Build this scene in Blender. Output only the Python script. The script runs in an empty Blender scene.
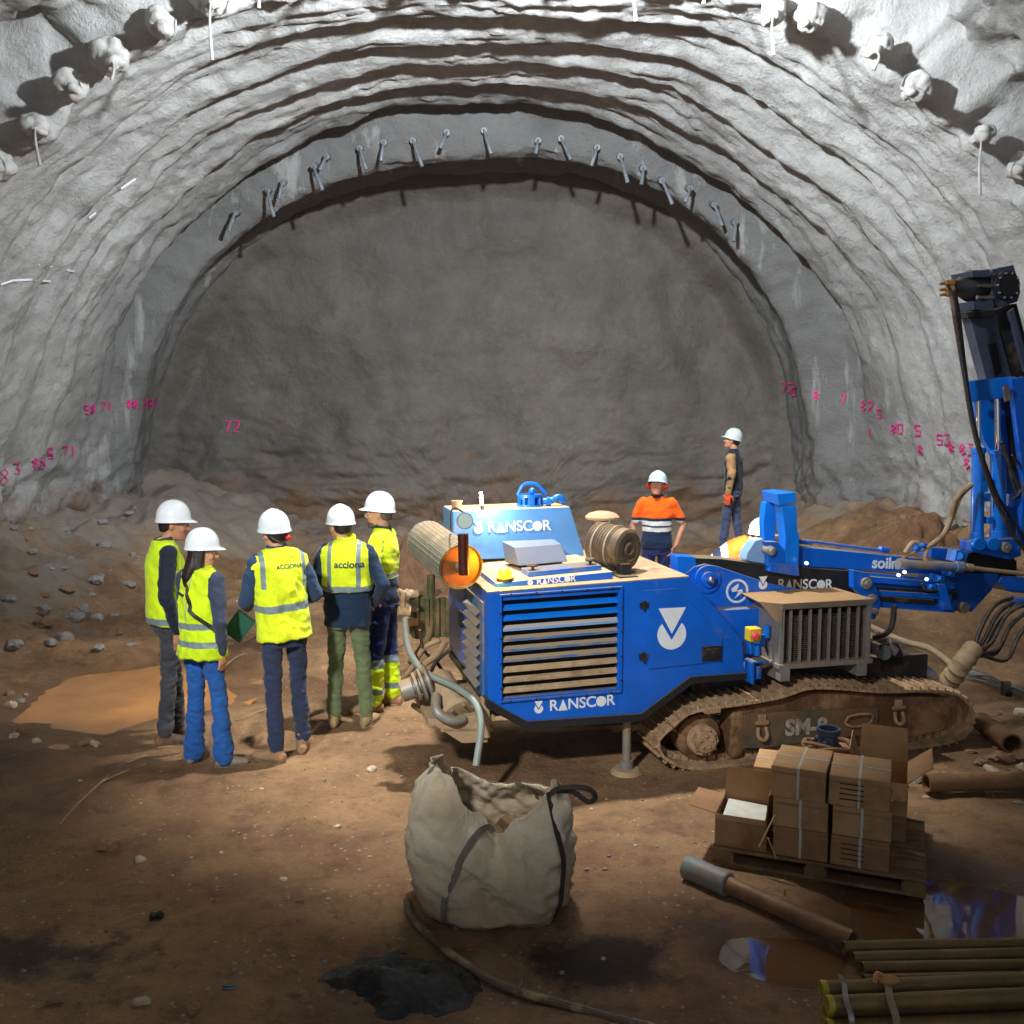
import bpy, bmesh, math, random
from mathutils import Vector, Matrix, Euler, Quaternion, noise
from mathutils.bvhtree import BVHTree
random.seed(7)
C = bpy.context.scene.collection
pi = math.pi
V = Vector
rad = math.radians
# ------------------------------------------------------------- camera
F = 1000.0
H = 2.6
TH = math.atan(109 / F)
cam_d = bpy.data.cameras.new('camera')
cam = bpy.data.objects.new('camera', cam_d)
C.objects.link(cam)
cam.location = (0, 0, H)
cam.rotation_euler = (pi / 2 - TH, 0, 0)
cam_d.sensor_width = 36
cam_d.lens = 36 * F / 1024
cam_d.clip_end = 200
cam_d.clip_start = 0.05
bpy.context.scene.camera = cam
cT, sT = math.cos(TH), math.sin(TH)


def ray(px, py):
    u = (px - 512) / F
    v = -(py - 512) / F
    return V((u, cT + v * sT, -sT + v * cT))


def U(px, py, d):
    """photo pixel -> world point at distance d along the tunnel"""
    r = ray(px, py)
    t = d / r.y
    return V((r.x * t, d, H + r.z * t))


def G(px, py, z=0.0):
    """photo pixel -> world point at height z"""
    r = ray(px, py)
    t = (z - H) / r.z
    return V((r.x * t, r.y * t, z))


# ------------------------------------------------------------- object helpers
def tag(o, label=None, cat=None, group=None, kind=None):
    if label: o['label'] = label
    if cat: o['category'] = cat
    if group: o['group'] = group
    if kind: o['kind'] = kind
    return o


def empty(name, loc=(0, 0, 0), rz=0.0, label=None, cat=None, group=None, parent=None):
    o = bpy.data.objects.new(name, None)
    C.objects.link(o)
    o.empty_display_size = 0.1
    o.location = loc
    o.rotation_euler = (0, 0, rz)
    if parent: o.parent = parent
    return tag(o, label, cat, group)


def copy_tree(o, parent=None):
    c = o.copy()
    C.objects.link(c)
    if parent: c.parent = parent
    for ch in list(o.children):
        copy_tree(ch, c)
    return c


def frame_z(d):
    d = V(d).normalized()
    a = V((0, 0, 1)) if abs(d.z) < 0.95 else V((0, 1, 0))
    x = a.cross(d).normalized()
    y = d.cross(x)
    return x, y, d


class MB:
    """collects shapes; build() links them as one mesh object"""
    def __init__(s):
        s.v = []; s.f = []; s.mi = []; s.cur = 0; s.T = Matrix.Identity(4)

    def mat(s, i):
        s.cur = i
        return s

    def add(s, vs, fs):
        n = len(s.v)
        s.v += [s.T @ V(p) for p in vs]
        s.f += [tuple(n + i for i in f) for f in fs]
        s.mi += [s.cur] * len(fs)
        return s

    def box(s, c, size, R=None):
        hx, hy, hz = [k / 2 for k in size]
        vs = [V((x, y, z)) for x in (-hx, hx) for y in (-hy, hy) for z in (-hz, hz)]
        if R is not None:
            if not isinstance(R, Matrix): R = Euler(R).to_matrix()
            vs = [R @ v for v in vs]
        c = V(c)
        return s.add([v + c for v in vs], [(0, 1, 3, 2), (4, 6, 7, 5), (0, 4, 5, 1), (2, 3, 7, 6), (0, 2, 6, 4), (1, 5, 7, 3)])

    def bar(s, a, b, w, h):
        a, b = V(a), V(b)
        x, y, d = frame_z(b - a)
        R = Matrix((x, y, d)).transposed()
        return s.box((a + b) / 2, (w, h, (b - a).length), R)

    def prism(s, poly, y0, y1, fn=None):
        """poly = (x,z) outline extruded along y"""
        n = len(poly)
        vs = [V((p[0], y0, p[1])) for p in poly] + [V((p[0], y1, p[1])) for p in poly]
        if fn: vs = [fn(v) for v in vs]
        fs = [tuple(range(n)), tuple(range(2 * n - 1, n - 1, -1))]
        fs += [(i, i + n, (i + 1) % n + n, (i + 1) % n) for i in range(n)]
        return s.add(vs, fs)

    def cyl(s, a, b, r0, r1=None, n=20, cap=True):
        a, b = V(a), V(b)
        if r1 is None: r1 = r0
        x, y, d = frame_z(b - a)
        vs = []
        for c, r in ((a, r0), (b, r1)):
            for i in range(n):
                t = 2 * pi * i / n
                vs.append(c + (x * math.cos(t) + y * math.sin(t)) * r)
        fs = [(i, (i + 1) % n, n + (i + 1) % n, n + i) for i in range(n)]
        if cap: fs += [tuple(range(n - 1, -1, -1)), tuple(range(n, 2 * n))]
        return s.add(vs, fs)

    def pipe(s, a, b, r, ri, n=24):
        """open thick walled pipe"""
        return s.lathe([(r, 0), (r, 1), (ri, 1), (ri, 0), (r, 0)], a, b, n)

    def lathe(s, prof, a, b, n=28):
        """prof = (radius, t) with t 0..1 from a to b"""
        a, b = V(a), V(b)
        x, y, d = frame_z(b - a)
        L = (b - a)
        vs = []; fs = []
        for r, t in prof:
            for i in range(n):
                th = 2 * pi * i / n
                vs.append(a + L * t + (x * math.cos(th) + y * math.sin(th)) * max(r, 1e-4))
        for k in range(len(prof) - 1):
            for i in range(n):
                j = (i + 1) % n
                fs.append((k * n + i, k * n + j, (k + 1) * n + j, (k + 1) * n + i))
        return s.add(vs, fs)

    def sphere(s, c, r, n=16, sc=(1, 1, 1), R=None):
        vs = []; fs = []
        m = n // 2
        c = V(c)
        for k in range(m + 1):
            ph = pi * k / m
            for i in range(n):
                th = 2 * pi * i / n
                p = V((math.sin(ph) * math.cos(th) * r * sc[0], math.sin(ph) * math.sin(th) * r * sc[1], math.cos(ph) * r * sc[2]))
                if R is not None: p = R @ p
                vs.append(c + p)
        for k in range(m):
            for i in range(n):
                j = (i + 1) % n
                fs.append((k * n + i, (k + 1) * n + i, (k + 1) * n + j, k * n + j))
        return s.add(vs, fs)

    def tube(s, pts, r, n=10, cap=True, smooth=6):
        pts = [V(p) for p in pts]
        if smooth and len(pts) > 2: pts = spline(pts, smooth)
        rs = r if callable(r) else (lambda t: r)
        vs = []; fs = []
        x = None
        for k, p in enumerate(pts):
            d = (pts[min(k + 1, len(pts) - 1)] - pts[max(k - 1, 0)]).normalized()
            if x is None: x, y, _ = frame_z(d)
            else:
                x = (x - d * x.dot(d)).normalized(); y = d.cross(x)
            rr = rs(k / (len(pts) - 1))
            for i in range(n):
                th = 2 * pi * i / n
                vs.append(p + (x * math.cos(th) + y * math.sin(th)) * rr)
        for k in range(len(pts) - 1):
            for i in range(n):
                j = (i + 1) % n
                fs.append((k * n + i, k * n + j, (k + 1) * n + j, (k + 1) * n + i))
        if cap:
            fs += [tuple(range(n - 1, -1, -1)), tuple(range((len(pts) - 1) * n, len(pts) * n))]
        return s.add(vs, fs)

    def strip(s, pts, nor, w, th=0.003, smooth=6):
        """flat band along pts, nor = list of outward normals or one vector"""
        pts = [V(p) for p in pts]
        if smooth and len(pts) > 2: pts = spline(pts, smooth)
        vs = []; fs = []
        for k, p in enumerate(pts):
            d = (pts[min(k + 1, len(pts) - 1)] - pts[max(k - 1, 0)]).normalized()
            nn = V(nor(k / (len(pts) - 1)) if callable(nor) else nor)
            nn = (nn - d * nn.dot(d)).normalized()
            b = d.cross(nn)
            for q in (-b * w / 2, b * w / 2, b * w / 2 + nn * th, -b * w / 2 + nn * th):
                vs.append(p + q)
        for k in range(len(pts) - 1):
            for i in range(4):
                j = (i + 1) % 4
                fs.append((k * 4 + i, k * 4 + j, (k + 1) * 4 + j, (k + 1) * 4 + i))
        fs += [(3, 2, 1, 0), tuple(range(len(pts) * 4 - 4, len(pts) * 4))]
        return s.add(vs, fs)

    def build(s, name, mats, parent=None, smooth=35, bevel=0, seg=2, **tg):
        me = bpy.data.meshes.new(name)
        me.from_pydata([tuple(v) for v in s.v], [], s.f)
        if not isinstance(mats, (list, tuple)): mats = [mats]
        for m in mats: me.materials.append(m)
        if len(mats) > 1: me.polygons.foreach_set('material_index', s.mi)
        fix_normals(me)
        if smooth:
            me.polygons.foreach_set('use_smooth', [True] * len(me.polygons))
            me.set_sharp_from_angle(angle=rad(smooth))
        me.update()
        o = bpy.data.objects.new(name, me)
        C.objects.link(o)
        if parent: o.parent = parent
        if bevel:
            b = o.modifiers.new('bevel', 'BEVEL')
            b.width = bevel; b.segments = seg; b.limit_method = 'ANGLE'; b.angle_limit = rad(40)
            b.harden_normals = True
        return tag(o, **tg)


def fix_normals(me):
    bm = bmesh.new()
    bm.from_mesh(me)
    bmesh.ops.recalc_face_normals(bm, faces=bm.faces)
    bm.to_mesh(me)
    bm.free()


def spline(pts, n=6, closed=False):
    out = []
    m = len(pts)
    P = lambda i: pts[i % m] if closed else pts[max(0, min(m - 1, i))]
    for i in range(m if closed else m - 1):
        p0, p1, p2, p3 = P(i - 1), P(i), P(i + 1), P(i + 2)
        for k in range(n):
            t = k / n
            out.append(0.5 * ((2 * p1) + (p2 - p0) * t + (2 * p0 - 5 * p1 + 4 * p2 - p3) * t * t + (3 * p1 - p0 - 3 * p2 + p3) * t ** 3))
    if not closed: out.append(pts[-1].copy())
    return out


def smoothstep(a, b, x):
    t = max(0.0, min(1.0, (x - a) / (b - a)))
    return t * t * (3 - 2 * t)


def fbm(p, oct=4, H_=0.9):
    return noise.fractal(p, H_, 2.0, oct, noise_basis='PERLIN_ORIGINAL')


def mesh_obj(name, me, mats, parent=None, smooth=True, **tg):
    if not isinstance(mats, (list, tuple)): mats = [mats]
    me.materials.clear()
    for m in mats: me.materials.append(m)
    if smooth: me.polygons.foreach_set('use_smooth', [True] * len(me.polygons))
    o = bpy.data.objects.new(name, me)
    C.objects.link(o)
    if parent: o.parent = parent
    return tag(o, **tg)


_FONTS = {}
def text_mesh(txt, size, depth=0.002, bold=0.0, spacing=1.0):
    cu = bpy.data.curves.new('lettering', 'FONT')
    cu.body = txt
    cu.size = size
    cu.extrude = depth
    cu.offset = bold
    cu.space_character = spacing
    cu.align_x = 'CENTER'; cu.align_y = 'CENTER'
    o = bpy.data.objects.new('lettering', cu)
    C.objects.link(o)
    dg = bpy.context.evaluated_depsgraph_get()
    me = bpy.data.meshes.new_from_object(o.evaluated_get(dg))
    bpy.data.objects.remove(o)
    return me


def lettering(name, txt, size, mat, parent, M4, depth=0.002, bold=0.0, spacing=1.0, **tg):
    me = text_mesh(txt, size, depth, bold, spacing)
    me.transform(M4)
    return mesh_obj(name, me, mat, parent, smooth=False, **tg)


def plane_M(o, xdir, ydir):
    """matrix that puts local x,y of a text on xdir,ydir at o"""
    x = V(xdir).normalized(); y = V(ydir).normalized(); z = x.cross(y).normalized(); y = z.cross(x)
    M4 = Matrix.Identity(4)
    for i in range(3):
        M4[i][0] = x[i]; M4[i][1] = y[i]; M4[i][2] = z[i]; M4[i][3] = V(o)[i]
    return M4


# ------------------------------------------------------------- node helpers
class NT:
    def __init__(s, name):
        s.m = bpy.data.materials.new(name)
        s.m.use_nodes = True
        s.nt = s.m.node_tree
        s.n = s.nt.nodes
        s.b = s.n['Principled BSDF']
        s.co = None

    def link(s, a, b): s.nt.links.new(a, b)

    def node(s, t, **kw):
        n = s.n.new(t)
        for k, v in kw.items(): setattr(n, k, v)
        return n

    def inp(s, n, i, v):
        if v is None: return
        if hasattr(v, 'is_output'): s.link(v, n.inputs[i])
        else: n.inputs[i].default_value = v

    def coord(s, kind='Object'):
        return s.node('ShaderNodeTexCoord').outputs[kind]

    def noise(s, scale, detail=4, rough=0.55, vec=None, out='Fac', dist=0.0):
        n = s.node('ShaderNodeTexNoise')
        s.inp(n, 'Vector', vec if vec is not None else s.coord())
        n.inputs['Scale'].default_value = scale
        n.inputs['Detail'].default_value = detail
        n.inputs['Roughness'].default_value = rough
        n.inputs['Distortion'].default_value = dist
        return n.outputs[out]

    def voro(s, scale, vec=None, feature='F1', out='Distance'):
        n = s.node('ShaderNodeTexVoronoi', feature=feature)
        s.inp(n, 'Vector', vec if vec is not None else s.coord())
        n.inputs['Scale'].default_value = scale
        return n.outputs[out]

    def ramp(s, fac, stops, interp='LINEAR'):
        n = s.node('ShaderNodeValToRGB')
        n.color_ramp.interpolation = interp
        el = n.color_ramp.elements
        while len(el) < len(stops): el.new(0.5)
        for e, (p, c) in zip(el, stops):
            e.position = p
            if not hasattr(c, '__len__'): c = (c, c, c)
            e.color = (*c, 1) if len(c) == 3 else c
        s.inp(n, 'Fac', fac)
        return n.outputs['Color']

    def mix(s, fac, a, b, mode='MIX'):
        n = s.node('ShaderNodeMix', data_type='RGBA', blend_type=mode)
        def c(v): return (*v, 1) if isinstance(v, (tuple, list)) and len(v) == 3 else v
        s.inp(n, 0, fac); s.inp(n, 6, c(a)); s.inp(n, 7, c(b))
        return n.outputs[2]

    def math(s, op, a, b=0.0, clamp=False):
        n = s.node('ShaderNodeMath', operation=op, use_clamp=clamp)
        s.inp(n, 0, a); s.inp(n, 1, b)
        return n.outputs[0]

    def sep(s, vec):
        n = s.node('ShaderNodeSeparateXYZ'); s.inp(n, 0, vec)
        return n.outputs

    def mapr(s, v, a, b, c=0.0, d=1.0):
        n = s.node('ShaderNodeMapRange')
        s.inp(n, 0, v); s.inp(n, 1, a); s.inp(n, 2, b); s.inp(n, 3, c); s.inp(n, 4, d)
        return n.outputs[0]

    def band(s, v, lo, hi):
        return s.math('MULTIPLY', s.math('GREATER_THAN', v, lo), s.math('LESS_THAN', v, hi))

    def bump(s, h, strength=0.3, dist=0.02, nrm=None):
        n = s.node('ShaderNodeBump')
        n.inputs['Strength'].default_value = strength
        n.inputs['Distance'].default_value = dist
        s.inp(n, 'Height', h)
        if nrm is not None: s.inp(n, 'Normal', nrm)
        return n.outputs[0]

    def set(s, color=None, rough=None, metal=None, normal=None, spec=None, emis=None, estr=None, alpha=None, sheen=None, coat=None, trans=None):
        b = s.b
        def c(v): return (*v, 1) if isinstance(v, (tuple, list)) and len(v) == 3 else v
        s.inp(b, 'Base Color', c(color)); s.inp(b, 'Roughness', rough); s.inp(b, 'Metallic', metal)
        s.inp(b, 'Normal', normal); s.inp(b, 'Specular IOR Level', spec)
        s.inp(b, 'Emission Color', c(emis)); s.inp(b, 'Emission Strength', estr); s.inp(b, 'Alpha', alpha)
        s.inp(b, 'Sheen Weight', sheen); s.inp(b, 'Coat Weight', coat); s.inp(b, 'Transmission Weight', trans)
        return s.m


def S(r, g, b):
    """sRGB 0-255 -> linear"""
    f = lambda c: (c / 255 / 12.92) if c / 255 <= 0.04045 else ((c / 255 + 0.055) / 1.055) ** 2.4
    return (f(r), f(g), f(b))


MUD = S(142, 104, 70)
DUST = S(190, 162, 122)


def mat_simple(name, col, rough=0.6, metal=0.0, var=0.12, scale=12, bump=0.0, bdist=0.004, dirt=0.0, dirt_col=DUST, dust_top=0.0, spec=None, coat=None, sheen=None, streak=False):
    """painted / plain surface with slight variation, optional dirt patches and dust settled on faces turned upward"""
    t = NT(name)
    n1 = t.noise(scale, 4, 0.6)
    dark = tuple(c * (1 - var) for c in col); light = tuple(min(1, c * (1 + var)) for c in col)
    c = t.mix(t.mapr(n1, 0.35, 0.65), dark, light)
    r = rough
    if dirt > 0:
        n2 = t.noise(scale * 0.35, 6, 0.7)
        fac = t.mapr(n2, 0.62 - dirt * 0.35, 0.72 - dirt * 0.25)
        c = t.mix(t.math('MULTIPLY', fac, 0.8), c, dirt_col)
    if dust_top > 0:
        g = t.node('ShaderNodeNewGeometry').outputs['Normal']
        z = t.sep(g)[2]
        n3 = t.noise(scale * 0.5, 5, 0.65)
        up = t.mapr(z, 0.55, 0.9)
        f = t.math('MULTIPLY', up, t.mapr(n3, 0.6 - dust_top * 0.45, 0.75 - dust_top * 0.4), clamp=True)
        c = t.mix(f, c, dirt_col)
        r = t.mapr(f, 0, 1, rough, 0.9)
    nrm = None
    if bump > 0:
        nrm = t.bump(t.noise(scale * 3, 5, 0.6), bump, bdist)
    return t.set(c, r, metal, nrm, spec, coat=coat, sheen=sheen)
# ------------------------------------------------------------- tunnel
def catmull_px(pts, d, n=14):
    return spline([U(x, y, d) for x, y in pts], n)


def resample(pts, N):
    L = [0.0]
    for a, b in zip(pts, pts[1:]): L.append(L[-1] + (b - a).length)
    out = []; k = 0
    for i in range(N):
        s = L[-1] * i / (N - 1)
        while k < len(pts) - 2 and L[k + 1] < s: k += 1
        t = (s - L[k]) / max(1e-9, L[k + 1] - L[k])
        out.append(pts[k].lerp(pts[k + 1], max(0, min(1, t))))
    return out


NA = 420
OUT = {
    'near': (11.9, [(-150, 760), (-140, 620), (-130, 500), (-110, 400), (-76, 300), (-40, 226), (2, 172), (42, 135), (78, 98), (118, 70), (168, 38), (215, 14), (270, -2), (350, -12), (440, -16), (540, -14), (650, -10), (770, 8), (880, 72), (940, 118), (1005, 185), (1060, 270), (1095, 400), (1105, 520), (1108, 640), (1108, 760)]),
    'lip': (16.3, [(25, 680), (45, 620), (58, 540), (72, 470), (92, 400), (125, 315), (172, 243), (235, 187), (300, 146), (385, 115), (470, 104), (545, 106), (620, 128), (700, 172), (777, 235), (822, 285), (852, 335), (872, 400), (885, 470), (892, 540), (898, 620), (902, 680)]),
    'step': (17.3, [(105, 640), (122, 560), (134, 470), (146, 400), (166, 340), (206, 270), (278, 210), (372, 173), (470, 161), (560, 162), (650, 188), (706, 226), (756, 283), (790, 345), (808, 410), (816, 480), (822, 560), (826, 640)]),
    'face': (19.0, [(142, 620), (148, 560), (150, 450), (158, 398), (182, 333), (232, 264), (302, 213), (390, 183), (470, 175), (560, 176), (630, 195), (690, 233), (740, 286), (774, 350), (789, 420), (795, 500), (797, 560), (799, 620)]),
}
RG = {k: (d, resample(catmull_px(p, d), NA)) for k, (d, p) in OUT.items()}
CX, CZ = -0.2, 1.6


def radial(p):
    v = V((p.x - CX, 0, p.z - CZ))
    return v.normalized()


# stations along the tunnel: (d, base rings, blend, radial offset, kind)
def ring_at(d):
    """list of points of the lining at distance d (offset by the excavation rounds)"""
    if d <= 11.9:
        base = RG['near'][1]
        # behind the first umbrella the drift is larger
        off = 0.62 if d < 11.55 else 0.62 * (1 - smoothstep(11.55, 11.9, d))
        off -= 0.10 * smoothstep(11.2, 6.0, d) if d < 11.2 else 0
        return [V((p.x, d, p.z)) + radial(p) * off for p in base]
    if d <= 16.3:
        t = (d - 11.9) / 4.4
        a, b = RG['near'][1], RG['lip'][1]
        out = []
        lips = [12.85, 13.75, 14.55, 15.4, 16.3]
        lo = 11.9; o = 0.0
        for L in lips:
            if d <= L + 1e-6:
                s = (d - lo) / (L - lo)
                o = 0.17 * smoothstep(0.0, 0.25, s) * (1 - smoothstep(0.25, 1.0, s))
                if lo == 11.9: o *= 0.3
                break
            lo = L
        for i, (p, q) in enumerate(zip(a, b)):
            m = p.lerp(q, t); m.y = d
            u = i / (NA - 1)
            crown = smoothstep(0.12, 0.35, u) * (1 - smoothstep(0.65, 0.88, u))
            out.append(m + radial(m) * o * (0.3 + 0.7 * crown))
        return out
    if d <= 17.3:
        a, b = RG['lip'][1], RG['step'][1]
        t = (d - 16.3) / 1.0
        out = []
        for i, (p, q) in enumerate(zip(a, b)):
            u = i / (NA - 1)
            crown = smoothstep(0.1, 0.3, u) * (1 - smoothstep(0.7, 0.9, u))
            tt = t * (1 - crown) + crown * smoothstep(0.45, 1.0, t)
            m = p.lerp(q, tt); m.y = d
            bulge = crown * 0.32 * smoothstep(0, 0.3, t) * (1 - smoothstep(0.5, 0.9, t))
            out.append(m + radial(m) * bulge)
        return out
    a, b = RG['step'][1], RG['face'][1]
    t = (d - 17.3) / 1.7
    out = []
    for i, (p, q) in enumerate(zip(a, b)):
        m = p.lerp(q, t); m.y = d
        u = i / (NA - 1)
        crown = smoothstep(0.1, 0.3, u) * (1 - smoothstep(0.7, 0.9, u))
        out.append(m + radial(m) * crown * 0.25 * smoothstep(0, 0.5, t) * (1 - smoothstep(0.7, 1.0, t)))
    return out


def wall_mat(name, c0, c1, stain=True, rough=0.75, face=False):
    t = NT(name)
    co = t.coord()
    z = t.sep(co)[2]
    n = t.noise(0.7, 6, 0.6)
    c = t.mix(t.mapr(n, 0.35, 0.65), c0, c1)
    fine = t.noise(9, 5, 0.7)
    c = t.mix(t.math('MULTIPLY', t.mapr(fine, 0.4, 0.7), 0.35), c, tuple(k * 0.62 for k in c0))
    if not face:
        # the last rounds get a darker colour
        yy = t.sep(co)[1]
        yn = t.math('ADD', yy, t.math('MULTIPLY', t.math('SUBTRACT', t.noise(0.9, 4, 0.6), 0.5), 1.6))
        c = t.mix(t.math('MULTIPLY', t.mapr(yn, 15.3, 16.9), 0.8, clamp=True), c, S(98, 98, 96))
        # pale vertical runs of fresh shotcrete
        mp = t.node('ShaderNodeMapping'); t.inp(mp, 'Vector', co); mp.inputs['Scale'].default_value = (1.6, 1.6, 0.16)
        run = t.noise(1.6, 4, 0.6, mp.outputs[0])
        c = t.mix(t.math('MULTIPLY', t.mapr(run, 0.58, 0.66), 0.4), c, S(196, 196, 192))
    if stain:
        n2 = t.noise(1.3, 6, 0.65)
        h = t.math('ADD', z, t.math('MULTIPLY', t.math('SUBTRACT', n2, 0.5), 2.6))
        f = t.mapr(h, 1.25, 0.45)
        c = t.mix(t.math('MULTIPLY', f, 0.85, clamp=True), c, S(112, 84, 60))
        n3 = t.noise(2.1, 5, 0.7)
        f2 = t.math('MULTIPLY', t.mapr(n3, 0.62, 0.68), t.mapr(z, 3.4, 1.2))
        c = t.mix(t.math('MULTIPLY', f2, 0.7, clamp=True), c, S(126, 98, 70))
    b1 = t.noise(26, 6, 0.72)
    b2 = t.noise(5, 5, 0.6)
    nrm = t.bump(b2, 0.5 if not face else 0.45, 0.09)
    nrm = t.bump(b1, 0.8 if not face else 0.5, 0.03, nrm)
    rr = t.mapr(t.noise(3, 4, 0.6), 0.3, 0.7, rough - 0.22, rough + 0.1)
    return t.set(c, rr, 0, nrm)


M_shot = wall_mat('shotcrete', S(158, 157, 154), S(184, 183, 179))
M_face = wall_mat('face_shotcrete', S(94, 89, 82), S(108, 102, 93), face=True, rough=0.65)

ds = []
d = -4.0
while d < 9.0: ds.append(d); d += 0.5
while d < 11.3: ds.append(d); d += 0.14
while d < 19.01: ds.append(d); d += 0.055
if ds[-1] < 19.0: ds.append(19.0)
ROWS = []
for d in ds:
    row = ring_at(d)
    o = []
    for i, p in enumerate(row):
        r = radial(p)
        u = i / (NA - 1)
        crown = smoothstep(0.12, 0.3, u) * (1 - smoothstep(0.7, 0.88, u))
        far = smoothstep(11.5, 12.5, d)
        # lumpy shotcrete, stretched around the arch on the rounds, blobby nearby
        a = fbm(V((u * 9, p.y * 1.5, 0.5)), 3) * 0.045 * far
        a += abs(fbm(V((u * 16, p.y * 4.2, 3.0)), 4)) * 0.13 * far * crown
        a += fbm(V((p.x * 0.9, p.y * 0.9, p.z * 0.9)), 4) * 0.03 * far
        a += (fbm(p * 1.3 + V((4, 4, 4)), 5) * 0.22 + abs(fbm(p * 2.2 + V((1, 4, 9)), 3)) * 0.12) * (1 - far)
        a += fbm(p * 3.0 + V((7, 1, 2)), 4) * (0.012 + 0.012 * crown + 0.035 * (1 - far))
        cav = smoothstep(11.1, 11.5, d) * (1 - smoothstep(11.85, 12.0, d))
        a += cav * 0.35 * (1 - smoothstep(0.36, 0.42, u) * (1 - smoothstep(0.60, 0.66, u))) * smoothstep(-0.05, 0.25, fbm(V((u * 26, 0.3, 1.7)), 3))
        a += fbm(p * 7.0, 3) * 0.012
        low = 1 - smoothstep(0.6, 2.6, p.z)
        a += abs(fbm(p * 1.7 + V((1, 8, 2)), 5)) * 0.30 * low
        # the bench of the lower wall runs inward towards the floor
        a -= 0.35 * (1 - smoothstep(0.0, 1.4, p.z)) * smoothstep(10, 13, d)
        dd = fbm(V((p.x * 0.9, 3.3, p.z * 0.9)), 3) * 0.14 * smoothstep(12, 13, d) * (1 - smoothstep(17.5, 18.7, d))
        o.append(p + r * a + V((0, dd, 0)))
    ROWS.append(o)


def grid_obj(name, rows, mat, kind='structure', rev=False, normals=None, **tg):
    nr, nc = len(rows), len(rows[0])
    vs = [tuple(p) for r in rows for p in r]
    fs = []
    for i in range(nr - 1):
        for j in range(nc - 1):
            a = i * nc + j
            f = (a, a + 1, a + nc + 1, a + nc)
            fs.append(f[::-1] if rev else f)
    me = bpy.data.meshes.new(name)
    me.from_pydata(vs, [], fs)
    me.polygons.foreach_set('use_smooth', [True] * len(me.polygons))
    me.update()
    if normals is not None: me.normals_split_custom_set_from_vertices(normals)
    me.materials.append(mat)
    o = bpy.data.objects.new(name, me)
    C.objects.link(o)
    return tag(o, kind=kind, **tg)


def grid_normals(rows):
    nr, nc = len(rows), len(rows[0])
    out = []
    for i in range(nr):
        r = []
        for j in range(nc):
            a = rows[min(i + 1, nr - 1)][j] - rows[max(i - 1, 0)][j]
            b = rows[i][min(j + 1, nc - 1)] - rows[i][max(j - 1, 0)]
            n = b.cross(a).normalized()
            r.append(n)
        out.append(r)
    return out


GN = grid_normals(ROWS)
cutL, cutR = int(NA * 0.27), int(NA * 0.73)
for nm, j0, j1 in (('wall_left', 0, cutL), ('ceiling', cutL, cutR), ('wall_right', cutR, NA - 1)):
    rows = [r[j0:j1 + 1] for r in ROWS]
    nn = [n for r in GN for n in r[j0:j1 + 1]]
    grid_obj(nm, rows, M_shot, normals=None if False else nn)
# make sure the custom normals point into the drift
# heading face: filled grid from the last ring, bulged and wavy
last = ROWS[-1]
crow = []
cen = V((-0.8, 19.0, -0.6))
NR = 110
frows = []
for k in range(NR + 1):
    t = 1 - k / NR
    row = []
    for p in last:
        q = cen.lerp(p, max(t, 0.001))
        w = smoothstep(1.0, 0.93, t)
        y = 19.0 + w * (0.35 + fbm(q * 0.45, 3) * 0.22 + fbm(q * 1.9 + V((3, 3, 3)), 4) * 0.022 + fbm(V((q.x * 0.5, 0, q.z * 1.8)), 3) * 0.03)
        low = 1 - smoothstep(0.5, 3.4, q.z)
        y -= w * low * (0.22 + abs(fbm(V((q.x * 0.6, 2, q.z * 1.8)), 5)) * 0.22)
        row.append(V((q.x, y, q.z)))
    frows.append(row)
wb = grid_obj('wall_back', frows, M_face)

# ------------------------------------------------------------- ground
def puddle_mask(x, y):
    """>0 inside puddles"""
    m = -9.0
    n = fbm(V((x * 1.3, y * 1.3, 4.2)), 4) * 0.38
    for (cx, cy, rx, ry, rot) in PUDS:
        dx, dy = x - cx, y - cy
        c, s = math.cos(rot), math.sin(rot)
        ex = (dx * c + dy * s) / rx; ey = (-dx * s + dy * c) / ry
        m = max(m, 1 - math.sqrt(ex * ex + ey * ey) + n)
    return m


def _pud(x0, x1, yt, yb, rot=0.0):
    a = G((x0 + x1) / 2, yb); b = G((x0 + x1) / 2, yt)
    cy = (a.y + b.y) / 2
    l = G(x0, (yt + yb) / 2); r = G(x1, (yt + yb) / 2)
    return ((l.x + r.x) / 2, cy, (r.x - l.x) / 2, (b.y - a.y) / 2, rot)


PUDS = [_pud(20, 225, 665, 735), _pud(835, 1110, 862, 975), _pud(715, 860, 925, 980)]


STAND = [(G(a, b_).x, G(a, b_).y) for a, b_ in ((173, 747), (207, 761), (287, 757), (350, 726), (385, 708))]


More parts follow.
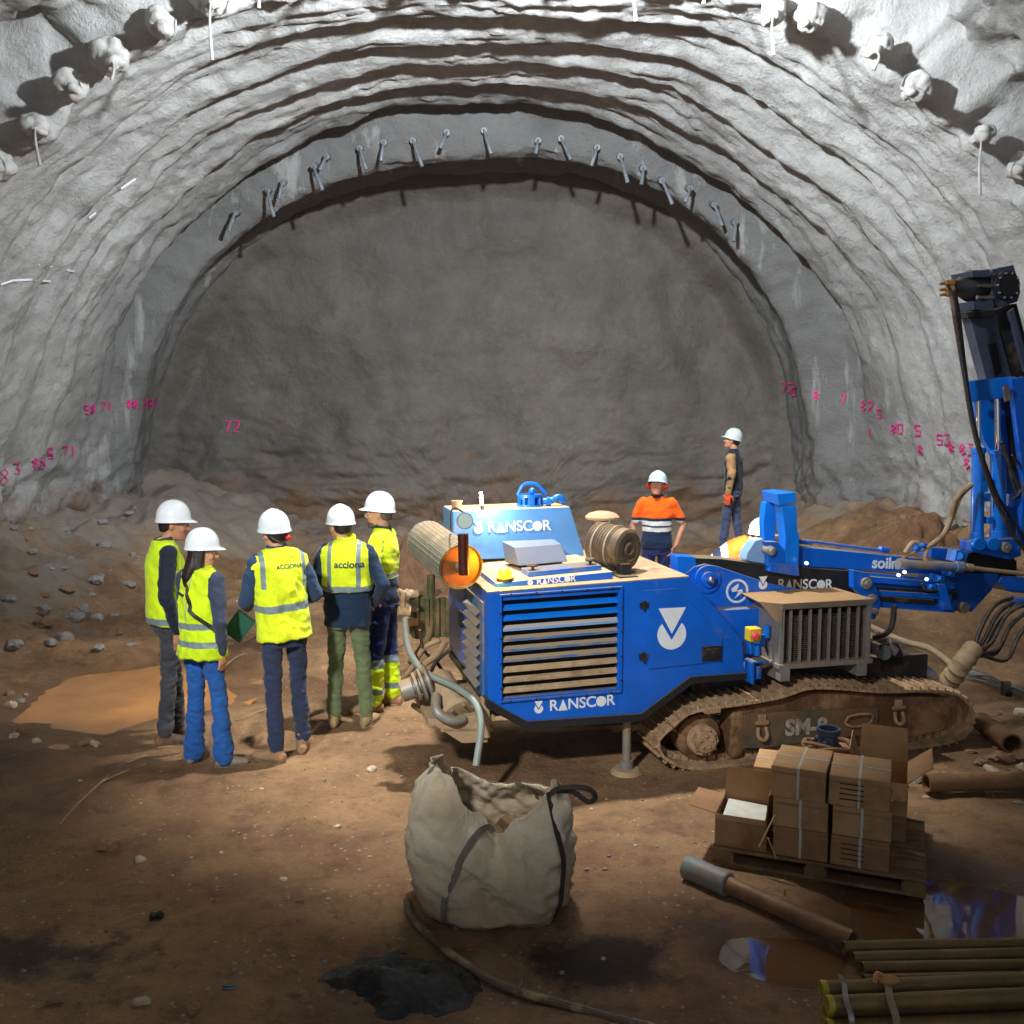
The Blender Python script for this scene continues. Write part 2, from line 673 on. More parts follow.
def ground_h(x, y):
    h = fbm(V((x * 0.5, y * 0.5, 0)), 3) * 0.05
    h += fbm(V((x * 2.2, y * 2.2, 5)), 5) * 0.030 + abs(fbm(V((x * 5.0, y * 5.0, 8)), 3)) * 0.012
    calm = max(math.exp(-(((x - 1.2) / 1.6) ** 4 + ((y - 7.4) / 1.1) ** 4)), math.exp(-(((x - 2.6) / 1.6) ** 4 + ((y - 7.6) / 1.0) ** 4)), math.exp(-(((x - 1.9) / 0.9) ** 4 + ((y - 5.8) / 0.8) ** 4)), math.exp(-(((x + 0.08) / 0.7) ** 4 + ((y - 5.1) / 0.7) ** 4)), math.exp(-(((x - 2.2) / 1.3) ** 4 + ((y - 4.5) / 0.6) ** 4)))
    for qx, qy in STAND:
        calm = max(calm, math.exp(-(((x - qx) ** 2 + (y - qy) ** 2) / 0.16) ** 2))
    h *= 1 - 0.85 * calm
    # banks against both walls and the face
    l = smoothstep(-4.1, -6.6, x - 0.12 * (y - 13)) * smoothstep(6.0, 11.0, y)
    h += l * (0.75 + fbm(V((x, y, 2)), 4) * 0.3)
    r = smoothstep(3.6, 6.4, x) * smoothstep(9.5, 12.5, y)
    h += r * (0.9 + fbm(V((x * 0.8, y * 0.8, 7)), 4) * 0.35)
    h += smoothstep(14.5, 19.0, y) * (0.35 + fbm(V((x * 0.6, y * 0.6, 9)), 4) * 0.25)
    h += smoothstep(8.5, 11.0, y) * smoothstep(-2.0, -3.5, x) * (1 - smoothstep(13, 15, y)) * 0.10
    h += 0.42 * math.exp(-(((x - 3.25) / 0.9) ** 2 + ((y - 14.5) / 0.9) ** 2))
    rough = smoothstep(7.5, 10, y)
    h += rough * (1 - calm) * fbm(V((x * 1.6, y * 1.6, 13)), 5) * 0.09
    # trampled lumps near the standing group
    k = math.exp(-((x + 2.2) ** 2 / 1.4 + (y - 7.2) ** 2 / 0.8)) * (1 - calm)
    h += k * fbm(V((x * 4, y * 4, 21)), 4) * 0.06
    p = puddle_mask(x, y)
    h = h * (1 - smoothstep(-0.25, 0.05, p) * 0.9) - 0.05 * smoothstep(-0.15, 0.35, p)
    return h


def soil_mat():
    t = NT('mud_soil')
    co = t.coord()
    n1 = t.noise(0.8, 6, 0.62)
    n2 = t.noise(4.5, 6, 0.7)
    c = t.mix(t.mapr(n1, 0.38, 0.64), S(116, 86, 58), S(164, 130, 92))
    c = t.mix(t.math('MULTIPLY', t.mapr(n2, 0.5, 0.72), 0.75), c, S(80, 52, 34))
    n4 = t.noise(14, 5, 0.75)
    c = t.mix(t.math('MULTIPLY', t.mapr(n4, 0.52, 0.7), 0.5), c, S(92, 62, 42))
    c = t.mix(t.math('MULTIPLY', t.mapr(t.noise(34, 3, 0.6), 0.6, 0.72), 0.45), c, S(178, 146, 108))
    v = t.voro(16)
    v2 = t.noise(3, 3, 0.6)
    peb = t.math('MULTIPLY', t.math('LESS_THAN', v, 0.16), t.math('GREATER_THAN', v2, 0.53))
    c = t.mix(t.math('MULTIPLY', peb, 0.6), c, S(196, 170, 134))
    # grey shotcrete rebound towards the left wall and the heading
    xyz = t.sep(co)
    g = t.math('ADD', t.mapr(xyz[0], -3.8, -5.6), t.mapr(xyz[1], 14.5, 17.5))
    g = t.math('ADD', g, t.math('MULTIPLY', t.math('SUBTRACT', t.noise(1.2, 5, 0.7), 0.5), 2.4))
    c = t.mix(t.math('MULTIPLY', t.mapr(g, 0.55, 1.2), 0.85, clamp=True), c, S(138, 130, 120))
    at = t.node('ShaderNodeAttribute', attribute_name='wet')
    wet = at.outputs['Fac']
    c = t.mix(t.math('MULTIPLY', wet, 0.45), c, S(92, 60, 36))
    at2 = t.node('ShaderNodeAttribute', attribute_name='muck')
    mk = t.math('ADD', at2.outputs['Fac'], t.math('MULTIPLY', t.math('SUBTRACT', n2, 0.5), 1.2))
    c = t.mix(t.math('MULTIPLY', t.mapr(mk, 0.4, 0.75), 0.85, clamp=True), c, S(40, 34, 30))
    rg = t.mapr(t.math('ADD', wet, t.math('MULTIPLY', t.math('SUBTRACT', n2, 0.5), 0.7)), 0.1, 0.75, 0.82, 0.3)
    nrm = t.bump(n2, 0.6, 0.05)
    nrm = t.bump(t.noise(22, 6, 0.75), 1.0, 0.028, nrm)
    return t.set(c, rg, 0, nrm)


M_soil = soil_mat()
xs = []
x = -9.0
while x <= 9.0: xs.append(x); x += 0.045
ys = []
y = 3.2
while y < 19.8: ys.append(y); y += 0.03 + 0.0036 * (y - 3)
HM = [[ground_h(x, y) for x in xs] for y in ys]
rows = [[V((x, y, HM[j][i])) for i, x in enumerate(xs)] for j, y in enumerate(ys)]
floor = grid_obj('floor', rows, M_soil)
bpy.context.view_layer.update()
me = floor.data
wetA = me.attributes.new('wet', 'FLOAT', 'POINT')
mkA = me.attributes.new('muck', 'FLOAT', 'POINT')
wv = []; mv = []
mc = G(600, 960)
for j, y in enumerate(ys):
    for i, x in enumerate(xs):
        p = puddle_mask(x, y)
        w = smoothstep(-0.6, 0.1, p)
        w = max(w, 0.7 * smoothstep(-2.0, -3.0, x) * smoothstep(9.5, 7.5, y) * smoothstep(5.2, 6.4, y))
        wv.append(w)
        q = max(math.exp(-(((x - mc.x) / 0.42) ** 2 + ((y - mc.y) / 0.28) ** 2)), 0.8 * math.exp(-(((x + 2.35) / 0.9) ** 2 + ((y - 4.45) / 0.3) ** 2)),
                0.62 * math.exp(-(((x - 0.95) / 0.28) ** 2 + ((y - 4.75) / 0.3) ** 2)))
        mv.append(q)
wetA.data.foreach_set('value', wv)
mkA.data.foreach_set('value', mv)
# apron of plain ground reaching back past the camera
fl2 = grid_obj('floor', [[V((x, y, -0.02)) for x in (-9, -3, 3, 9)] for y in (-4, -1, 1, 3.25)], M_soil)


def gz(x, y):
    return ground_h(x, y)


# water
def water_mat(name, col, rough=0.02):
    t = NT(name)
    nrm = t.bump(t.noise(5, 3, 0.5), 0.06, 0.02)
    c = t.mix(t.mapr(t.noise(2.2, 4, 0.6), 0.35, 0.65), col, tuple(k * 0.75 for k in col))
    return t.set(c, rough, 0, nrm, 0.9 if rough < 0.1 else 0.45)


M_water = water_mat('muddy_water', S(186, 132, 76), 0.2)
M_water2 = water_mat('clear_puddle_water', S(110, 80, 54), 0.015)


def puddle(name, idx, mat, level, label):
    cx, cy, rx, ry, _ = PUDS[idx]
    b = MB()
    n = 40; R0 = 1.28 if idx == 0 else 1.9
    b.add([V((cx, cy, level))] + [V((cx + rx * R0 * math.cos(2 * pi * i / n), cy + ry * R0 * math.sin(2 * pi * i / n), level)) for i in range(n)], [(0, 1 + i, 1 + (i + 1) % n) for i in range(n)])
    return b.build(name, mat, label=label, cat='puddle')


puddle('puddle', 0, M_water, -0.022, 'muddy orange puddle on the left below the tunnel wall')
puddle('puddle', 1, M_water2, -0.030, 'dark glossy puddle at the right of the pallet reflecting blue machinery')
puddle('puddle', 2, M_water2, -0.032, 'small puddle left of the drill pipes beside the sleeved pipe')
# ------------------------------------------------------------- materials
BLUE = S(8, 92, 196)
M_blue = mat_simple('rig_blue_paint', BLUE, 0.34, 0, 0.10, 5, 0.05, 0.002, dirt=0.10, dirt_col=S(120, 112, 100), dust_top=0.75, coat=0.2)
M_blued = mat_simple('dusty_blue_paint', S(60, 104, 150), 0.55, 0, 0.12, 9, 0.08, 0.003, dirt=0.45, dirt_col=S(150, 130, 104), dust_top=0.9)
M_bluep = mat_simple('lit_pale_blue_paint', S(120, 158, 198), 0.42, 0, 0.06, 4, 0, 0, dirt=0.08, dirt_col=S(170, 160, 150), dust_top=0.8)  # paler copy of the rig blue; on the bracket it stands for lamp glare
M_bluec = mat_simple('clean_blue_paint', S(10, 112, 214), 0.3, 0, 0.08, 6, 0, 0, dirt=0.0, coat=0.3)
M_black = mat_simple('black_steel', S(36, 38, 42), 0.45, 0.2, 0.2, 9, 0.1, 0.002, dirt=0.15, dirt_col=S(110, 92, 72), dust_top=0.8)
M_mast = mat_simple('dark_mast_steel', S(74, 84, 104), 0.38, 0.35, 0.15, 6, 0.05, 0.002, dirt=0.08, dirt_col=S(120, 112, 104), dust_top=0.5)
M_dark = mat_simple('dark_void', S(24, 20, 20), 0.8, 0, 0.2, 10)
M_dustm = mat_simple('dust_coated_metal', S(166, 142, 110), 0.8, 0, 0.14, 10, 0.2, 0.003, dirt=0.2, dirt_col=S(120, 96, 70))
M_grey = mat_simple('grey_metal', S(140, 138, 132), 0.5, 0.3, 0.12, 14, 0.1, 0.002, dirt=0.35, dirt_col=S(150, 128, 100), dust_top=0.9)
M_olive = mat_simple('olive_painted_metal', S(70, 72, 44), 0.6, 0, 0.2, 14, 0.15, 0.003, dirt=0.4, dirt_col=S(120, 100, 70), dust_top=0.8)
M_caked = mat_simple('mud_caked_steel', S(104, 74, 50), 0.75, 0, 0.35, 7, 0.7, 0.02, dirt=0.4, dirt_col=S(168, 134, 96))
M_shoe = mat_simple('track_shoe_steel', S(166, 136, 104), 0.7, 0.1, 0.3, 22, 0.5, 0.006, dirt=0.45, dirt_col=S(196, 168, 134))
M_frameg = mat_simple('muddy_grey_frame', S(96, 88, 74), 0.65, 0.1, 0.25, 9, 0.4, 0.006, dirt=0.55, dirt_col=S(128, 94, 62))
M_chrome = mat_simple('chrome_rod', S(220, 222, 226), 0.16, 1.0, 0.02, 5)
M_white = mat_simple('white_lettering', S(214, 220, 226), 0.5, 0, 0.04, 10)
M_lett2 = mat_simple('dusty_lettering', S(150, 136, 122), 0.7, 0, 0.1, 12)
M_rub = mat_simple('black_rubber_hose', S(40, 38, 38), 0.5, 0, 0.2, 14, 0.1, 0.002, dirt=0.3, dirt_col=S(110, 92, 74), dust_top=0.5)
M_hoseg = mat_simple('grey_green_hose', S(126, 136, 128), 0.5, 0, 0.1, 10, dirt=0.1)
M_hoset = mat_simple('tan_dusty_hose', S(158, 134, 102), 0.7, 0, 0.15, 12, 0.2, 0.003, dirt=0.3, dirt_col=S(100, 80, 60))
M_red = mat_simple('red_plastic', S(200, 34, 26), 0.4)
M_yellow = mat_simple('yellow_plastic', S(214, 180, 40), 0.5, dirt=0.2)
M_rustpipe = mat_simple('heat_browned_pipe', S(74, 30, 20), 0.5, 0.4, 0.25, 10, 0.1, 0.002)
M_glass = NT('gauge_glass').set(S(170, 190, 186), 0.08, 0.0, None, 0.8)


def mat_emit(name, col, strength):
    t = NT(name)
    return t.set(col, 0.4, emis=col, estr=strength)


M_amber = mat_emit('amber_beacon_lens', S(255, 170, 20), 5)
M_led = mat_emit('white_lamp_lens', S(255, 240, 235), 40)


def mat_mesh_shield():
    t = NT('perforated_heat_shield')
    co = t.coord('UV')
    n = t.noise(18, 4, 0.6)
    v = t.voro(55)
    c = t.mix(t.math('LESS_THAN', v, 0.32), S(178, 158, 124), S(80, 66, 50))
    c = t.mix(t.mapr(n, 0.5, 0.75), c, S(128, 116, 90))
    return t.set(c, 0.7, 0.2, t.bump(v, 0.4, 0.004))


M_shield = mat_simple('dusty_heat_shield', S(84, 88, 58), 0.7, 0.1, 0.25, 12, 0.3, 0.004, dirt=0.3, dirt_col=S(150, 134, 104), dust_top=0.35)

# ------------------------------------------------------------- drilling rig
RA = rad(14)
RO = V((-0.16, 6.50, 0))
rig = empty('drilling_rig', RO, RA, 'blue tracked drilling rig with louvred engine cabinet parked on the mud', 'drilling rig')
cA, sA = math.cos(RA), math.sin(RA)


def P(px, py, v=0.0):
    """photo pixel on the rig's vertical plane v -> (u, z)"""
    r = ray(px, py)
    a = -r.x * sA + r.y * cA
    b = RO.x * sA - RO.y * cA
    t = (v - b) / a
    x, y = r.x * t, r.y * t
    return ((x - RO.x) * cA + (y - RO.y) * sA, H + r.z * t)


def PP(px, py, v=0.0):
    u, z = P(px, py, v)
    return V((u, v, z))


def Q(pts, v=0.0): return [P(x, y, v) for x, y in pts]


def part(b, name, m, bevel=0.0, smooth=35, parent=None, **k):
    return b.build(name, m, parent or rig, bevel=bevel, smooth=smooth, **k)


# --- engine cabinet
z1 = 1.355
sill = P(488, 699)[1]
b = MB()
body = [(0.0, sill), (0.0, z1), (1.43, 1.40), (1.845, 0.93), (1.875, 0.69), (1.452, 0.69), (1.09, 0.452), (0.27, 0.462)]
b.prism(body, 0.07, 1.42)
oL, oR, oB, oT = 0.10, 0.915, 0.635, 1.318
b.prism([(0, sill), (0, z1), (oL, z1), (oL, oB), (oL, 0.565)], 0, 0.07)
b.prism([(oL, oT), (oL, z1), (oR, 1.384), (oR, oT + 0.025)], 0, 0.07)
b.prism([(oL, 0.565), (oL, oB), (oR, oB + 0.01), (oR, 0.455), (0.27, 0.462)], 0, 0.07)
b.prism([(oR, 0.455), (oR, 1.384), (1.43, 1.40), (1.845, 0.93), (1.875, 0.69), (1.452, 0.69), (1.09, 0.452)], 0, 0.07)
cab = part(b, 'engine_cabinet', M_blue, 0.006)
b = MB()
b.prism([(-0.01, sill), (0.27, 0.464), (1.09, 0.454), (1.452, 0.692), (1.885, 0.692), (1.885, 0.645), (1.47, 0.64), (1.10, 0.40), (0.265, 0.408), (-0.01, 0.575)], -0.012, 1.40)
part(b, 'lower_skirt', M_black, 0.004)
b = MB(); b.box(((oL + oR) / 2, 0.068, (oB + oT) / 2 + 0.01), (oR - oL, 0.006, oT - oB + 0.02))
part(b, 'grille_backing', M_dark, smooth=0)
nb = 10
for k in range(nb):
    zc = oB + 0.045 + (oT - oB - 0.05) * k / (nb - 1)
    b = MB()
    lf = zc - 0.006; rt = zc + 0.012
    d0 = 0.0; d1 = 0.034
    # slat leaning outwards: low outer lip, high inner edge
    vs = []
    for u, zz in ((oL + 0.002, lf), (oR - 0.002, rt)):
        vs += [(u, d0, zz - 0.010), (u, d0, zz + 0.009), (u, d1, zz + 0.026), (u, d1, zz + 0.022)]
    b.add([V(p) for p in vs], [(0, 1, 2, 3), (7, 6, 5, 4), (0, 4, 5, 1), (1, 5, 6, 2), (2, 6, 7, 3), (3, 7, 4, 0)])
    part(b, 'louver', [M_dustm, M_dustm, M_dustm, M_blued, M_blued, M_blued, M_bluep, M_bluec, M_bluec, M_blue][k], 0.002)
b = MB()
w = 0.022
fr = [((oL - w, oB - w), (oR + w, oB - w + .01)), ((oL - w, oT + w), (oR + w, oT + w + 0.02))]
b.bar((oL - w, -0.004, oB - w), (oR + w, -0.004, oB - w + 0.01), 0.03, 0.014)
b.bar((oL - w, -0.004, oT + w - 0.005), (oR + w, -0.004, oT + w + 0.014), 0.03, 0.014)
b.bar((oL - w + 0.008, -0.004, oB - w), (oL - w + 0.008, -0.004, oT + w), 0.014, 0.03)
b.bar((oR + w - 0.004, -0.004, oB - w), (oR + w - 0.004, -0.004, oT + w + 0.01), 0.014, 0.03)
lfm = part(b, 'louver_frame', M_blue, 0.003)
b = MB()
for i in range(5):
    for zz in (oB - w, oT + w):
        u = oL + (oR - oL) * (i + 0.3) / 4.6
        b.cyl((u, -0.022, zz + 0.012 * u), (u, -0.005, zz + 0.012 * u), 0.007, n=8)
for i in range(4):
    for uu in (oL - w + 0.006, oR + w - 0.003):
        zz = oB + (oT - oB) * (i + 0.4) / 4
        b.cyl((uu, -0.022, zz), (uu, -0.005, zz), 0.007, n=8)
b.build('frame_bolts', M_black, lfm, kind='stuff')
# door
b = MB()
dr = Q([(644, 590), (675, 588), (722, 635), (722, 661), (648, 669)])
b.prism(dr, -0.012, 0.0)
door = part(b, 'service_door', M_blue, 0.004)
for zz in (1.22, 0.86):
    b = MB()
    b.cyl((dr[0][0] - 0.005, -0.022, zz - 0.035), (dr[0][0] - 0.005, -0.022, zz + 0.035), 0.010, n=10)
    b.box((dr[0][0] - 0.018, -0.008, zz), (0.026, 0.012, 0.04)); b.box((dr[0][0] + 0.014, -0.016, zz), (0.028, 0.010, 0.04))
    b.build('hinge', M_black, door)
b = MB()
lc = P(711, 653)
b.box((lc[0], -0.014, lc[1]), (0.15, 0.012, 0.11)); b.box((lc[0], -0.024, lc[1]), (0.10, 0.012, 0.07)); b.cyl((lc[0] + 0.01, -0.04, lc[1]), (lc[0] + 0.01, -0.02, lc[1]), 0.022, n=12)
b.build('door_latch', M_black, door, bevel=0.003)


def vlogo(cu, cz, s, v, parent, mat=None, M4=None):
    """triangle over a notched disc, s = disc radius"""
    m = MB()
    tri = [(-0.95 * s, 1.75 * s), (0.95 * s, 1.75 * s), (0.0, 0.05 * s)]
    pts = []
    a0 = rad(60)
    for i in range(31):
        a = pi / 2 - a0 * 0.72 - (2 * pi - 2 * a0 * 0.72) * i / 30
        pts.append((s * math.cos(a), s * math.sin(a)))
    pts.append((0, -0.38 * s))
    fn = (lambda p: M4 @ p) if M4 else (lambda p: V((cu, v, cz)) + p)
    m.prism([(x, z) for x, z in tri], -0.0015, 0.0015, fn)
    n = len(pts)
    # disc with the notch as a fan from the notch point
    vs = [fn(V((x, yy, z))) for yy in (-0.0015, 0.0015) for x, z in pts]
    fs = [(n - 1, i, i + 1) for i in range(n - 2)] + [(2 * n - 1, n + i + 1, n + i) for i in range(n - 2)]
    fs += [(i, (i + 1) % n, n + (i + 1) % n, n + i) for i in range(n)]
    m.add(vs, fs)
    return m.build('emblem', mat or M_white, parent, smooth=0)


def ranscor(cx, cz, h, v, parent, mat=None, M4=None, slope=0.0, mats=None, logo=True):
    """word with a triangle for A and a disc for O, centred at cx,cz"""
    adv = [0.80, 0.92, 0.95, 0.74, 0.84, 1.02, 0.72]
    tot = sum(adv) * h
    x = cx - tot / 2
    base = M4 or Matrix.Identity(4)
    for k, (ch, a) in enumerate(zip('RANSCOR', adv)):
        xc = x + a * h / 2
        zc = cz + slope * (xc - cx)
        x += a * h
        m_ = (mats[k] if mats else None) or mat or M_white
        if ch == 'A':
            b = MB(); b.prism([(xc - 0.42 * h, zc - h / 2), (xc + 0.42 * h, zc - h / 2), (xc, zc + h / 2)], v - 0.0015, v + 0.0015)
            for i in range(len(b.v)): b.v[i] = base @ b.v[i]
            b.build('letter', m_, parent, smooth=0)
        elif ch == 'O':
            b = MB(); b.prism([(xc + 0.47 * h * math.cos(t * pi / 12), zc + 0.47 * h * math.sin(t * pi / 12)) for t in range(24)], v - 0.0015, v + 0.0015)
            for i in range(len(b.v)): b.v[i] = base @ b.v[i]
            b.build('letter', m_, parent, smooth=0)
        else:
            lettering('letter', ch, h * 1.36, m_, parent, base @ plane_M((xc, v, zc), (1, 0, 0), (0, 0, 1)), 0.0015, 0.016 * h * 1.4)
    if logo:
        vlogo(cx - tot / 2 - 0.95 * h, cz - 0.22 * h, 0.40 * h, v, parent, mat)


c0 = P(582, 703)
ranscor(c0[0], c0[1], 0.078, -0.002, cab, slope=0.02)
c0 = P(671, 634)
vlogo(c0[0], c0[1], 0.107, -0.014, door)

# side louvres on the left end of the cabinet (shallow plates on the end wall)
b = MB()
b.box((-0.006, 0.42, 0.94), (0.016, 0.62, 0.66))
sp = part(b, 'end_panel', M_blued, 0.004)
for k in range(8):
    b = MB()
    zc = 0.68 + k * 0.072
    b.box((-0.026, 0.40, zc), (0.055, 0.44, 0.008), (0, rad(-35), 0))
    b.build('slat', M_blued, sp)
b = MB(); b.box((-0.012, 0.86, 1.0), (0.02, 0.09, 0.12)); part(b, 'side_latch', M_black, 0.003)

# --- roof
b = MB()
b.prism([(0.0, 1.356), (1.43, 1.402), (1.43, 1.408), (0.0, 1.362)], 0.0, 1.42)
part(b, 'roof_sheet', M_dustm)
v0 = 0.11
fl, frr = P(495, 592, v0), P(613, 582, v0)
tl, tr = P(496, 583, v0), P(613, 571.5, v0)
b = MB()
ys_ = (v0, 1.15)
b.prism([fl, tl, tr, frr], v0, 1.15)
hood = part(b, 'hood_plate', mat_simple('hood_paint', BLUE, 0.4, 0, 0.08, 6, dirt=0.05, dirt_col=DUST, dust_top=1.0), 0.006)
hz = lambda u: tl[1] + (tr[1] - tl[1]) * (u - tl[0]) / (tr[0] - tl[0])
c0 = P(556, 580.5, v0)
ranscor(c0[0], c0[1] + 0.004, 0.046, v0 - 0.003, hood, slope=0.04)
# hatch with knobs
b = MB()
ha, hb = 0.33, 0.86
b.prism([(ha, hz(ha)), (ha, hz(ha) + 0.035), (hb, hz(hb) + 0.035), (hb, hz(hb))], 0.20, 0.40)
hatch = part(b, 'roof_hatch', M_blue, 0.004)
for u in (0.38, 0.80):
    b = MB(); zz = hz(u) + 0.035
    b.lathe([(0.010, 0), (0.010, 0.5), (0.036, 0.55), (0.04, 0.75), (0.030, 1), (0.0, 1)], (u, 0.27, zz), (u, 0.27, zz + 0.045), 16)
    b.build('knob', M_black, hatch)
# pale wedge box
b = MB()
w0 = [P(514, 567, 0.46), P(568, 562, 0.46)]
zb = hz(0.5)
front = [PP(519, 566, 0.46), PP(568, 561.5, 0.46), PP(561, 543.5, 0.54), PP(514, 547, 0.54)]
back = [PP(505, 566, 0.80) * 1.0, PP(557, 561, 0.80), PP(554, 539, 0.78), PP(502, 541, 0.78)]
for q_ in (0, 1): back[q_].z = zb
b.add(front + back, [(0, 1, 2, 3), (7, 6, 5, 4), (0, 4, 5, 1), (1, 5, 6, 2), (2, 6, 7, 3), (3, 7, 4, 0)])
part(b, 'pale_cover', mat_simple('pale_cover_paint', S(112, 124, 144), 0.45, 0, 0.04, 5, dirt=0.1), 0.008, label='pale grey wedge cover')
# rear tank
vf = 0.98
q = Q([(452.5, 511), (570, 506.5), (580, 549), (474, 551)], vf)
uL = q[0][0]
b = MB()
fr4 = [V((uL, vf - 0.06, 1.43)), V((q[2][0] + 0.02, vf - 0.06, 1.43)), V((q[1][0], vf, q[1][1])), V((uL, vf, q[0][1]))]
bk4 = [V((uL, vf + 0.42, 1.43)), V((q[2][0] + 0.02, vf + 0.42, 1.43)), V((q[1][0] - 0.02, vf + 0.40, q[1][1])), V((uL, vf + 0.40, q[0][1]))]
b.add(fr4 + bk4, [(0, 1, 2, 3), (7, 6, 5, 4), (0, 4, 5, 1), (1, 5, 6, 2), (2, 6, 7, 3), (3, 7, 4, 0)])
tank = part(b, 'rear_tank', mat_simple('tank_paint', S(84, 140, 200), 0.4, 0, 0.05, 5, dirt=0.05, dust_top=0.9), 0.01)
tzt = (q[0][1] + q[1][1]) / 2
lean = math.atan2(0.06, tzt - 1.43)
Mt = plane_M((0.47, vf - 0.026, 1.60), (1, 0, 0.0), (0, math.sin(lean), math.cos(lean)))
Mt2 = Mt @ Matrix.Rotation(-pi / 2, 4, 'X')
c0 = P(518, 526, vf)
ranscor(0, 0, 0.082, 0, tank, M4=Matrix.Translation((c0[0], vf - 0.028 - 0.006, c0[1])) @ Matrix.Rotation(-lean, 4, 'X'), logo=False)
c1 = P(477.5, 528.5, vf)
vlogo(0, 0, 0.035, 0, tank, M4=Matrix.Translation((c1[0], vf - 0.036, c1[1])) @ Matrix.Rotation(-lean, 4, 'X'))
# filler cap, lamp, hydraulic swivel on the tank
c = PP(457, 508, vf + 0.1); c.z = tzt
b = MB(); b.cyl(c, c + V((0, 0, 0.055)), 0.042, 0.038, 18); b.cyl(c + V((0, 0, 0.05)), c + V((0, 0, 0.062)), 0.045, n=18)
b.build('filler_cap', M_dustm, tank)
lp = PP(482.5, 507, vf + 0.01); lp.z = tzt
b = MB(); b.cyl(lp, lp + V((-0.004, 0, 0.035)), 0.014, n=14); ls = b.build('lamp_holder', M_black, tank)
b = MB(); b.cyl(lp + V((-0.004, 0, 0.03)), lp + V((-0.012, 0, 0.125)), 0.011, n=14); b.sphere(lp + V((-0.012, 0, 0.125)), 0.011, 10); b.build('glowing_lamp_tube', M_led, tank, label='glowing white lamp tube')
sw = PP(530, 504, vf + 0.14); sw.z = tzt
b = MB()
for i in range(8):
    a = 2 * pi * i / 8
    b.box(sw + V((0.085 * math.cos(a), 0.085 * math.sin(a), 0.045)), (0.022, 0.022, 0.09), (0, 0, a))
b.cyl(sw, sw + V((0, 0, 0.02)), 0.105, n=24); b.cyl(sw + V((0, 0, 0.075)), sw + V((0, 0, 0.095)), 0.10, n=24); b.cyl(sw + V((0, 0, 0.0)), sw + V((0, 0, 0.08)), 0.06, n=16)
b.tube([sw + V((-0.10, 0, 0.09)), sw + V((-0.05, 0, 0.17)), sw + V((0.05, 0, 0.17)), sw + V((0.13, 0, 0.09))], 0.013, 8)
b.sphere(sw + V((0.01, -0.02, 0.12)), 0.028, 12)
b.build('hydraulic_swivel', M_bluec, tank)
b = MB(); b.tube([sw + V((0.09, -0.03, 0.04)), sw + V((0.16, -0.04, 0.045)), sw + V((0.22, -0.04, 0.07)), sw + V((0.27, -0.02, 0.03))], 0.026, 10); b.cyl(sw + V((0.12, -0.04, 0.04)), sw + V((0.15, -0.04, 0.04)), 0.036, n=14)
b.build('elbow_pipe', M_bluec, tank)
# amber beacon
bc = PP(505, 577, 0.16); bc.z = hz(bc.x)
b = MB(); b.cyl(bc, bc + V((0, 0, 0.02)), 0.06, n=20); bb = part(b, 'beacon_base', M_black)
b = MB(); b.lathe([(0.045, 0), (0.046, 0.6), (0.036, 0.9), (0.0, 1.0)], bc + V((0, 0, 0.02)), bc + V((0, 0, 0.085)), 20); part(b, 'amber_beacon', M_amber, label='glowing amber beacon')
BEACON = rig.matrix_basis @ (bc + V((0, 0, 0.14))) if False else (Matrix.Translation(RO) @ Matrix.Rotation(RA, 4, 'Z')) @ (bc + V((-0.08, -0.10, 0.09)))
LAMP = (Matrix.Translation(RO) @ Matrix.Rotation(RA, 4, 'Z')) @ (lp + V((0.05, -0.16, 0.05)))
# air filter drum
ac = PP(607, 545, 0.46); ax = V((0.20, -0.34, -0.03)).normalized()
b = MB()
prof = [(0, 0), (0.10, 0), (0.145, 0.03)]
for k in range(9): t = 0.05 + k * 0.075; prof += [(0.150, t), (0.157, t + 0.02), (0.157, t + 0.045), (0.150, t + 0.065)]
prof += [(0.145, 0.80), (0.15, 0.84), (0.15, 0.92), (0.13, 0.97), (0.085, 0.98), (0.08, 0.955), (0.055, 0.955), (0.05, 1.0), (0.03, 1.0), (0.028, 0.96), (0, 0.96)]
aL = 0.32
b.lathe(prof, ac - ax * 0.10, ac + ax * (aL - 0.10), 36)
af = part(b, 'air_filter', mat_simple('filter_housing', S(76, 66, 52), 0.6, 0, 0.15, 10, 0.1, 0.002, dirt=0.3, dirt_col=S(132, 112, 84), dust_top=0.9), smooth=30)
b = MB()
for t in (0.03, 0.15):
    b.lathe([(0.158, 0), (0.163, 0.1), (0.163, 0.9), (0.158, 1)], ac + ax * (t - 0.06), ac + ax * (t - 0.04), 36)
b.build('clamp_band', M_grey, af)
cp = PP(602, 541, 0.66)
b = MB(); b.cyl((cp.x, cp.y, 1.42), (cp.x, cp.y, cp.z + 0.17), 0.055, n=18)
b.build('intake_pipe', M_grey, af)
b = MB(); b.lathe([(0.0, 1), (0.05, 0.96), (0.10, 0.75), (0.128, 0.35), (0.125, 0.1), (0.05, 0.0)], (cp.x, cp.y, cp.z + 0.16), (cp.x, cp.y, cp.z + 0.225), 28)
b.build('rain_cap', M_dustm, af)
mb_ = PP(627, 578, 0.14)
b = MB(); b.box((mb_.x, 0.22, 1.43), (0.07, 0.10, 0.10)); b.box((mb_.x, 0.20, 1.395), (0.14, 0.2, 0.02)); part(b, 'filter_foot', M_black, 0.004)
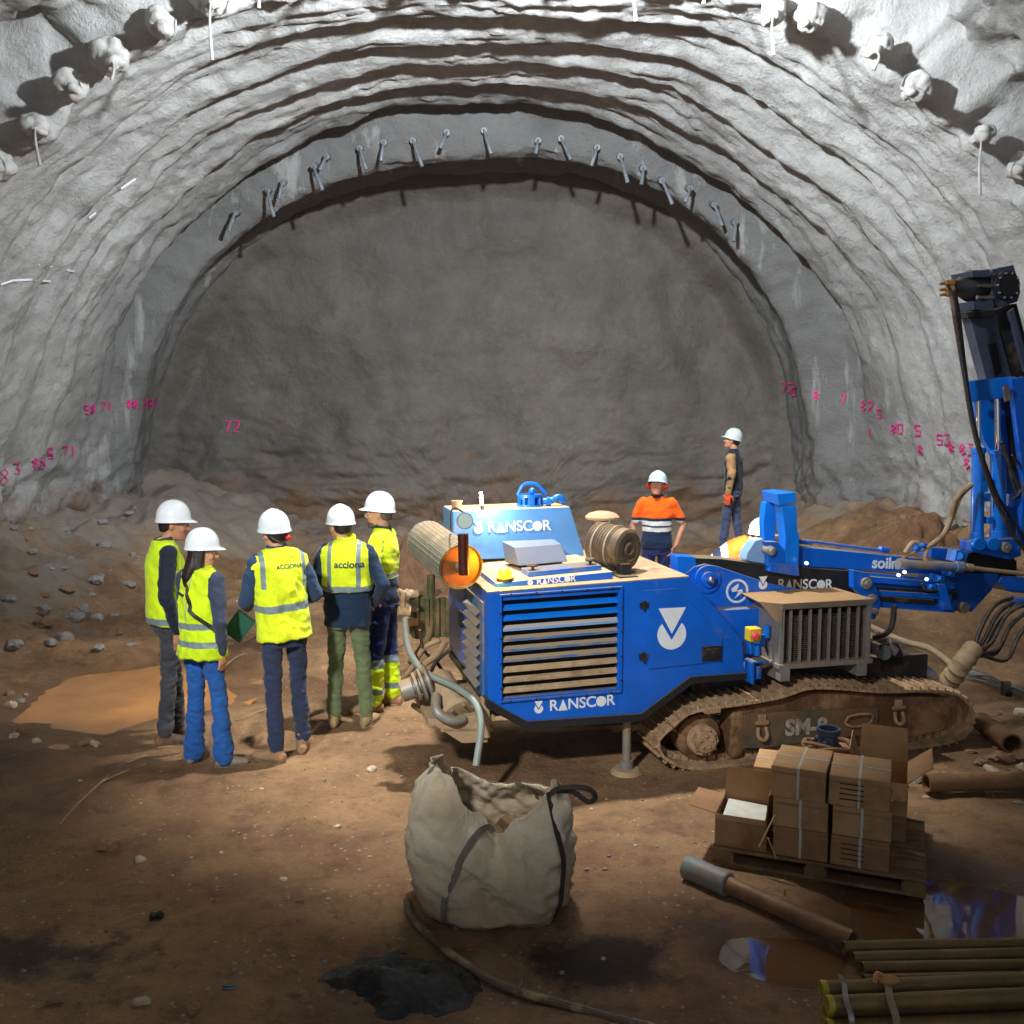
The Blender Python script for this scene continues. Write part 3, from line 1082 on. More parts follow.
# muffler with heat shield
m0 = PP(461, 567, 0.24); m1 = PP(427, 541, 1.05)
b = MB()
md = (m1 - m0)
b.lathe([(0.140, 0.02), (0.150, 0), (0.155, 0.0), (0.155, 1.0), (0.12, 1.0), (0, 1.0)], m0, m1, 40)
mf = part(b, 'muffler_shield', M_shield)
b = MB(); n_ = 26
mdn = md.normalized(); fx, fy, _ = frame_z(mdn)
for k in range(n_):
    c = m0 + md * (k + 0.5) / n_
    b.lathe([(0.155, 0), (0.1585, 0.5), (0.155, 1)], c - mdn * 0.006, c + mdn * 0.006, 36)
for k in range(30):
    a = 2 * pi * k / 30
    o_ = (fx * math.cos(a) + fy * math.sin(a)) * 0.156
    b.bar(m0 + o_, m1 + o_, 0.004, 0.004)
b.build('wire_mesh', M_grey, mf)
b = MB(); b.cyl(m0 + mdn * 0.02, m0 + mdn * 0.03, 0.142, n=36); b.lathe([(0.142, 0), (0.15, 0.5), (0.142, 1)], m0, m0 + mdn * 0.02, 36)
b.build('end_cap', mat_simple('amber_lit_cap', S(150, 96, 52), 0.5, 0.5, 0.3, 8), mf)  # amber beacon glow on the cap is put into its orange-brown colour
b = MB(); e1 = m0 + V((0.0, -0.05, -0.02)); e2 = PP(464, 566, 0.02)
b.tube([m0 + mdn * 0.03, m0 - mdn * 0.05, e2 + V((0, 0, 0.0))], 0.035, 14); part(b, 'exhaust_elbow', M_grey)
b = MB(); pt = PP(463, 534, 0.0); pb = PP(464, 574, 0.0)
b.tube([pb, pb.lerp(pt, 0.5), pt], 0.036, 16, cap=False, smooth=2); b.cyl(pb - V((0, 0, 0.005)), pb, 0.036, n=16); b.cyl(pt - V((0, 0, 0.04)), pt, 0.033, n=16)
part(b, 'exhaust_stack', M_rustpipe)
g = PP(465, 521, -0.02)
b = MB(); b.cyl(g, g + V((0, 0.012, 0)), 0.055, n=24); gm = part(b, 'round_mirror', M_grey)
b = MB(); b.cyl(g + V((0, -0.004, 0)), g, 0.048, n=24); b.build('mirror_glass', M_glass, gm)
b = MB(); b.tube([g + V((0, 0.01, 0.05)), PP(455, 508, 0.1), PP(451, 513, 0.4), PP(451, 530, 0.6)], 0.006, 6); b.build('mirror_stalk', M_black, gm)
# --- equipment on the left end
def lp3(px, py, v): return PP(px, py, v)
b = MB()
b.cyl(lp3(431, 575, 0.75), lp3(431, 624, 0.75), 0.030, n=14); b.tube([lp3(431, 620, 0.75), lp3(427, 640, 0.7), lp3(411, 664, 0.6)], 0.03, 10)
part(b, 'exhaust_downpipe', M_olive)
b = MB()
a_ = lp3(411, 601, 0.8); c_ = lp3(446, 630, 0.8)
b.box(((a_.x + c_.x) / 2, 0.88, (a_.z + c_.z) / 2), (c_.x - a_.x, 0.3, 0.30))
for k in range(4):
    b.box((a_.x + 0.03 + k * 0.075, 0.72, (a_.z + c_.z) / 2), (0.03, 0.03, 0.3))
part(b, 'hydraulic_manifold', M_olive, 0.006)
b = MB()
for k in range(3):
    p = lp3(411, 594 + k * 14, 0.72)
    b.cyl(p + V((0.05, 0, 0)), p - V((0.05, 0, 0)), 0.032, n=14); b.cyl(p - V((0.02, 0, 0)), p - V((0.035, 0, 0)), 0.042, n=6)
part(b, 'port_fitting', M_dustm)
# pump with flange rings
p0 = lp3(401, 692, 0.35); p1 = lp3(431, 681, 0.35)
b = MB(); b.lathe([(0.0, 0), (0.07, 0), (0.075, 0.1), (0.075, 0.38), (0.055, 0.4), (0.055, 0.45), (0.10, 0.46), (0.105, 0.55), (0.06, 0.57), (0.06, 0.64), (0.115, 0.66), (0.12, 0.74), (0.07, 0.76), (0.07, 0.82), (0.12, 0.84), (0.12, 0.92), (0.09, 1.0), (0, 1.0)], p0, p1, 28)
part(b, 'water_pump', M_grey)
q0 = lp3(437, 678, 0.45); q1 = lp3(459, 716, 0.16)
b = MB(); b.lathe([(0, 0), (0.09, 0), (0.105, 0.08), (0.105, 0.86), (0.13, 0.87), (0.13, 0.97), (0.10, 1.0), (0, 1.0)], q0, q1, 28)
cmp_ = part(b, 'pump_housing', M_dustm)
qd = (q1 - q0).normalized(); qx, qy, _ = frame_z(qd)
b = MB()
for k in range(8):
    a = 2 * pi * k / 8; c = q1 + (qx * math.cos(a) + qy * math.sin(a)) * 0.115
    b.cyl(c - qd * 0.01, c + qd * 0.02, 0.011, n=6)
b.build('flange_bolts', M_grey, cmp_, kind='stuff')
b = MB(); b.tube([q1 + V((0.02, -0.06, 0.0)), q1 + V((-0.06, -0.09, 0.0)), q1 + V((-0.16, -0.06, 0.06)), lp3(436, 695, 0.2)], 0.034, 12); part(b, 'outlet_elbow', M_grey)
b = MB()
b.box((-0.16, 0.55, 0.47), (0.46, 0.9, 0.05)); b.box((-0.12, 0.24, 0.40), (0.36, 0.28, 0.03), (0, rad(4), 0)); b.box((0.0, 0.10, 0.48), (0.06, 0.06, 0.28))
b.prism([(-0.36, 0.46), (0.02, 0.46), (0.02, 0.30), (-0.16, 0.31)], 0.10, 0.14)
part(b, 'end_platform', M_dustm, 0.006)
b = MB(); b.tube([lp3(405, 618, 0.5), lp3(409, 650, 0.42), lp3(425, 672, 0.34), lp3(457, 688, 0.16), lp3(475, 703, 0.0), lp3(481, 726, -0.12), lp3(476, 766, -0.22)], 0.024, 12)
part(b, 'hanging_hose', M_hoseg, label='grey green hose hanging from the pump')
b = MB(); b.tube([lp3(398, 611, 0.5), lp3(410, 612, 0.5)], 0.035, 12); b.tube([lp3(404, 592, 0.5), lp3(403, 606, 0.5), lp3(407, 618, 0.5)], 0.02, 10); b.tube([lp3(398, 590, 0.5), lp3(410, 596, 0.5)], 0.016, 8)
part(b, 'ball_valve', M_dustm)
for pts, r_ in ((((413, 705), (425, 712), (440, 706), (446, 694)), 0.02), (((446, 640), (436, 655), (420, 668), (408, 684)), 0.026), (((440, 640), (424, 648), (412, 668), (404, 678)), 0.018), (((452, 648), (436, 662), (430, 676)), 0.014), (((420, 630), (424, 650), (438, 664), (445, 676)), 0.012)):
    b = MB(); b.tube([lp3(x, y, 0.45 + 0.05 * i) for i, (x, y) in enumerate(pts)], r_, 10)
    part(b, 'hydraulic_hose', M_hoset if r_ > 0.015 else M_rub)
# under body
b = MB()
b.box((1.2, 0.75, 0.52), (2.3, 0.8, 0.25)); b.box((2.6, 0.75, 0.55), (2.0, 0.9, 0.2))
part(b, 'chassis', M_black, 0.01)
# support jack
jt = PP(627, 716, 0.10); jb = PP(627, 775, 0.10)
b = MB(); b.cyl((jt.x, 0.10, 0.03), (jt.x, 0.10, 0.5), 0.030, n=18); b.cyl((jt.x, 0.10, 0.03), (jt.x, 0.10, 0.09), 0.05, n=18); b.box((jt.x, 0.1, 0.42), (0.11, 0.12, 0.08))
jk = part(b, 'support_jack', M_grey)
b = MB(); b.cyl((jt.x, 0.10, -0.005), (jt.x, 0.10, 0.03), 0.12, 0.09, n=24); b.build('jack_foot', M_dustm, jk)

# --- tracks
path = [(1.212, 0.252), (1.331, 0.350), (1.48, 0.445), (1.92, 0.478), (2.18, 0.505), (2.443, 0.554), (2.99, 0.485), (3.418, 0.462), (3.684, 0.400), (3.81, 0.240), (3.775, 0.09), (3.60, 0.018), (3.2, 0.0), (2.6, 0.0), (2.0, 0.0), (1.55, 0.0), (1.37, 0.04), (1.24, 0.13)]
loop = spline([V((x, 0, z)) for x, z in path], 10, closed=True)
loop.append(loop[0].copy())
NS = 78
sh = resample(loop, NS + 1)
for half, (va, vb) in enumerate(((0.0, 0.34), (1.32, 1.66))):
    bt = MB()
    for k in range(NS):
        p, q_ = sh[k], sh[k + 1]
        d = (q_ - p); L = d.length; d.normalize()
        n_ = V((-d.z, 0, d.x))     # outward for this winding (clockwise path -> left side)
        c = (p + q_) / 2; c.y = (va + vb) / 2
        R = Matrix((d, V((0, 1, 0)), n_)).transposed()
        b = MB() if half == 0 else bt
        b.box(c - n_ * 0.014, (L * 0.93, vb - va, 0.022), R)
        b.box(c + n_ * 0.006 - d * L * 0.25, (0.014, vb - va - 0.01, 0.026), R)
        b.box(c - n_ * 0.045, (L * 0.8, 0.10, 0.04), R)
        if half == 0: part(b, 'track_shoe', M_shoe, 0.002)
    if half == 1: part(bt, 'track_belt', M_shoe)
for va in (0.0, 1.32):
    b = MB()
    side = [(1.80, 0.08), (1.82, 0.39), (1.98, 0.43), (2.44, 0.49), (2.6, 0.48), (3.2, 0.41), (3.56, 0.37), (3.68, 0.24), (3.6, 0.10), (3.3, 0.06)]
    b.prism(side, va + 0.07, va + 0.27)
    part(b, 'track_frame', M_caked, 0.02)
    b = MB()
    for (uu, zz, rr) in ((1.577, 0.207, 0.165), (3.60, 0.225, 0.135)):
        b = MB()
        b.lathe([(0, 0), (rr * 0.7, 0), (rr, 0.12), (rr, 0.88), (rr * 0.7, 1), (0, 1)], (uu, va + 0.08, zz), (uu, va + 0.26, zz), 30)
        part(b, 'track_wheel', M_caked)
b = MB()
pl = [P(735, 716), P(735, 757), P(760, 752), P(893, 738), P(893, 716), P(760, 726)]
b.prism([(1.90, 0.115), (1.90, 0.36), (1.96, 0.37), (3.0, 0.335), (3.0, 0.14), (2.05, 0.10)], 0.045, 0.072)
sfp = part(b, 'side_plate', M_frameg, 0.008)
lettering('letter', 'SM-8', 0.165, mat_simple('worn_lettering', S(178, 172, 160), 0.7, 0, 0.2, 18, dirt=0.35, dirt_col=S(120, 92, 64)), sfp, plane_M((2.40, 0.040, 0.235), (1, 0, -0.03), (0, 0, 1)), 0.002, 0.006)
b = MB()
hc = P(706, 742)
b.lathe([(0, 0), (0.075, 0), (0.08, 0.1), (0.08, 0.3), (0.105, 0.32), (0.112, 0.45), (0.112, 1.0), (0, 1.0)], (hc[0], -0.01, 0.205), (hc[0], 0.09, 0.205), 30)
for k in range(10):
    a = 2 * pi * k / 10; b.cyl((hc[0] + 0.09 * math.cos(a), 0.0, 0.205 + 0.09 * math.sin(a)), (hc[0] + 0.09 * math.cos(a), 0.03, 0.205 + 0.09 * math.sin(a)), 0.010, n=6)
for k in range(5):
    a = 2 * pi * k / 5 + 0.3; b.sphere((hc[0] + 0.045 * math.cos(a), -0.01, 0.205 + 0.045 * math.sin(a)), 0.014, 8)
part(b, 'drive_hub', M_shoe)
for (uu, zz, s_) in ((2.035, 0.30, 1.0), (3.16, 0.33, 1.0)):
    b = MB(); b.tube([V((uu - 0.03 * s_, 0.03, zz - 0.03)), V((uu - 0.035, 0.01, zz - 0.09)), V((uu, 0.0, zz - 0.12)), V((uu + 0.035, 0.01, zz - 0.09)), V((uu + 0.03, 0.03, zz - 0.03))], 0.014, 10); b.cyl((uu - 0.05, 0.03, zz), (uu + 0.05, 0.03, zz), 0.016, n=12); b.box((uu, 0.035, zz + 0.02), (0.06, 0.02, 0.08))
    part(b, 'lifting_shackle', M_shoe, 0.003)
b = MB(); b.tube([V((2.72, 0.04, 0.24)), V((2.73, 0.01, 0.30)), V((2.82, 0.0, 0.315)), V((2.92, 0.01, 0.30)), V((2.94, 0.04, 0.24)), V((2.86, 0.02, 0.22)), V((2.76, 0.02, 0.22)), V((2.72, 0.04, 0.24))], 0.009, 8)
part(b, 'grab_ring', M_shoe)
for uu in (1.86, 2.1, 2.35, 2.62, 2.9, 3.16):
    b = MB(); b.lathe([(0, 0), (0.03, 0), (0.062, 0.1), (0.062, 0.4), (0.045, 0.45), (0.045, 0.55), (0.062, 0.6), (0.062, 0.9), (0.03, 1), (0, 1)], (uu, 0.06, 0.09), (uu, 0.28, 0.09), 20); part(b, 'track_roller', M_caked)

# --- oil cooler above the track
vc = 0.03
A_ = P(783, 610, vc); B_ = P(870, 604, vc); C_ = P(870, 661, vc); D_ = P(783, 666, vc)
cu0, cu1 = A_[0], B_[0]; cz0, cz1 = (C_[1] + D_[1]) / 2, (A_[1] + B_[1]) / 2
b = MB()
t_ = 0.022; dep = 0.42
b.box(((cu0 + cu1) / 2, vc + dep / 2, cz0), (cu1 - cu0 + 0.06, dep + 0.04, 0.035))
b.box((cu0, vc + dep / 2, (cz0 + cz1) / 2), (0.035, dep, cz1 - cz0)); b.box((cu1, vc + dep / 2, (cz0 + cz1) / 2), (0.035, dep, cz1 - cz0))
b.box(((cu0 + cu1) / 2, vc + dep, (cz0 + cz1) / 2), (cu1 - cu0, 0.02, cz1 - cz0))
cool = part(b, 'oil_cooler', M_grey, 0.004)
b = MB()
q = [V((cu0 - 0.01, vc - 0.015, cz1)), V((cu1 + 0.02, vc - 0.015, cz1)), V((cu1 + 0.02, vc - 0.015, cz1 + 0.045)), V((cu0 - 0.01, vc - 0.015, cz1 + 0.045)),
     V((cu0 - 0.06, vc + 0.44, cz1)), V((cu1 - 0.02, vc + 0.44, cz1)), V((cu1 - 0.02, vc + 0.44, cz1 + 0.05)), V((cu0 - 0.06, vc + 0.44, cz1 + 0.05))]
b.add(q, [(0, 1, 2, 3), (7, 6, 5, 4), (0, 4, 5, 1), (1, 5, 6, 2), (2, 6, 7, 3), (3, 7, 4, 0)])
bl = V((cu0 - 0.14, vc + 0.10, cz1 + 0.045)); bl2 = V((cu0 - 0.12, vc + 0.42, cz1 + 0.05))
b.add([V((cu0 - 0.01, vc - 0.015, cz1 + 0.045)), V((cu0 - 0.01, vc - 0.01, cz1 - 0.14)), bl, V((cu0 - 0.01, vc + 0.005, cz1 + 0.04)), V((cu0 - 0.01, vc + 0.0, cz1 - 0.14)), bl + V((0, 0.01, -0.005))], [(0, 1, 2), (5, 4, 3), (0, 3, 4, 1), (1, 4, 5, 2), (2, 5, 3, 0)])
b.add([V((cu0 - 0.01, vc - 0.015, cz1 + 0.045)), bl, bl2, V((cu0 - 0.06, vc + 0.44, cz1 + 0.05)), V((cu0 - 0.01, vc - 0.01, cz1 + 0.035)), bl + V((0, 0, -0.01)), bl2 + V((0, 0, -0.01)), V((cu0 - 0.06, vc + 0.44, cz1 + 0.04))], [(0, 1, 2, 3), (7, 6, 5, 4), (0, 4, 5, 1), (1, 5, 6, 2), (2, 6, 7, 3), (3, 7, 4, 0)])
b.build('cooler_hood', mat_simple('hood_grey', S(112, 104, 92), 0.6, 0.1, 0.15, 9, dirt=0.3, dirt_col=S(150, 118, 80), dust_top=1.0), cool, bevel=0.003)
b = MB()
for k in range(20):
    zz = cz0 + 0.03 + k * (cz1 - cz0 - 0.12) / 19
    b.box(((cu0 + cu1) / 2, vc + 0.07, zz), (cu1 - cu0 - 0.04, 0.05, 0.005))
b.box(((cu0 + cu1) / 2, vc + 0.11, (cz0 + cz1) / 2 - 0.03), (cu1 - cu0 - 0.03, 0.03, cz1 - cz0 - 0.08))
b.build('cooling_fins', mat_simple('fin_metal', S(108, 98, 84), 0.6, 0.3, 0.15, 20, dirt=0.3, dirt_col=S(90, 70, 52)), cool)
for k in range(8):
    uu = cu0 + (cu1 - cu0) * (k + 0.95) / 9
    b = MB(); b.box((uu, vc + 0.02, (cz0 + cz1) / 2), (0.014, 0.022, cz1 - cz0 - 0.02)); b.build('guard_bar', M_grey, cool)
b = MB(); b.box((cu1 - 0.06, vc + 0.2, cz0 - 0.06), (0.08, 0.45, 0.09)); b.build('cooler_mount', M_grey, cool, bevel=0.004)
b = MB(); b.box((cu0 + 0.02, vc + 0.2, cz0 - 0.06), (0.08, 0.45, 0.09)); b.box((cu0 - 0.1, vc + 0.25, cz0 - 0.02), (0.25, 0.3, 0.03), (0, rad(-12), 0))
b.build('cooler_mount', M_grey, cool, bevel=0.004)
# small valve cluster between cabinet and cooler
b = MB()
c = PP(753, 634, 0.12); b.box(c, (0.09, 0.09, 0.10)); part(b, 'control_box', M_yellow, 0.008)
b = MB(); b.lathe([(0, 1), (0.028, 0.95), (0.03, 0.5), (0.018, 0.4), (0.018, 0)], PP(755, 636, 0.07), PP(755, 636, 0.02), 16); part(b, 'stop_button', M_red)
b = MB()
for (x, y) in ((750, 648), (757, 650), (762, 641), (767, 632)): c = PP(x, y, 0.15); b.cyl(c - V((0, 0, 0.04)), c + V((0, 0, 0.05)), 0.022, n=12)
part(b, 'valve_spool', M_bluec)
b = MB(); c = PP(757, 671, 0.1); b.box(c + V((0, 0.06, 0)), (0.13, 0.03, 0.16)); b.box(c + V((-0.06, 0, 0)), (0.02, 0.12, 0.16)); b.box(c + V((0.0, 0, 0.08)), (0.13, 0.12, 0.015)); b.cyl(c - V((0, 0, 0.05)), c + V((0, 0, 0.04)), 0.03, n=14)
part(b, 'hook_bracket', M_blue, 0.004)
for pts in (((766, 626), (764, 638), (768, 655)), ((772, 622), (769, 640), (776, 658)), ((748, 660), (764, 662), (776, 672)), ((768, 690), (764, 680), (760, 672))):
    b = MB(); b.tube([PP(x, y, 0.2) for x, y in pts], 0.010, 8); part(b, 'control_hose', M_rub)
b = MB(); b.prism(Q([(744, 596), (760, 604), (770, 690), (742, 690)], 0.5), 0.45, 0.6); b.box((2.05, 0.6, 0.85), (0.5, 0.5, 0.45)); part(b, 'turret_base', M_blue, 0.01)
# ------------------------------------------------------------- boom and mast of the rig
VB = 0.52
def bplate(pts, v0_, v1_, name, m, bevel=0.005, vq=None):
    b = MB(); b.prism(Q(pts, v0_ if vq is None else vq), v0_, v1_)
    return part(b, name, m, bevel)


bp = bplate([(686, 574), (694, 567), (706, 564), (720, 567), (768, 583), (812, 592), (812, 640), (775, 640), (704, 604), (690, 592)], VB - 0.06, VB, 'boom_side_plate', M_blue)
bplate([(677, 556), (695, 557), (697, 566), (700, 580), (690, 592), (684, 590), (678, 574)], VB - 0.04, VB + 0.10, 'boom_heel', M_bluec)
c = PP(707, 579, VB - 0.06)
b = MB(); b.cyl(c + V((0, 0.02, 0)), c - V((0, 0.02, 0)), 0.105, n=32); b.cyl(c - V((0, 0.02, 0)), c - V((0, 0.045, 0)), 0.06, n=24); hubp = b.build('pivot_hub', M_blue, bp, bevel=0.003)
b = MB(); b.cyl(c - V((0, 0.04, 0)), c - V((0, 0.075, 0)), 0.032, n=18); b.sphere(c - V((0, 0.07, 0)), 0.026, 12); part(b, 'pivot_pin', M_chrome)
# S emblem: ring and bolt shape
c = PP(737, 591, VB - 0.062)
b = MB(); b.lathe([(0.075, 0), (0.092, 0), (0.092, 1), (0.075, 1), (0.075, 0)], c, c - V((0, 0.004, 0)), 36)
zz = [(-0.045, 0.012), (0.012, 0.052), (0.03, 0.052), (0.006, 0.014), (0.05, 0.012), (0.045, -0.012), (-0.012, -0.052), (-0.03, -0.052), (-0.006, -0.014), (-0.05, -0.012)]
b.prism([(c.x + x, c.z + z) for x, z in [(0.01, 0.058), (-0.048, 0.018), (-0.04, -0.006), (0.012, 0.0), (0.0, -0.03), (-0.02, -0.056), (0.048, -0.014), (0.042, 0.012), (-0.008, 0.006), (0.01, 0.03)]], c.y - 0.004, c.y)
b.build('round_emblem', M_white, bp, smooth=0)
b = MB()
b.prism(Q([(695, 558), (722, 559), (768, 565), (852, 571), (862, 575), (862, 592), (812, 600), (768, 588), (722, 571), (700, 567)], VB - 0.03), VB - 0.03, VB + 0.16)
rail = part(b, 'boom_rail', M_black, 0.006)
for (xx, txt) in ((0, 0),):
    c = P(805, 584.5, VB - 0.033)
    ranscor(c[0], c[1], 0.078, VB - 0.034, rail, slope=-0.05, mats=[M_lett2, M_lett2, M_lett2, M_white, M_white, M_white, M_white], logo=False)
    c = P(761, 584, VB - 0.033); vlogo(c[0], c[1], 0.036, VB - 0.064, bp)
# gantry
b = MB()
b.prism(Q([(768, 562), (796, 565), (797, 575), (792, 575), (767, 571)], VB - 0.06), VB - 0.10, VB + 0.22)
gb = part(b, 'gantry_base', M_blue, 0.006)
b = MB()
b.prism(Q([(746, 552), (754, 540), (762, 538), (769, 548), (768, 564), (752, 562), (744, 560)], VB + 0.0), VB - 0.02, VB + 0.10)
part(b, 'rounded_bracket', M_bluep, 0.01, label='blue bracket plate coloured pale as if lamp-lit')  # glare of the nearby lamp is put into the plate's pale colour
c = PP(772, 551, VB - 0.12)
b = MB(); b.cyl(c, c + V((0, 0.12, 0)), 0.036, n=20); b.sphere(c, 0.03, 12, (1, 0.6, 1)); part(b, 'bracket_pin', M_grey)
b = MB(); b.prism(Q([(763, 541), (775, 541), (782, 549), (782, 566), (766, 566), (766, 548)], VB - 0.05), VB - 0.09, VB - 0.02); part(b, 'bracket_cheek', M_blue, 0.006)
for (vv, off) in ((VB - 0.04, 0), (VB + 0.16, 0)):
    pass
b = MB()
b.prism(Q([(779, 506), (794, 505), (795, 532), (797, 534), (796, 566), (781, 566), (783, 538), (781, 520)], VB - 0.04), VB - 0.08, VB + 0.03)
part(b, 'gantry_leg', M_bluec, 0.006)
b = MB()
b.prism(Q([(763, 502), (772, 501), (774, 520), (772, 545), (762, 545), (761, 522)], VB + 0.16), VB + 0.12, VB + 0.20)
part(b, 'gantry_leg', M_bluec, 0.006)
b = MB()
q1_ = PP(779, 497, VB - 0.06); q2_ = PP(795, 496, VB - 0.06)
tp = [PP(777, 494, VB - 0.08), PP(796, 492, VB - 0.08), PP(796, 503, VB - 0.08), PP(779, 506, VB - 0.08), PP(761, 490, VB + 0.2), PP(775, 489, VB + 0.2), PP(776, 498, VB + 0.2), PP(763, 500, VB + 0.2)]
b.add(tp, [(0, 1, 2, 3), (7, 6, 5, 4), (0, 4, 5, 1), (1, 5, 6, 2), (2, 6, 7, 3), (3, 7, 4, 0)])
part(b, 'gantry_head', M_bluec, 0.005)
# upper beam with 'soilm'
b = MB(); b.prism(Q([(795, 546), (905, 557), (952, 563), (952, 575), (905, 573), (795, 566)], VB), VB, VB + 0.16)
ub = part(b, 'upper_beam', M_blue, 0.008)
c = P(887, 563.5, VB)
lettering('letter', 'soilm', 0.125, M_white, ub, plane_M((c[0], VB - 0.003, c[1]), (1, 0, -0.07), (0, 0, 1)), 0.002, 0.003)
b = MB(); b.tube([PP(793, 540, VB + 0.1), PP(815, 542, VB + 0.1), PP(886, 551, VB + 0.1)], 0.012, 8, smooth=0); b.cyl(PP(795, 541, VB + 0.1), PP(812, 542.5, VB + 0.1), 0.02, n=12); b.cyl(PP(880, 549, VB + 0.1), PP(888, 550, VB + 0.1), 0.026, n=12)
part(b, 'slim_cylinder', M_blue)
# telescopic cylinder
b = MB(); b.cyl(PP(902, 564, VB - 0.12), PP(962, 567, VB - 0.12), 0.036, n=22); b.cyl(PP(898, 564, VB - 0.12), PP(906, 564.3, VB - 0.12), 0.043, n=22); b.cyl(PP(955, 566.5, VB - 0.12), PP(962, 567, VB - 0.12), 0.045, n=22)
tc = part(b, 'extension_cylinder', mat_simple('dusty_cylinder', S(92, 116, 150), 0.5, 0, 0.15, 10, dirt=0.5, dirt_col=S(150, 126, 98), dust_top=0.9))
b = MB(); b.cyl(PP(962, 567, VB - 0.12), PP(1026, 574, VB - 0.12), 0.018, n=16); b.cyl(PP(966, 567, VB - 0.12), PP(972, 568, VB - 0.12), 0.032, n=16); b.build('cylinder_rod', M_hoset, tc)
# lower slide rails
def srail(p, q, hgt, name, m, va, vb_):
    b = MB(); b.prism(Q([p, q, (q[0], q[1] + hgt), (p[0], p[1] + hgt)], va), va, vb_); return part(b, name, m, 0.004)


srail((862, 576), (955, 583), 6, 'slide_rail', M_blue, VB - 0.08, VB + 0.20)
srail((862, 586), (958, 592), 8, 'slide_rail', M_black, VB - 0.05, VB + 0.16)
srail((868, 590), (952, 595), 5, 'slide_rail', M_blue, VB - 0.09, VB - 0.05)
srail((872, 600), (955, 606), 7, 'slide_rail', M_blue, VB - 0.08, VB + 0.20)
srail((878, 596), (935, 600), 5, 'slide_rail', M_black, VB - 0.10, VB - 0.07)
bplate([(862, 572), (950, 580), (955, 610), (872, 603)], VB - 0.03, VB + 0.1, 'slide_web', M_blue)
bplate([(853, 570), (868, 573), (878, 590), (881, 606), (875, 620), (867, 617), (862, 596), (853, 588)], VB - 0.14, VB - 0.08, 'link_plate', M_blue)
for (x, y, r_) in ((865, 583, 0.045), (871, 598, 0.034), (874, 611, 0.026)):
    c = PP(x, y, VB - 0.14); b = MB(); b.cyl(c, c - V((0, 0.03, 0)), r_, n=20); b.cyl(c - V((0, 0.03, 0)), c - V((0, 0.042, 0)), r_ * 0.55, n=6); part(b, 'link_bolt', M_grey, 0.003)
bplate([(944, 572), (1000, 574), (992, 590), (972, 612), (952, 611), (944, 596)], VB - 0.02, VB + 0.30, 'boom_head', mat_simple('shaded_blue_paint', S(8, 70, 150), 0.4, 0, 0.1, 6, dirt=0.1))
bplate([(938, 584), (946, 584), (953, 610), (944, 610)], VB - 0.12, VB - 0.03, 'head_gusset', M_blue)
c = PP(961, 607, VB - 0.02); b = MB(); b.cyl(c, c - V((0, 0.05, 0)), 0.045, n=24); part(b, 'head_pin', M_frameg, 0.004)
for (x, y, s_) in ((957, 556, 0.12), (950, 566, 0.05), (937, 578, 0.07), (929, 586, 0.05), (914, 548, 0.06), (921, 545, 0.05), (948, 573, 0.06)):
    b = MB(); b.box(PP(x, y, VB - 0.06), (s_, 0.10, s_ * 0.8), (0, 0.2, 0.1)); b.cyl(PP(x + 2, y, VB - 0.12), PP(x + 2, y, VB - 0.05), s_ * 0.28, n=10)
    part(b, 'valve_block', M_bluec, 0.005)
b = MB(); b.prism(Q([(925, 546), (960, 549), (985, 556), (985, 566), (950, 562), (925, 556)], VB + 0.2), VB + 0.12, VB + 0.3); part(b, 'head_bracket', M_blue, 0.006)
for pts, r_, m_ in ((((929, 548), (925, 556), (928, 566)), 0.016, M_hoset), (((900, 560), (915, 552), (925, 549)), 0.010, M_hoset), (((922, 583), (926, 590), (938, 590), (944, 584)), 0.012, M_rub), (((905, 553), (912, 543), (918, 543)), 0.018, M_dustm),
                    (((894, 605), (893, 620), (888, 632), (874, 638)), 0.022, M_rub), (((972, 484), (956, 499), (950, 520), (942, 536), (926, 548)), 0.020, M_hoset), (((972, 486), (962, 496), (954, 515), (946, 532), (934, 546)), 0.012, M_hoset)):
    b = MB(); b.tube([PP(x, y, VB - 0.1) for x, y in pts], r_, 10); part(b, 'hydraulic_hose', m_)
for (x, y) in ((904, 572), (898, 575), (926, 579), (806, 563)):
    c = PP(x, y, VB - 0.16); b = MB(); b.cyl(c, c - V((0, 0.015, 0)), 0.013, n=14); part(b, 'work_lamp', mat_emit('blue_white_led', S(190, 205, 255), 3))
bplate([(1002, 576), (1030, 578), (1030, 594), (1010, 592), (998, 582)], VB - 0.02, VB + 0.2, 'lower_bracket', M_blue)
# mast
VM = VB + 0.02
b = MB()
b.prism(Q([(970, 318), (995, 316.5), (1016, 390), (990, 394)], VM), VM, VM + 0.10)
mast = part(b, 'mast_beam', M_mast, 0.008)
b = MB()
b.prism(Q([(999, 312), (1017, 303), (1042, 400), (1046, 470), (1022, 470), (1012, 380)], VM + 0.02), VM + 0.02, VM + 0.30)
part(b, 'mast_channel', M_black, 0.008)
b = MB(); b.prism(Q([(1008, 312), (1013, 308), (1030, 372), (1024, 372)], VM + 0.0), VM - 0.01, VM + 0.02); part(b, 'mast_rib', M_mast, 0.003)
b = MB(); b.prism(Q([(987.5, 344), (996, 343), (1002, 372), (996, 376)], VM - 0.004), VM - 0.004, VM + 0.01); part(b, 'mast_slot', M_dark)
b = MB(); b.prism(Q([(966, 312), (997, 309), (997, 316), (969, 318)], VM - 0.06), VM - 0.06, VM + 0.10); part(b, 'mast_cap', M_black, 0.008)
b = MB(); b.prism(Q([(973, 301), (994, 301), (994, 310), (974, 310)], VM - 0.04), VM - 0.04, VM + 0.2); part(b, 'head_clamp', M_mast, 0.004)
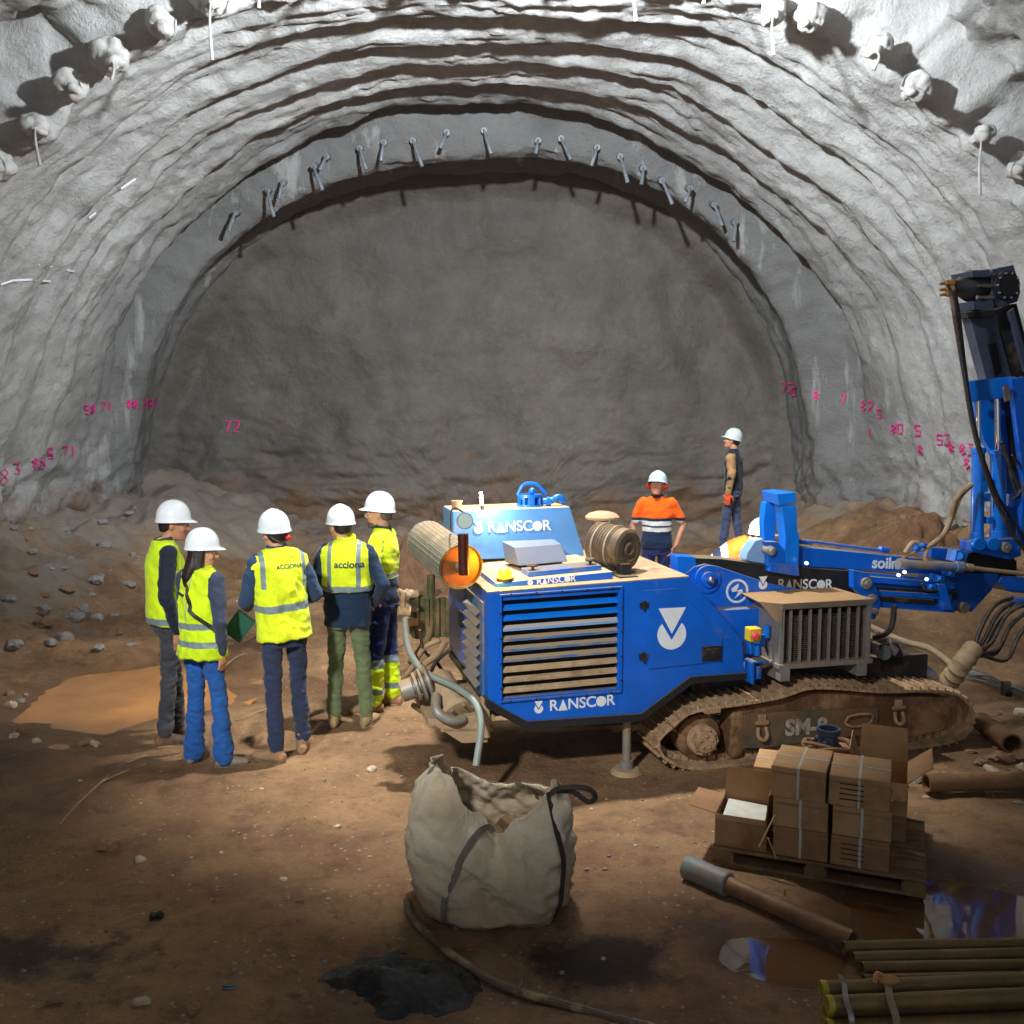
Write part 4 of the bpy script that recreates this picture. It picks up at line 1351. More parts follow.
b = MB(); b.prism(Q([(990, 270), (1012, 265), (1016, 278), (1019, 292), (1016, 302), (996, 308), (990, 296)], VM), VM - 0.02, VM + 0.14); gbx = part(b, 'rotary_gearbox', M_mast, 0.008)
c = PP(1005, 286, VM - 0.02)
b = MB(); b.cyl(c, c - V((0, 0.03, 0)), 0.115, n=36); b.cyl(c - V((0, 0.03, 0)), c - V((0, 0.04, 0)), 0.10, n=36)
b.build('gearbox_cover', M_black, gbx, bevel=0.003)
for k in range(10):
    a = 2 * pi * k / 10; b = MB(); cc = c + V((0.098 * math.cos(a), -0.03, 0.098 * math.sin(a))); b.cyl(cc, cc - V((0, 0.018, 0)), 0.008, n=6); b.build('cover_bolt', M_grey, gbx)
b = MB(); b.lathe([(0, 0), (0.05, 0), (0.06, 0.2), (0.10, 0.45), (0.125, 0.7), (0.125, 1.0), (0, 1.0)], PP(953, 286, VM + 0.1), PP(976, 286, VM + 0.1), 26)
b.cyl(PP(975, 286, VM + 0.1), PP(992, 286, VM + 0.1), 0.115, n=24)
part(b, 'rotary_motor', M_black)
for dz in (0.09, -0.09, 0.0):
    b = MB(); b.cyl(PP(975, 286, VM) + V((0, -0.03, dz)), PP(991, 286, VM) + V((0, -0.03, dz)), 0.016, n=12); part(b, 'tie_bar', M_chrome)
b = MB(); b.prism(Q([(972, 271), (990, 269), (990, 277), (973, 277)], VM - 0.05), VM - 0.05, VM + 0.2); part(b, 'motor_flange', M_mast, 0.004)
for (y, l_) in ((283, 12), (289, 10), (294, 9)):
    b = MB(); b.cyl(PP(949 - l_ * 0.3, y, VM + 0.08), PP(953, y, VM + 0.08), 0.022, 0.028, n=12); b.cyl(PP(940, y + 1, VM + 0.08), PP(949, y, VM + 0.08), 0.012, n=8); part(b, 'hose_coupling', mat_simple('brass_fitting', S(170, 130, 80), 0.5, 0.5, 0.2, 12))
# blue mast carriage
b = MB(); b.prism(Q([(969, 381), (1016, 376), (1020, 384), (1019, 396), (972, 402), (970, 392)], VM - 0.10), VM - 0.10, VM - 0.03); part(b, 'carriage_head', M_bluec, 0.01)
b = MB(); b.prism(Q([(1004, 379), (1017, 377), (1030, 430), (1034, 500), (1030, 548), (1012, 548), (1016, 480)], VM - 0.06), VM - 0.14, VM - 0.09); part(b, 'carriage_side_plate', M_blue, 0.006)
b = MB(); b.prism(Q([(972, 396), (1010, 394), (1018, 440), (1024, 500), (1020, 545), (1003, 545), (1003, 470), (984, 440)], VM + 0.14), VM + 0.14, VM + 0.2); part(b, 'carriage_back_plate', M_bluec, 0.006)
c = PP(1004, 389, VM - 0.14); b = MB(); b.cyl(c, c - V((0, 0.03, 0)), 0.035, n=18); b.box(c + V((0.02, -0.01, -0.05)), (0.06, 0.012, 0.09), (0, -0.3, 0)); part(b, 'carriage_pin', M_chrome, 0.003)
for (xt, yt, xm, ym, xb, yb, r_, rr) in ((978, 397, 978.5, 448, 977, 540, 0.05, 0.020), (997, 395, 998, 450, 998, 538, 0.060, 0.024)):
    b = MB(); b.cyl(PP(xm, ym, VM - 0.02), PP(xb, yb, VM - 0.02), r_, n=26); b.cyl(PP(xm, ym, VM - 0.02), PP(xm, ym + 5, VM - 0.02), r_ * 1.12, n=26); b.cyl(PP(xb, yb - 8, VM - 0.02), PP(xb, yb, VM - 0.02), r_ * 1.1, n=26)
    lc_ = part(b, 'lift_cylinder', M_bluec, 0.004)
    b = MB(); b.cyl(PP(xt, yt, VM - 0.02), PP(xm, ym, VM - 0.02), rr, n=18); b.build('piston_rod', M_chrome, lc_)
    b = MB(); b.cyl(PP(xt, yt - 2, VM - 0.02) - V((0, 0.06, 0)), PP(xt, yt - 2, VM - 0.02) + V((0, 0.06, 0)), 0.034, n=16); b.build('rod_eye', M_bluec, lc_)
b = MB(); b.prism(Q([(971, 541), (1020, 538), (1022, 556), (1010, 560), (971, 552)], VM - 0.12), VM - 0.12, VM + 0.02); part(b, 'mast_base', M_blue, 0.01)
b = MB(); c = PP(1004, 547, VM - 0.12); b.cyl(c, c - V((0, 0.04, 0)), 0.042, n=20); b.cyl(c - V((0, 0.04, 0)), c - V((0, 0.05, 0)), 0.02, n=6); part(b, 'base_pin', M_grey, 0.003)
for x in (976, 990):
    b = MB(); b.prism([(P(x, 541, VM - 0.1)[0] + 0.06 * math.cos(a), P(x, 541, VM - 0.1)[1] + 0.05 * math.sin(a) - 0.02) for a in [k * pi / 8 for k in range(16)]], VM - 0.15, VM - 0.11); part(b, 'clevis', M_bluec, 0.004)
for (x, y, s_) in ((981, 486, 0.08), (984, 497, 0.06), (986, 480, 0.05), (987, 520, 0.05), (1014, 500, 0.09)):
    b = MB(); b.box(PP(x, y, VM - 0.03), (s_, 0.08, s_ * 1.1)); part(b, 'cylinder_valve', M_bluec, 0.004)
b = MB(); b.prism(Q([(950, 556), (975, 549), (1002, 551), (1010, 560), (1010, 576), (950, 574)], VB + 0.1), VB + 0.02, VB + 0.34); part(b, 'boom_nose', M_black, 0.006)
for pts, r_, vv in ((((951, 292), (957, 330), (964, 372), (974, 430), (992, 490), (1014, 535), (1034, 560)), 0.018, VM - 0.2), (((955, 290), (960, 320), (966, 372), (978, 440), (1000, 500), (1030, 545)), 0.011, VM - 0.16),
                    (((947, 284), (954, 300), (960, 340)), 0.012, VM - 0.18), (((1001, 442), (1008, 462), (1016, 492), (1030, 510)), 0.014, VM - 0.1), (((1004, 446), (1012, 470), (1020, 488), (1034, 500)), 0.012, VM - 0.12), (((1012, 455), (1022, 470), (1022, 490), (1012, 500)), 0.010, VM - 0.13)):
    b = MB(); b.tube([PP(x, y, vv) for x, y in pts], r_, 10); part(b, 'hydraulic_hose', M_rub)
# front outrigger cylinder
b = MB(); b.cyl(PP(889, 648, 0.35), PP(932, 676, 0.35), 0.048, n=22); b.cyl(PP(885, 645, 0.35), PP(893, 651, 0.35), 0.06, n=22); part(b, 'outrigger_cylinder', M_blued)
b = MB(); b.prism(Q([(868, 640), (886, 638), (892, 650), (890, 668), (868, 668)], 0.45), 0.30, 0.5); b.cyl(PP(884, 653, 0.28), PP(884, 653, 0.4), 0.06, n=20); part(b, 'outrigger_arm', M_black, 0.008)
# hose drop at the nose
b = MB(); b.cyl(PP(1012, 602, 0.30), PP(1030, 602, 0.30), 0.05, n=18); part(b, 'hose_clamp_head', M_blue)
for k, (sx, mx, my) in enumerate(((1004, 985, 625), (1008, 990, 632), (1012, 992, 640), (1016, 998, 634), (1024, 1002, 645), (1030, 1005, 640), (1034, 1012, 652))):
    b = MB(); b.tube([PP(sx + 8, 598 + k * 2, 0.3 - k * 0.02), PP(mx + 8, my - 18, 0.25), PP(mx - 6, my + 8, 0.2), PP(974 + k, 650 + k, 0.15), PP(962, 668, 0.12)], 0.016, 8); part(b, 'hydraulic_hose', M_rub)
b = MB(); b.tube([PP(974, 648, 0.16), PP(962, 664, 0.12), PP(950, 680, 0.22), PP(936, 692, 0.42)], lambda t: 0.075 + 0.01 * math.sin(t * 60), 16); part(b, 'hose_sleeve', M_hoset)
# ------------------------------------------------------------- people
def loft(b, rings, n=22):
    vs = []; fs = []
    for c, ax, ay in rings:
        for i in range(n):
            t = 2 * pi * i / n
            vs.append(V(c) + V(ax) * math.cos(t) + V(ay) * math.sin(t))
    for k in range(len(rings) - 1):
        for i in range(n):
            j = (i + 1) % n
            fs.append((k * n + i, k * n + j, (k + 1) * n + j, (k + 1) * n + i))
    fs += [tuple(range(n - 1, -1, -1)), tuple(range((len(rings) - 1) * n, len(rings) * n))]
    b.add(vs, fs)


def zrings(b, rs, n=26):
    """rs = (z, rx, ry, yoff) stacked upward"""
    loft(b, [(V((r[4] if len(r) > 4 else 0, r[3], r[0])), V((r[1], 0, 0)), V((0, r[2], 0))) for r in rs], n)


def caps(b, p0, r0, p1, r1, n=14):
    p0, p1 = V(p0), V(p1)
    x, y, d = frame_z(p1 - p0)
    rings = []
    for a in (80, 55, 30, 0):
        a = rad(a); rings.append((p0 - d * r0 * math.sin(a), x * r0 * math.cos(a), y * r0 * math.cos(a)))
    for a in (0, 30, 55, 80):
        a = rad(a); rings.append((p1 + d * r1 * math.sin(a), x * r1 * math.cos(a), y * r1 * math.cos(a)))
    loft(b, rings, n)


def blob(b, name, mat, parent, voxel, smooth=4, fold=None, **tg):
    """fuse the overlapping shapes of b into one continuous surface"""
    me = bpy.data.meshes.new(name)
    me.from_pydata([tuple(v) for v in b.v], [], b.f)
    fix_normals(me)
    t = bpy.data.objects.new(name, me)
    C.objects.link(t)
    m = t.modifiers.new('r', 'REMESH'); m.mode = 'VOXEL'; m.voxel_size = voxel; m.adaptivity = 0
    if smooth:
        s = t.modifiers.new('s', 'SMOOTH'); s.factor = 0.5; s.iterations = smooth
    dg = bpy.context.evaluated_depsgraph_get()
    out = bpy.data.meshes.new_from_object(t.evaluated_get(dg))
    bpy.data.objects.remove(t)
    out.name = name
    if fold:
        ns = [v.normal.copy() for v in out.vertices]
        for v, n_ in zip(out.vertices, ns): v.co = v.co + n_ * fold(v.co)
    return mesh_obj(name, out, mat, parent, **tg)


def folds(amp, sx=7, sz=13, seed=0):
    return lambda p: (fbm(V((p.x * sx, p.y * sx, p.z * sz + p.x * 4)) + V((seed, seed * 2, 0)), 3) * amp)


def folds2(amp, seed):
    return lambda p: fbm(V((p.x * 7 + seed, p.y * 7, p.z * 4)), 3) * amp - abs(fbm(V((p.x * 12 + p.z * 6, p.y * 12 + seed, p.z * 9)), 2)) * amp * 0.9 + amp * 0.25


SILVER = S(122, 140, 142)
def cloth_mat(name, base, hb=(), vb=(), zones=(), rough=0.85, var=0.12, bump=0.25, slope=0.0):
    """woven cloth; hb = horizontal reflective bands (z0,z1), vb = upright bands (x0,x1,z0,z1) on |x|, zones = (z0,z1,colour)"""
    t = NT(name)
    s = t.sep(t.coord())
    x, y, z = s[0], s[1], s[2]
    n = t.noise(5, 4, 0.6)
    zw = t.math('ADD', z, t.math('ADD', t.math('MULTIPLY', t.math('SUBTRACT', n, 0.5), 0.03), t.math('MULTIPLY', x, slope)))
    c = t.mix(t.mapr(n, 0.35, 0.65), tuple(k * (1 - var) for k in base), tuple(min(1, k * (1 + var)) for k in base))
    for z0, z1_, col in zones: c = t.mix(t.band(zw, z0, z1_), c, col)
    f = None
    ax = t.math('ABSOLUTE', x)
    fs = [t.band(zw, a, b_) for a, b_ in hb] + [t.math('MULTIPLY', t.band(ax, a, b_), t.band(z, c_, d_)) for a, b_, c_, d_ in vb]
    for g in fs: f = g if f is None else t.math('MAXIMUM', f, g)
    if f is not None: c = t.mix(f, c, SILVER)
    b1 = t.noise(14, 4, 0.55)
    nrm = t.bump(b1, bump, 0.02)
    nrm = t.bump(t.noise(220, 2, 0.5), 0.15, 0.001, nrm)
    return t.set(c, t.mapr(f, 0, 1, rough, 0.4) if f is not None else rough, 0, nrm, 0.25, sheen=0.15)


FLUO = (0.62, 0.86, 0.012)
FLUO2 = (0.70, 0.86, 0.02)
NAVY = S(28, 44, 72)


def skin_mat(name, col, beard=None):
    t = NT(name)
    n = t.noise(30, 3, 0.5)
    c = t.mix(t.mapr(n, 0.3, 0.7), tuple(k * 0.9 for k in col), tuple(min(1, k * 1.08) for k in col))
    t.b.inputs['Subsurface Weight'].default_value = 0.08
    t.b.inputs['Subsurface Scale'].default_value = 0.02
    return t.set(c, 0.5, 0)


M_skin = skin_mat('skin', S(206, 152, 122))
M_skin2 = skin_mat('tanned_skin', S(186, 132, 104))
M_helm = mat_simple('white_helmet_plastic', S(226, 234, 240), 0.22, 0, 0.01, 4, coat=0.4)
M_helmg = mat_simple('grey_white_helmet_plastic', S(186, 196, 194), 0.35, 0, 0.05, 8, dirt=0.1, dirt_col=S(150, 140, 126))
M_hair = mat_simple('dark_hair', S(40, 30, 28), 0.5, 0, 0.3, 40, 0.3, 0.003)
M_hairg = mat_simple('greying_hair', S(92, 84, 78), 0.7, 0, 0.3, 60, 0.3, 0.003)
M_eye = mat_simple('eye_dark', S(40, 28, 22), 0.2)
M_eyew = mat_simple('eye_white', S(230, 226, 220), 0.3)
M_lip = mat_simple('lip', S(164, 92, 82), 0.5)
M_boot = mat_simple('tan_boot_leather', S(150, 122, 90), 0.75, 0, 0.15, 12, 0.3, 0.004, dirt=0.5, dirt_col=S(150, 112, 78))
M_bootd = mat_simple('muddy_dark_boot', S(70, 56, 46), 0.75, 0, 0.2, 12, 0.3, 0.004, dirt=0.5, dirt_col=S(140, 104, 72))
M_sneak = mat_simple('grey_shoe', S(128, 122, 112), 0.7, 0, 0.15, 14, 0.2, 0.003, dirt=0.4, dirt_col=S(150, 120, 88))
M_sole = mat_simple('shoe_sole', S(96, 84, 70), 0.8, 0, 0.2, 14, dirt=0.4)


def helmet(parent, M4, mat, sc=1.0):
    b = MB(); n = 40
    rows = []
    for k in range(13):
        ph = rad(90 - 90 * k / 12)        # top to rim
        rows.append((math.cos(ph), math.sin(ph)))
    vs = []; fs = []
    def ring(rr, zz, ex=0.0, pk=0.0):
        for i in range(n):
            th = 2 * pi * i / n
            cx_, sy_ = math.cos(th), math.sin(th)
            rx, ry = 0.118, 0.134
            # raised centre ridge and side grooves
            g = 0.0
            if zz > 0.03: g = 0.006 * math.exp(-(cx_ * rr * 0.122 / 0.022) ** 2) - 0.003 * math.exp(-((abs(cx_ * rr * 0.122) - 0.05) / 0.01) ** 2)
            p = max(0.0, sy_) ** 3 * pk
            vs.append(V((cx_ * (rr * rx + ex), sy_ * (rr * ry + ex) + p, zz + g - 0.30 * p)))
    for c, s_ in rows: ring(c ** 0.9, s_ * 0.142)
    ring(1.02, -0.012, 0.002); ring(1.0, -0.018, 0.006, 0.038); ring(1.0, -0.023, 0.008, 0.040); ring(0.97, -0.020, 0, 0.0); ring(0.93, 0.03); ring(0.3, 0.118)
    m = len(vs) // n
    for k in range(m - 1):
        for i in range(n):
            j = (i + 1) % n
            fs.append((k * n + i, (k + 1) * n + i, (k + 1) * n + j, k * n + j))
    b.add([M4 @ (v * sc * 0.92) for v in vs], fs)
    h = b.build('helmet', mat, parent, smooth=50)
    return h


def hand(b, wrist, dirv, palm_n, s, curl=0.5, side=1):
    """palm, four unequal fingers and a thumb; dirv = wrist to fingers, palm_n = palm facing, side=+1 when the thumb lies along cross(dir,palm)"""
    d = V(dirv).normalized(); n_ = V(palm_n); n_ = (n_ - d * n_.dot(d)).normalized()
    w = d.cross(n_) * side
    W = V(wrist)
    loft(b, [(W, w * 0.026 * s, n_ * 0.02 * s), (W + d * 0.03 * s, w * 0.034 * s, n_ * 0.018 * s), (W + d * 0.07 * s, w * 0.042 * s, n_ * 0.016 * s), (W + d * 0.092 * s, w * 0.04 * s, n_ * 0.013 * s)], 14)
    for k, (off, L) in enumerate(((0.033, 0.070), (0.011, 0.080), (-0.011, 0.074), (-0.032, 0.056))):
        p = W + d * 0.085 * s + w * off * s
        dd = (d + w * off * 2.2).normalized()
        for seg in (0.45, 0.32, 0.23):
            dd = (dd + n_ * curl * 0.45).normalized()
            q_ = p + dd * L * seg * s
            caps(b, p, 0.0088 * s, q_, 0.0080 * s, 8)
            p = q_
    p = W + d * 0.028 * s + w * 0.030 * s
    q_ = p + (d * 0.6 + w * 0.75 + n_ * 0.25).normalized() * 0.042 * s
    caps(b, p, 0.013 * s, q_, 0.010 * s, 8)
    r_ = q_ + (d * 0.85 + w * 0.25 + n_ * 0.3).normalized() * 0.032 * s
    caps(b, q_, 0.0098 * s, r_, 0.0085 * s, 8)


def person(px, py, top, yaw, label, Hh=None, head=(0, 0, 0), arms=None, feet=None, lean=(0, 0), female=False, skin=None, build=1.0, cfg=None, z0=None, d=None, group='people on site'):
    """px,py = photo pixel between the feet, top = photo row of the helmet top, yaw = facing (0 = away from the camera, + = left)"""
    cfg = cfg or {}
    if d is None:
        g = G(px, py); g.z = gz(g.x, g.y)
        g = G(px, py, g.z)
    else:
        g = U(px, py, d); g.z = z0
    if Hh is None:
        Hh = U(px, top, g.y).z - g.z - 0.038
    s = Hh / 1.75
    root = empty('person', (g.x, g.y, g.z - 0.012), rad(yaw), label, 'person', group)
    skin = skin or M_skin
    X = lambda x, y, z: V((x * s, y * s, z * s))
    up = Matrix.Translation(X(0, 0, 0.95)) @ Euler((rad(-lean[0]), rad(lean[1]), 0)).to_matrix().to_4x4() @ Matrix.Translation(-X(0, 0, 0.95))
    ho = cfg.get('hoff', (0, 0))
    hc = up @ X(ho[0], 0.025 + ho[1], 1.612)
    HR = up.to_3x3() @ Euler((rad(-head[1]), rad(head[2]), rad(head[0])), 'XYZ').to_matrix()
    HM4 = Matrix.Translation(hc) @ HR.to_4x4() @ Matrix.Scale(s, 4)
    arms = arms or {}
    feet = feet or ((-0.11, 0.0, -8), (0.11, 0.0, 8))
    bw = build
    # joints
    sh = {-1: up @ X(-0.165 * bw, 0, 1.428), 1: up @ X(0.165 * bw, 0, 1.428)}
    J = {}
    for sd in (-1, 1):
        e, w = arms.get(sd, ((0.235, -0.03, 1.13), (0.235, 0.06, 0.88)))[:2]
        J[sd] = (up @ X(sd * e[0], e[1], e[2]), up @ X(sd * w[0], w[1], w[2]))
    F_ = {}
    for sd, f in zip((-1, 1), feet):
        ank = X(f[0], f[1], 0.10)
        hip = X(sd * 0.085, 0, 0.93)
        kn = (ank + hip) / 2 + X(0, f[3] if len(f) > 3 else 0.015, 0.0)
        F_[sd] = (hip, kn, ank, rad(f[2]))
    # ---- body
    b = MB()
    b.T = up
    zrings(b, [(z * s, rx * s * bw, ry * s * bw, yo * s) for z, rx, ry, yo in ((0.90, 0.12, 0.08, 0), (1.05, 0.115, 0.08, 0), (1.25, 0.145, 0.10, 0), (1.38, 0.15, 0.09, 0), (1.44, 0.09, 0.06, 0), (1.48, 0.055, 0.055, 0.0))])
    zrings(b, [(1.43 * s, 0.056 * s, 0.058 * s, -0.005 * s, 0), (1.50 * s, 0.053 * s, 0.056 * s, (0.003 + ho[1] / 2) * s, ho[0] * s / 2), (1.57 * s, 0.052 * s, 0.056 * s, (0.01 + ho[1]) * s, ho[0] * s)], 18)
    b.T = HM4
    zrings(b, [(-0.115, 0.028, 0.030, 0.055), (-0.10, 0.046, 0.052, 0.036), (-0.075, 0.058, 0.070, 0.022), (-0.04, 0.066, 0.086, 0.010), (0.0, 0.073, 0.095, 0.0), (0.04, 0.076, 0.098, -0.004), (0.08, 0.070, 0.090, -0.006), (0.11, 0.050, 0.066, -0.006), (0.127, 0.022, 0.03, -0.006)], 24)
    # nose, brow, cheeks, chin, ears
    caps(b, (0, 0.088, 0.012), 0.009, (0, 0.112, -0.032), 0.012, 10)
    caps(b, (-0.012, 0.098, -0.036), 0.008, (0.012, 0.098, -0.036), 0.008, 8)
    caps(b, (-0.035, 0.080, 0.022), 0.011, (0.035, 0.080, 0.022), 0.011, 8)
    caps(b, (-0.018, 0.082, -0.068), 0.009, (0.018, 0.082, -0.068), 0.009, 8)
    b.sphere((0, 0.078, -0.098), 0.019, 10)
    for sd in (-1, 1):
        b.sphere((sd * 0.042, 0.066, -0.03), 0.022, 10)
        b.sphere((sd * 0.078, -0.008, -0.008), 0.026, 10, (0.35, 0.65, 1.15))
    b.T = Matrix.Identity(4)
    for sd in (-1, 1):
        e, w = J[sd]
        caps(b, sh[sd] - up.to_3x3() @ X(sd * 0.015, 0, 0.02), 0.040 * s, e, 0.036 * s); caps(b, e, 0.039 * s, w, 0.026 * s)
        a = arms.get(sd, ())
        hd = V(a[2]) if len(a) > 2 else (w - e)
        if len(a) > 2: hd = up.to_3x3() @ V((sd * hd.x, hd.y, hd.z))
        pn = V(a[3]) if len(a) > 3 else V((-1, 0, 0))
        pn = up.to_3x3() @ V((sd * pn.x, pn.y, pn.z))
        th = d_ = hd.normalized().cross(pn)
        side = 1 if th.dot(up.to_3x3() @ V((0, 1, 0.3))) > 0 else -1
        hand(b, w + hd.normalized() * 0.01 * s, hd, pn, s * (0.9 if female else 1.0), a[4] if len(a) > 4 else 0.35, side)
        hip, kn, ank, fa = F_[sd]
        caps(b, hip, 0.058 * s, kn, 0.038 * s); caps(b, kn, 0.038 * s, ank, 0.028 * s)
        fd = V((-math.sin(fa), math.cos(fa), 0)) * s
        caps(b, ank + fd * -0.02 - V((0, 0, 0.05 * s)), 0.032 * s, ank + fd * 0.13 - V((0, 0, 0.065 * s)), 0.026 * s)
    body = blob(b, 'body', skin, root, 0.0075, 3)
    # eyes, lips, brows
    for sd in (-1, 1):
        b = MB(); b.T = HM4; b.sphere((sd * 0.030, 0.083, 0.002), 0.0125, 10, (1.0, 0.7, 0.75)); ey = b.build('eye', M_eyew, body)
        b = MB(); b.T = HM4; b.sphere((sd * 0.030, 0.0905, 0.002), 0.0060, 8, (1, 0.5, 1)); b.build('iris', M_eye, body)
        b = MB(); b.T = HM4; caps(b, (sd * 0.016, 0.093, 0.024), 0.0045, (sd * 0.045, 0.083, 0.026), 0.0035, 6); b.build('eyebrow', cfg.get('hair', M_hair), body)
    b = MB(); b.T = HM4; caps(b, (-0.018, 0.091, -0.066), 0.0045, (0.018, 0.091, -0.066), 0.0045, 6); b.build('lips', M_lip, body)
    # hair
    b = MB(); b.T = HM4
    zrings(b, [(-0.055, 0.052, 0.035, -0.062), (-0.03, 0.068, 0.06, -0.042), (0.02, 0.080, 0.088, -0.022), (0.06, 0.080, 0.094, -0.014), (0.10, 0.062, 0.078, -0.010), (0.13, 0.03, 0.04, -0.008)], 22)
    if cfg.get('long_hair'):
        zrings(b, [(-0.24, 0.07, 0.028, -0.090), (-0.19, 0.098, 0.048, -0.085), (-0.12, 0.100, 0.062, -0.060), (-0.05, 0.092, 0.070, -0.036), (0.04, 0.086, 0.072, -0.03)], 22)
        for sd in (-1, 1): caps(b, (sd * 0.072, 0.0, 0.02), 0.026, (sd * 0.080, -0.01, -0.17), 0.026)
    blob(b, 'hair', cfg.get('hair', M_hair), root, 0.009, 2, fold=lambda p: fbm(V((p.x * 40, p.y * 40, p.z * 6)), 2) * 0.004)
    if cfg.get('beard'):
        b = MB(); b.T = HM4
        zrings(b, [(-0.122, 0.026, 0.026, 0.060), (-0.105, 0.046, 0.046, 0.044), (-0.075, 0.057, 0.064, 0.030), (-0.048, 0.050, 0.055, 0.034)], 20)
        caps(b, (-0.02, 0.096, -0.056), 0.006, (0.02, 0.096, -0.056), 0.006, 8)
        blob(b, 'beard', cfg['beard'], root, 0.008, 1)
    hm = helmet(root, HM4 @ Matrix.Translation((0, -0.004, 0.042)) @ Euler((rad(cfg.get('htilt', 4)), 0, 0)).to_matrix().to_4x4(), cfg.get('helmet', M_helm))
    if cfg.get('muffs'):
        for sd in (-1, 1):
            b = MB(); b.T = HM4; b.lathe([(0, 0), (0.03, 0), (0.036, 0.2), (0.036, 0.7), (0.028, 1.0), (0, 1.0)], (sd * 0.078, -0.005, -0.005), (sd * 0.118, -0.008, -0.008), 20); b.build('ear_muff', M_red, hm)
            b = MB(); b.T = HM4; b.bar((sd * 0.112, -0.005, 0.0), (sd * 0.13, -0.004, 0.05), 0.012, 0.006); b.build('muff_arm', M_black, hm)
    if cfg.get('chin_cord'):
        b = MB(); b.T = HM4; b.tube([V((-0.07, -0.05, 0.0)), V((-0.03, -0.105, -0.045)), V((0.03, -0.108, -0.05)), V((0.07, -0.06, -0.01))], 0.005, 8); b.build('nape_strap', M_rub, hm); b = MB(); b.T = HM4; b.sphere((0.05, -0.10, -0.03), 0.021, 12); b.build('red_helmet_knob', M_red, hm)
    # ---- upper clothing
    top_m = cfg['top']
    b = MB(); b.T = up
    hem = cfg.get('hem', 0.86)
    k_ = bw * (0.90 if female else 1.0)
    tw = cfg.get('bulk', 1.0)
    rs = [(hem, 0.178, 0.128, 0.0), ((hem + 1.08) / 2, 0.180, 0.126, 0.0), (1.08, 0.166, 0.118, 0.0), (1.22, 0.178, 0.126, 0.002), (1.33, 0.184, 0.124, 0.0), (1.40, 0.172, 0.104, -0.004), (1.455, 0.135, 0.082, -0.004), (1.50, 0.070, 0.070, 0.0)]
    zrings(b, [(z * s, rx * s * k_ * tw, ry * s * k_ * tw, yo * s) for z, rx, ry, yo in rs])
    b.T = Matrix.Identity(4)
    for sd in (-1, 1):
        e, w = J[sd]
        caps(b, sh[sd] - up.to_3x3() @ X(sd * 0.01, 0, 0.012), 0.068 * s * tw, e, 0.054 * s * tw)
        if cfg.get('short_sleeve'): pass
        else: caps(b, e, 0.053 * s * tw, e.lerp(w, 0.97), 0.040 * s * tw)
    if cfg.get('short_sleeve'):
        b = MB(); b.T = up
        zrings(b, [(z * s, rx * s * k_, ry * s * k_, yo * s) for z, rx, ry, yo in rs])
        b.T = Matrix.Identity(4)
        for sd in (-1, 1):
            e, w = J[sd]
            caps(b, sh[sd] - up.to_3x3() @ X(sd * 0.01, 0, 0.012), 0.066 * s, sh[sd].lerp(e, 0.72), 0.060 * s)
    jk_ = blob(b, cfg.get('topname', 'jacket'), top_m, root, 0.011, 4, fold=folds(0.010, 7, 12, cfg.get('seed', 1)))
    if cfg.get('sleeve_mat'):
        for sd in cfg.get('sleeve_sides', (-1, 1)):
            b = MB(); e, w = J[sd]
            caps(b, sh[sd].lerp(e, 0.15), 0.070 * s, e, 0.060 * s); caps(b, e, 0.059 * s, e.lerp(w, 0.95), 0.047 * s)
            blob(b, 'sleeve', cfg['sleeve_mat'], root, 0.010, 4, fold=folds(0.012, 9, 14, 5))
    if cfg.get('gloves'):
        for sd in (-1, 1):
            b = MB(); e, w = J[sd]; a = arms.get(sd, ())
            hd = (w - e).normalized()
            caps(b, w - hd * 0.03, 0.036 * s, w + hd * 0.02, 0.036 * s)
            hand(b, w + hd * 0.005, hd, V((-sd, 0, 0)), s * 1.18, 0.5, 1)
            blob(b, 'glove', cfg['gloves'], root, 0.008, 2)
    # collar
    if cfg.get('collar'):
        b = MB(); b.T = up @ Matrix.Translation(X(0, 0.002, 1.475)) @ Euler((rad(10), 0, 0)).to_matrix().to_4x4()
        b.lathe([(0.075 * s, 0), (0.074 * s, 0.9), (0.068 * s, 1), (0.060 * s, 0.9), (0.062 * s, 0)], (0, 0, -0.015 * s), (0, 0, cfg.get('collar_h', 0.05) * s), 30)
        b.build('collar', cfg['collar'], root)
    # ---- vest
    vest = None
    if cfg.get('vest'):
        b = MB(); b.T = up
        sw_ = cfg.get('shw', 1.0); h0 = cfg.get('vest_hem', 0.84); fl = cfg.get('flare', 1.0)
        rs = [(h0, 0.205 * fl, 0.158 * fl, 0.0)] + ([((h0 + 1.08) / 2, 0.203 * fl, 0.154, 0.0), (1.08, 0.196, 0.148, 0.0)] if h0 < 1.05 else []) + [(1.22, 0.199, 0.152, 0.002), (1.32, 0.208 * sw_, 0.148, 0.0), (1.39, 0.228 * sw_, 0.130, -0.002), (1.445, 0.215 * sw_, 0.106, -0.004), (1.49, 0.140, 0.090, -0.006), (1.51, 0.085, 0.080, -0.006)]
        zrings(b, [(z * s, rx * s * k_, ry * s * k_, yo * s) for z, rx, ry, yo in rs], 34)
        vest = blob(b, 'hi_vis_vest', cfg['vest'], root, 0.011, 3, fold=folds2(cfg.get('vfold', 0.016), cfg.get('seed', 1) + 3))
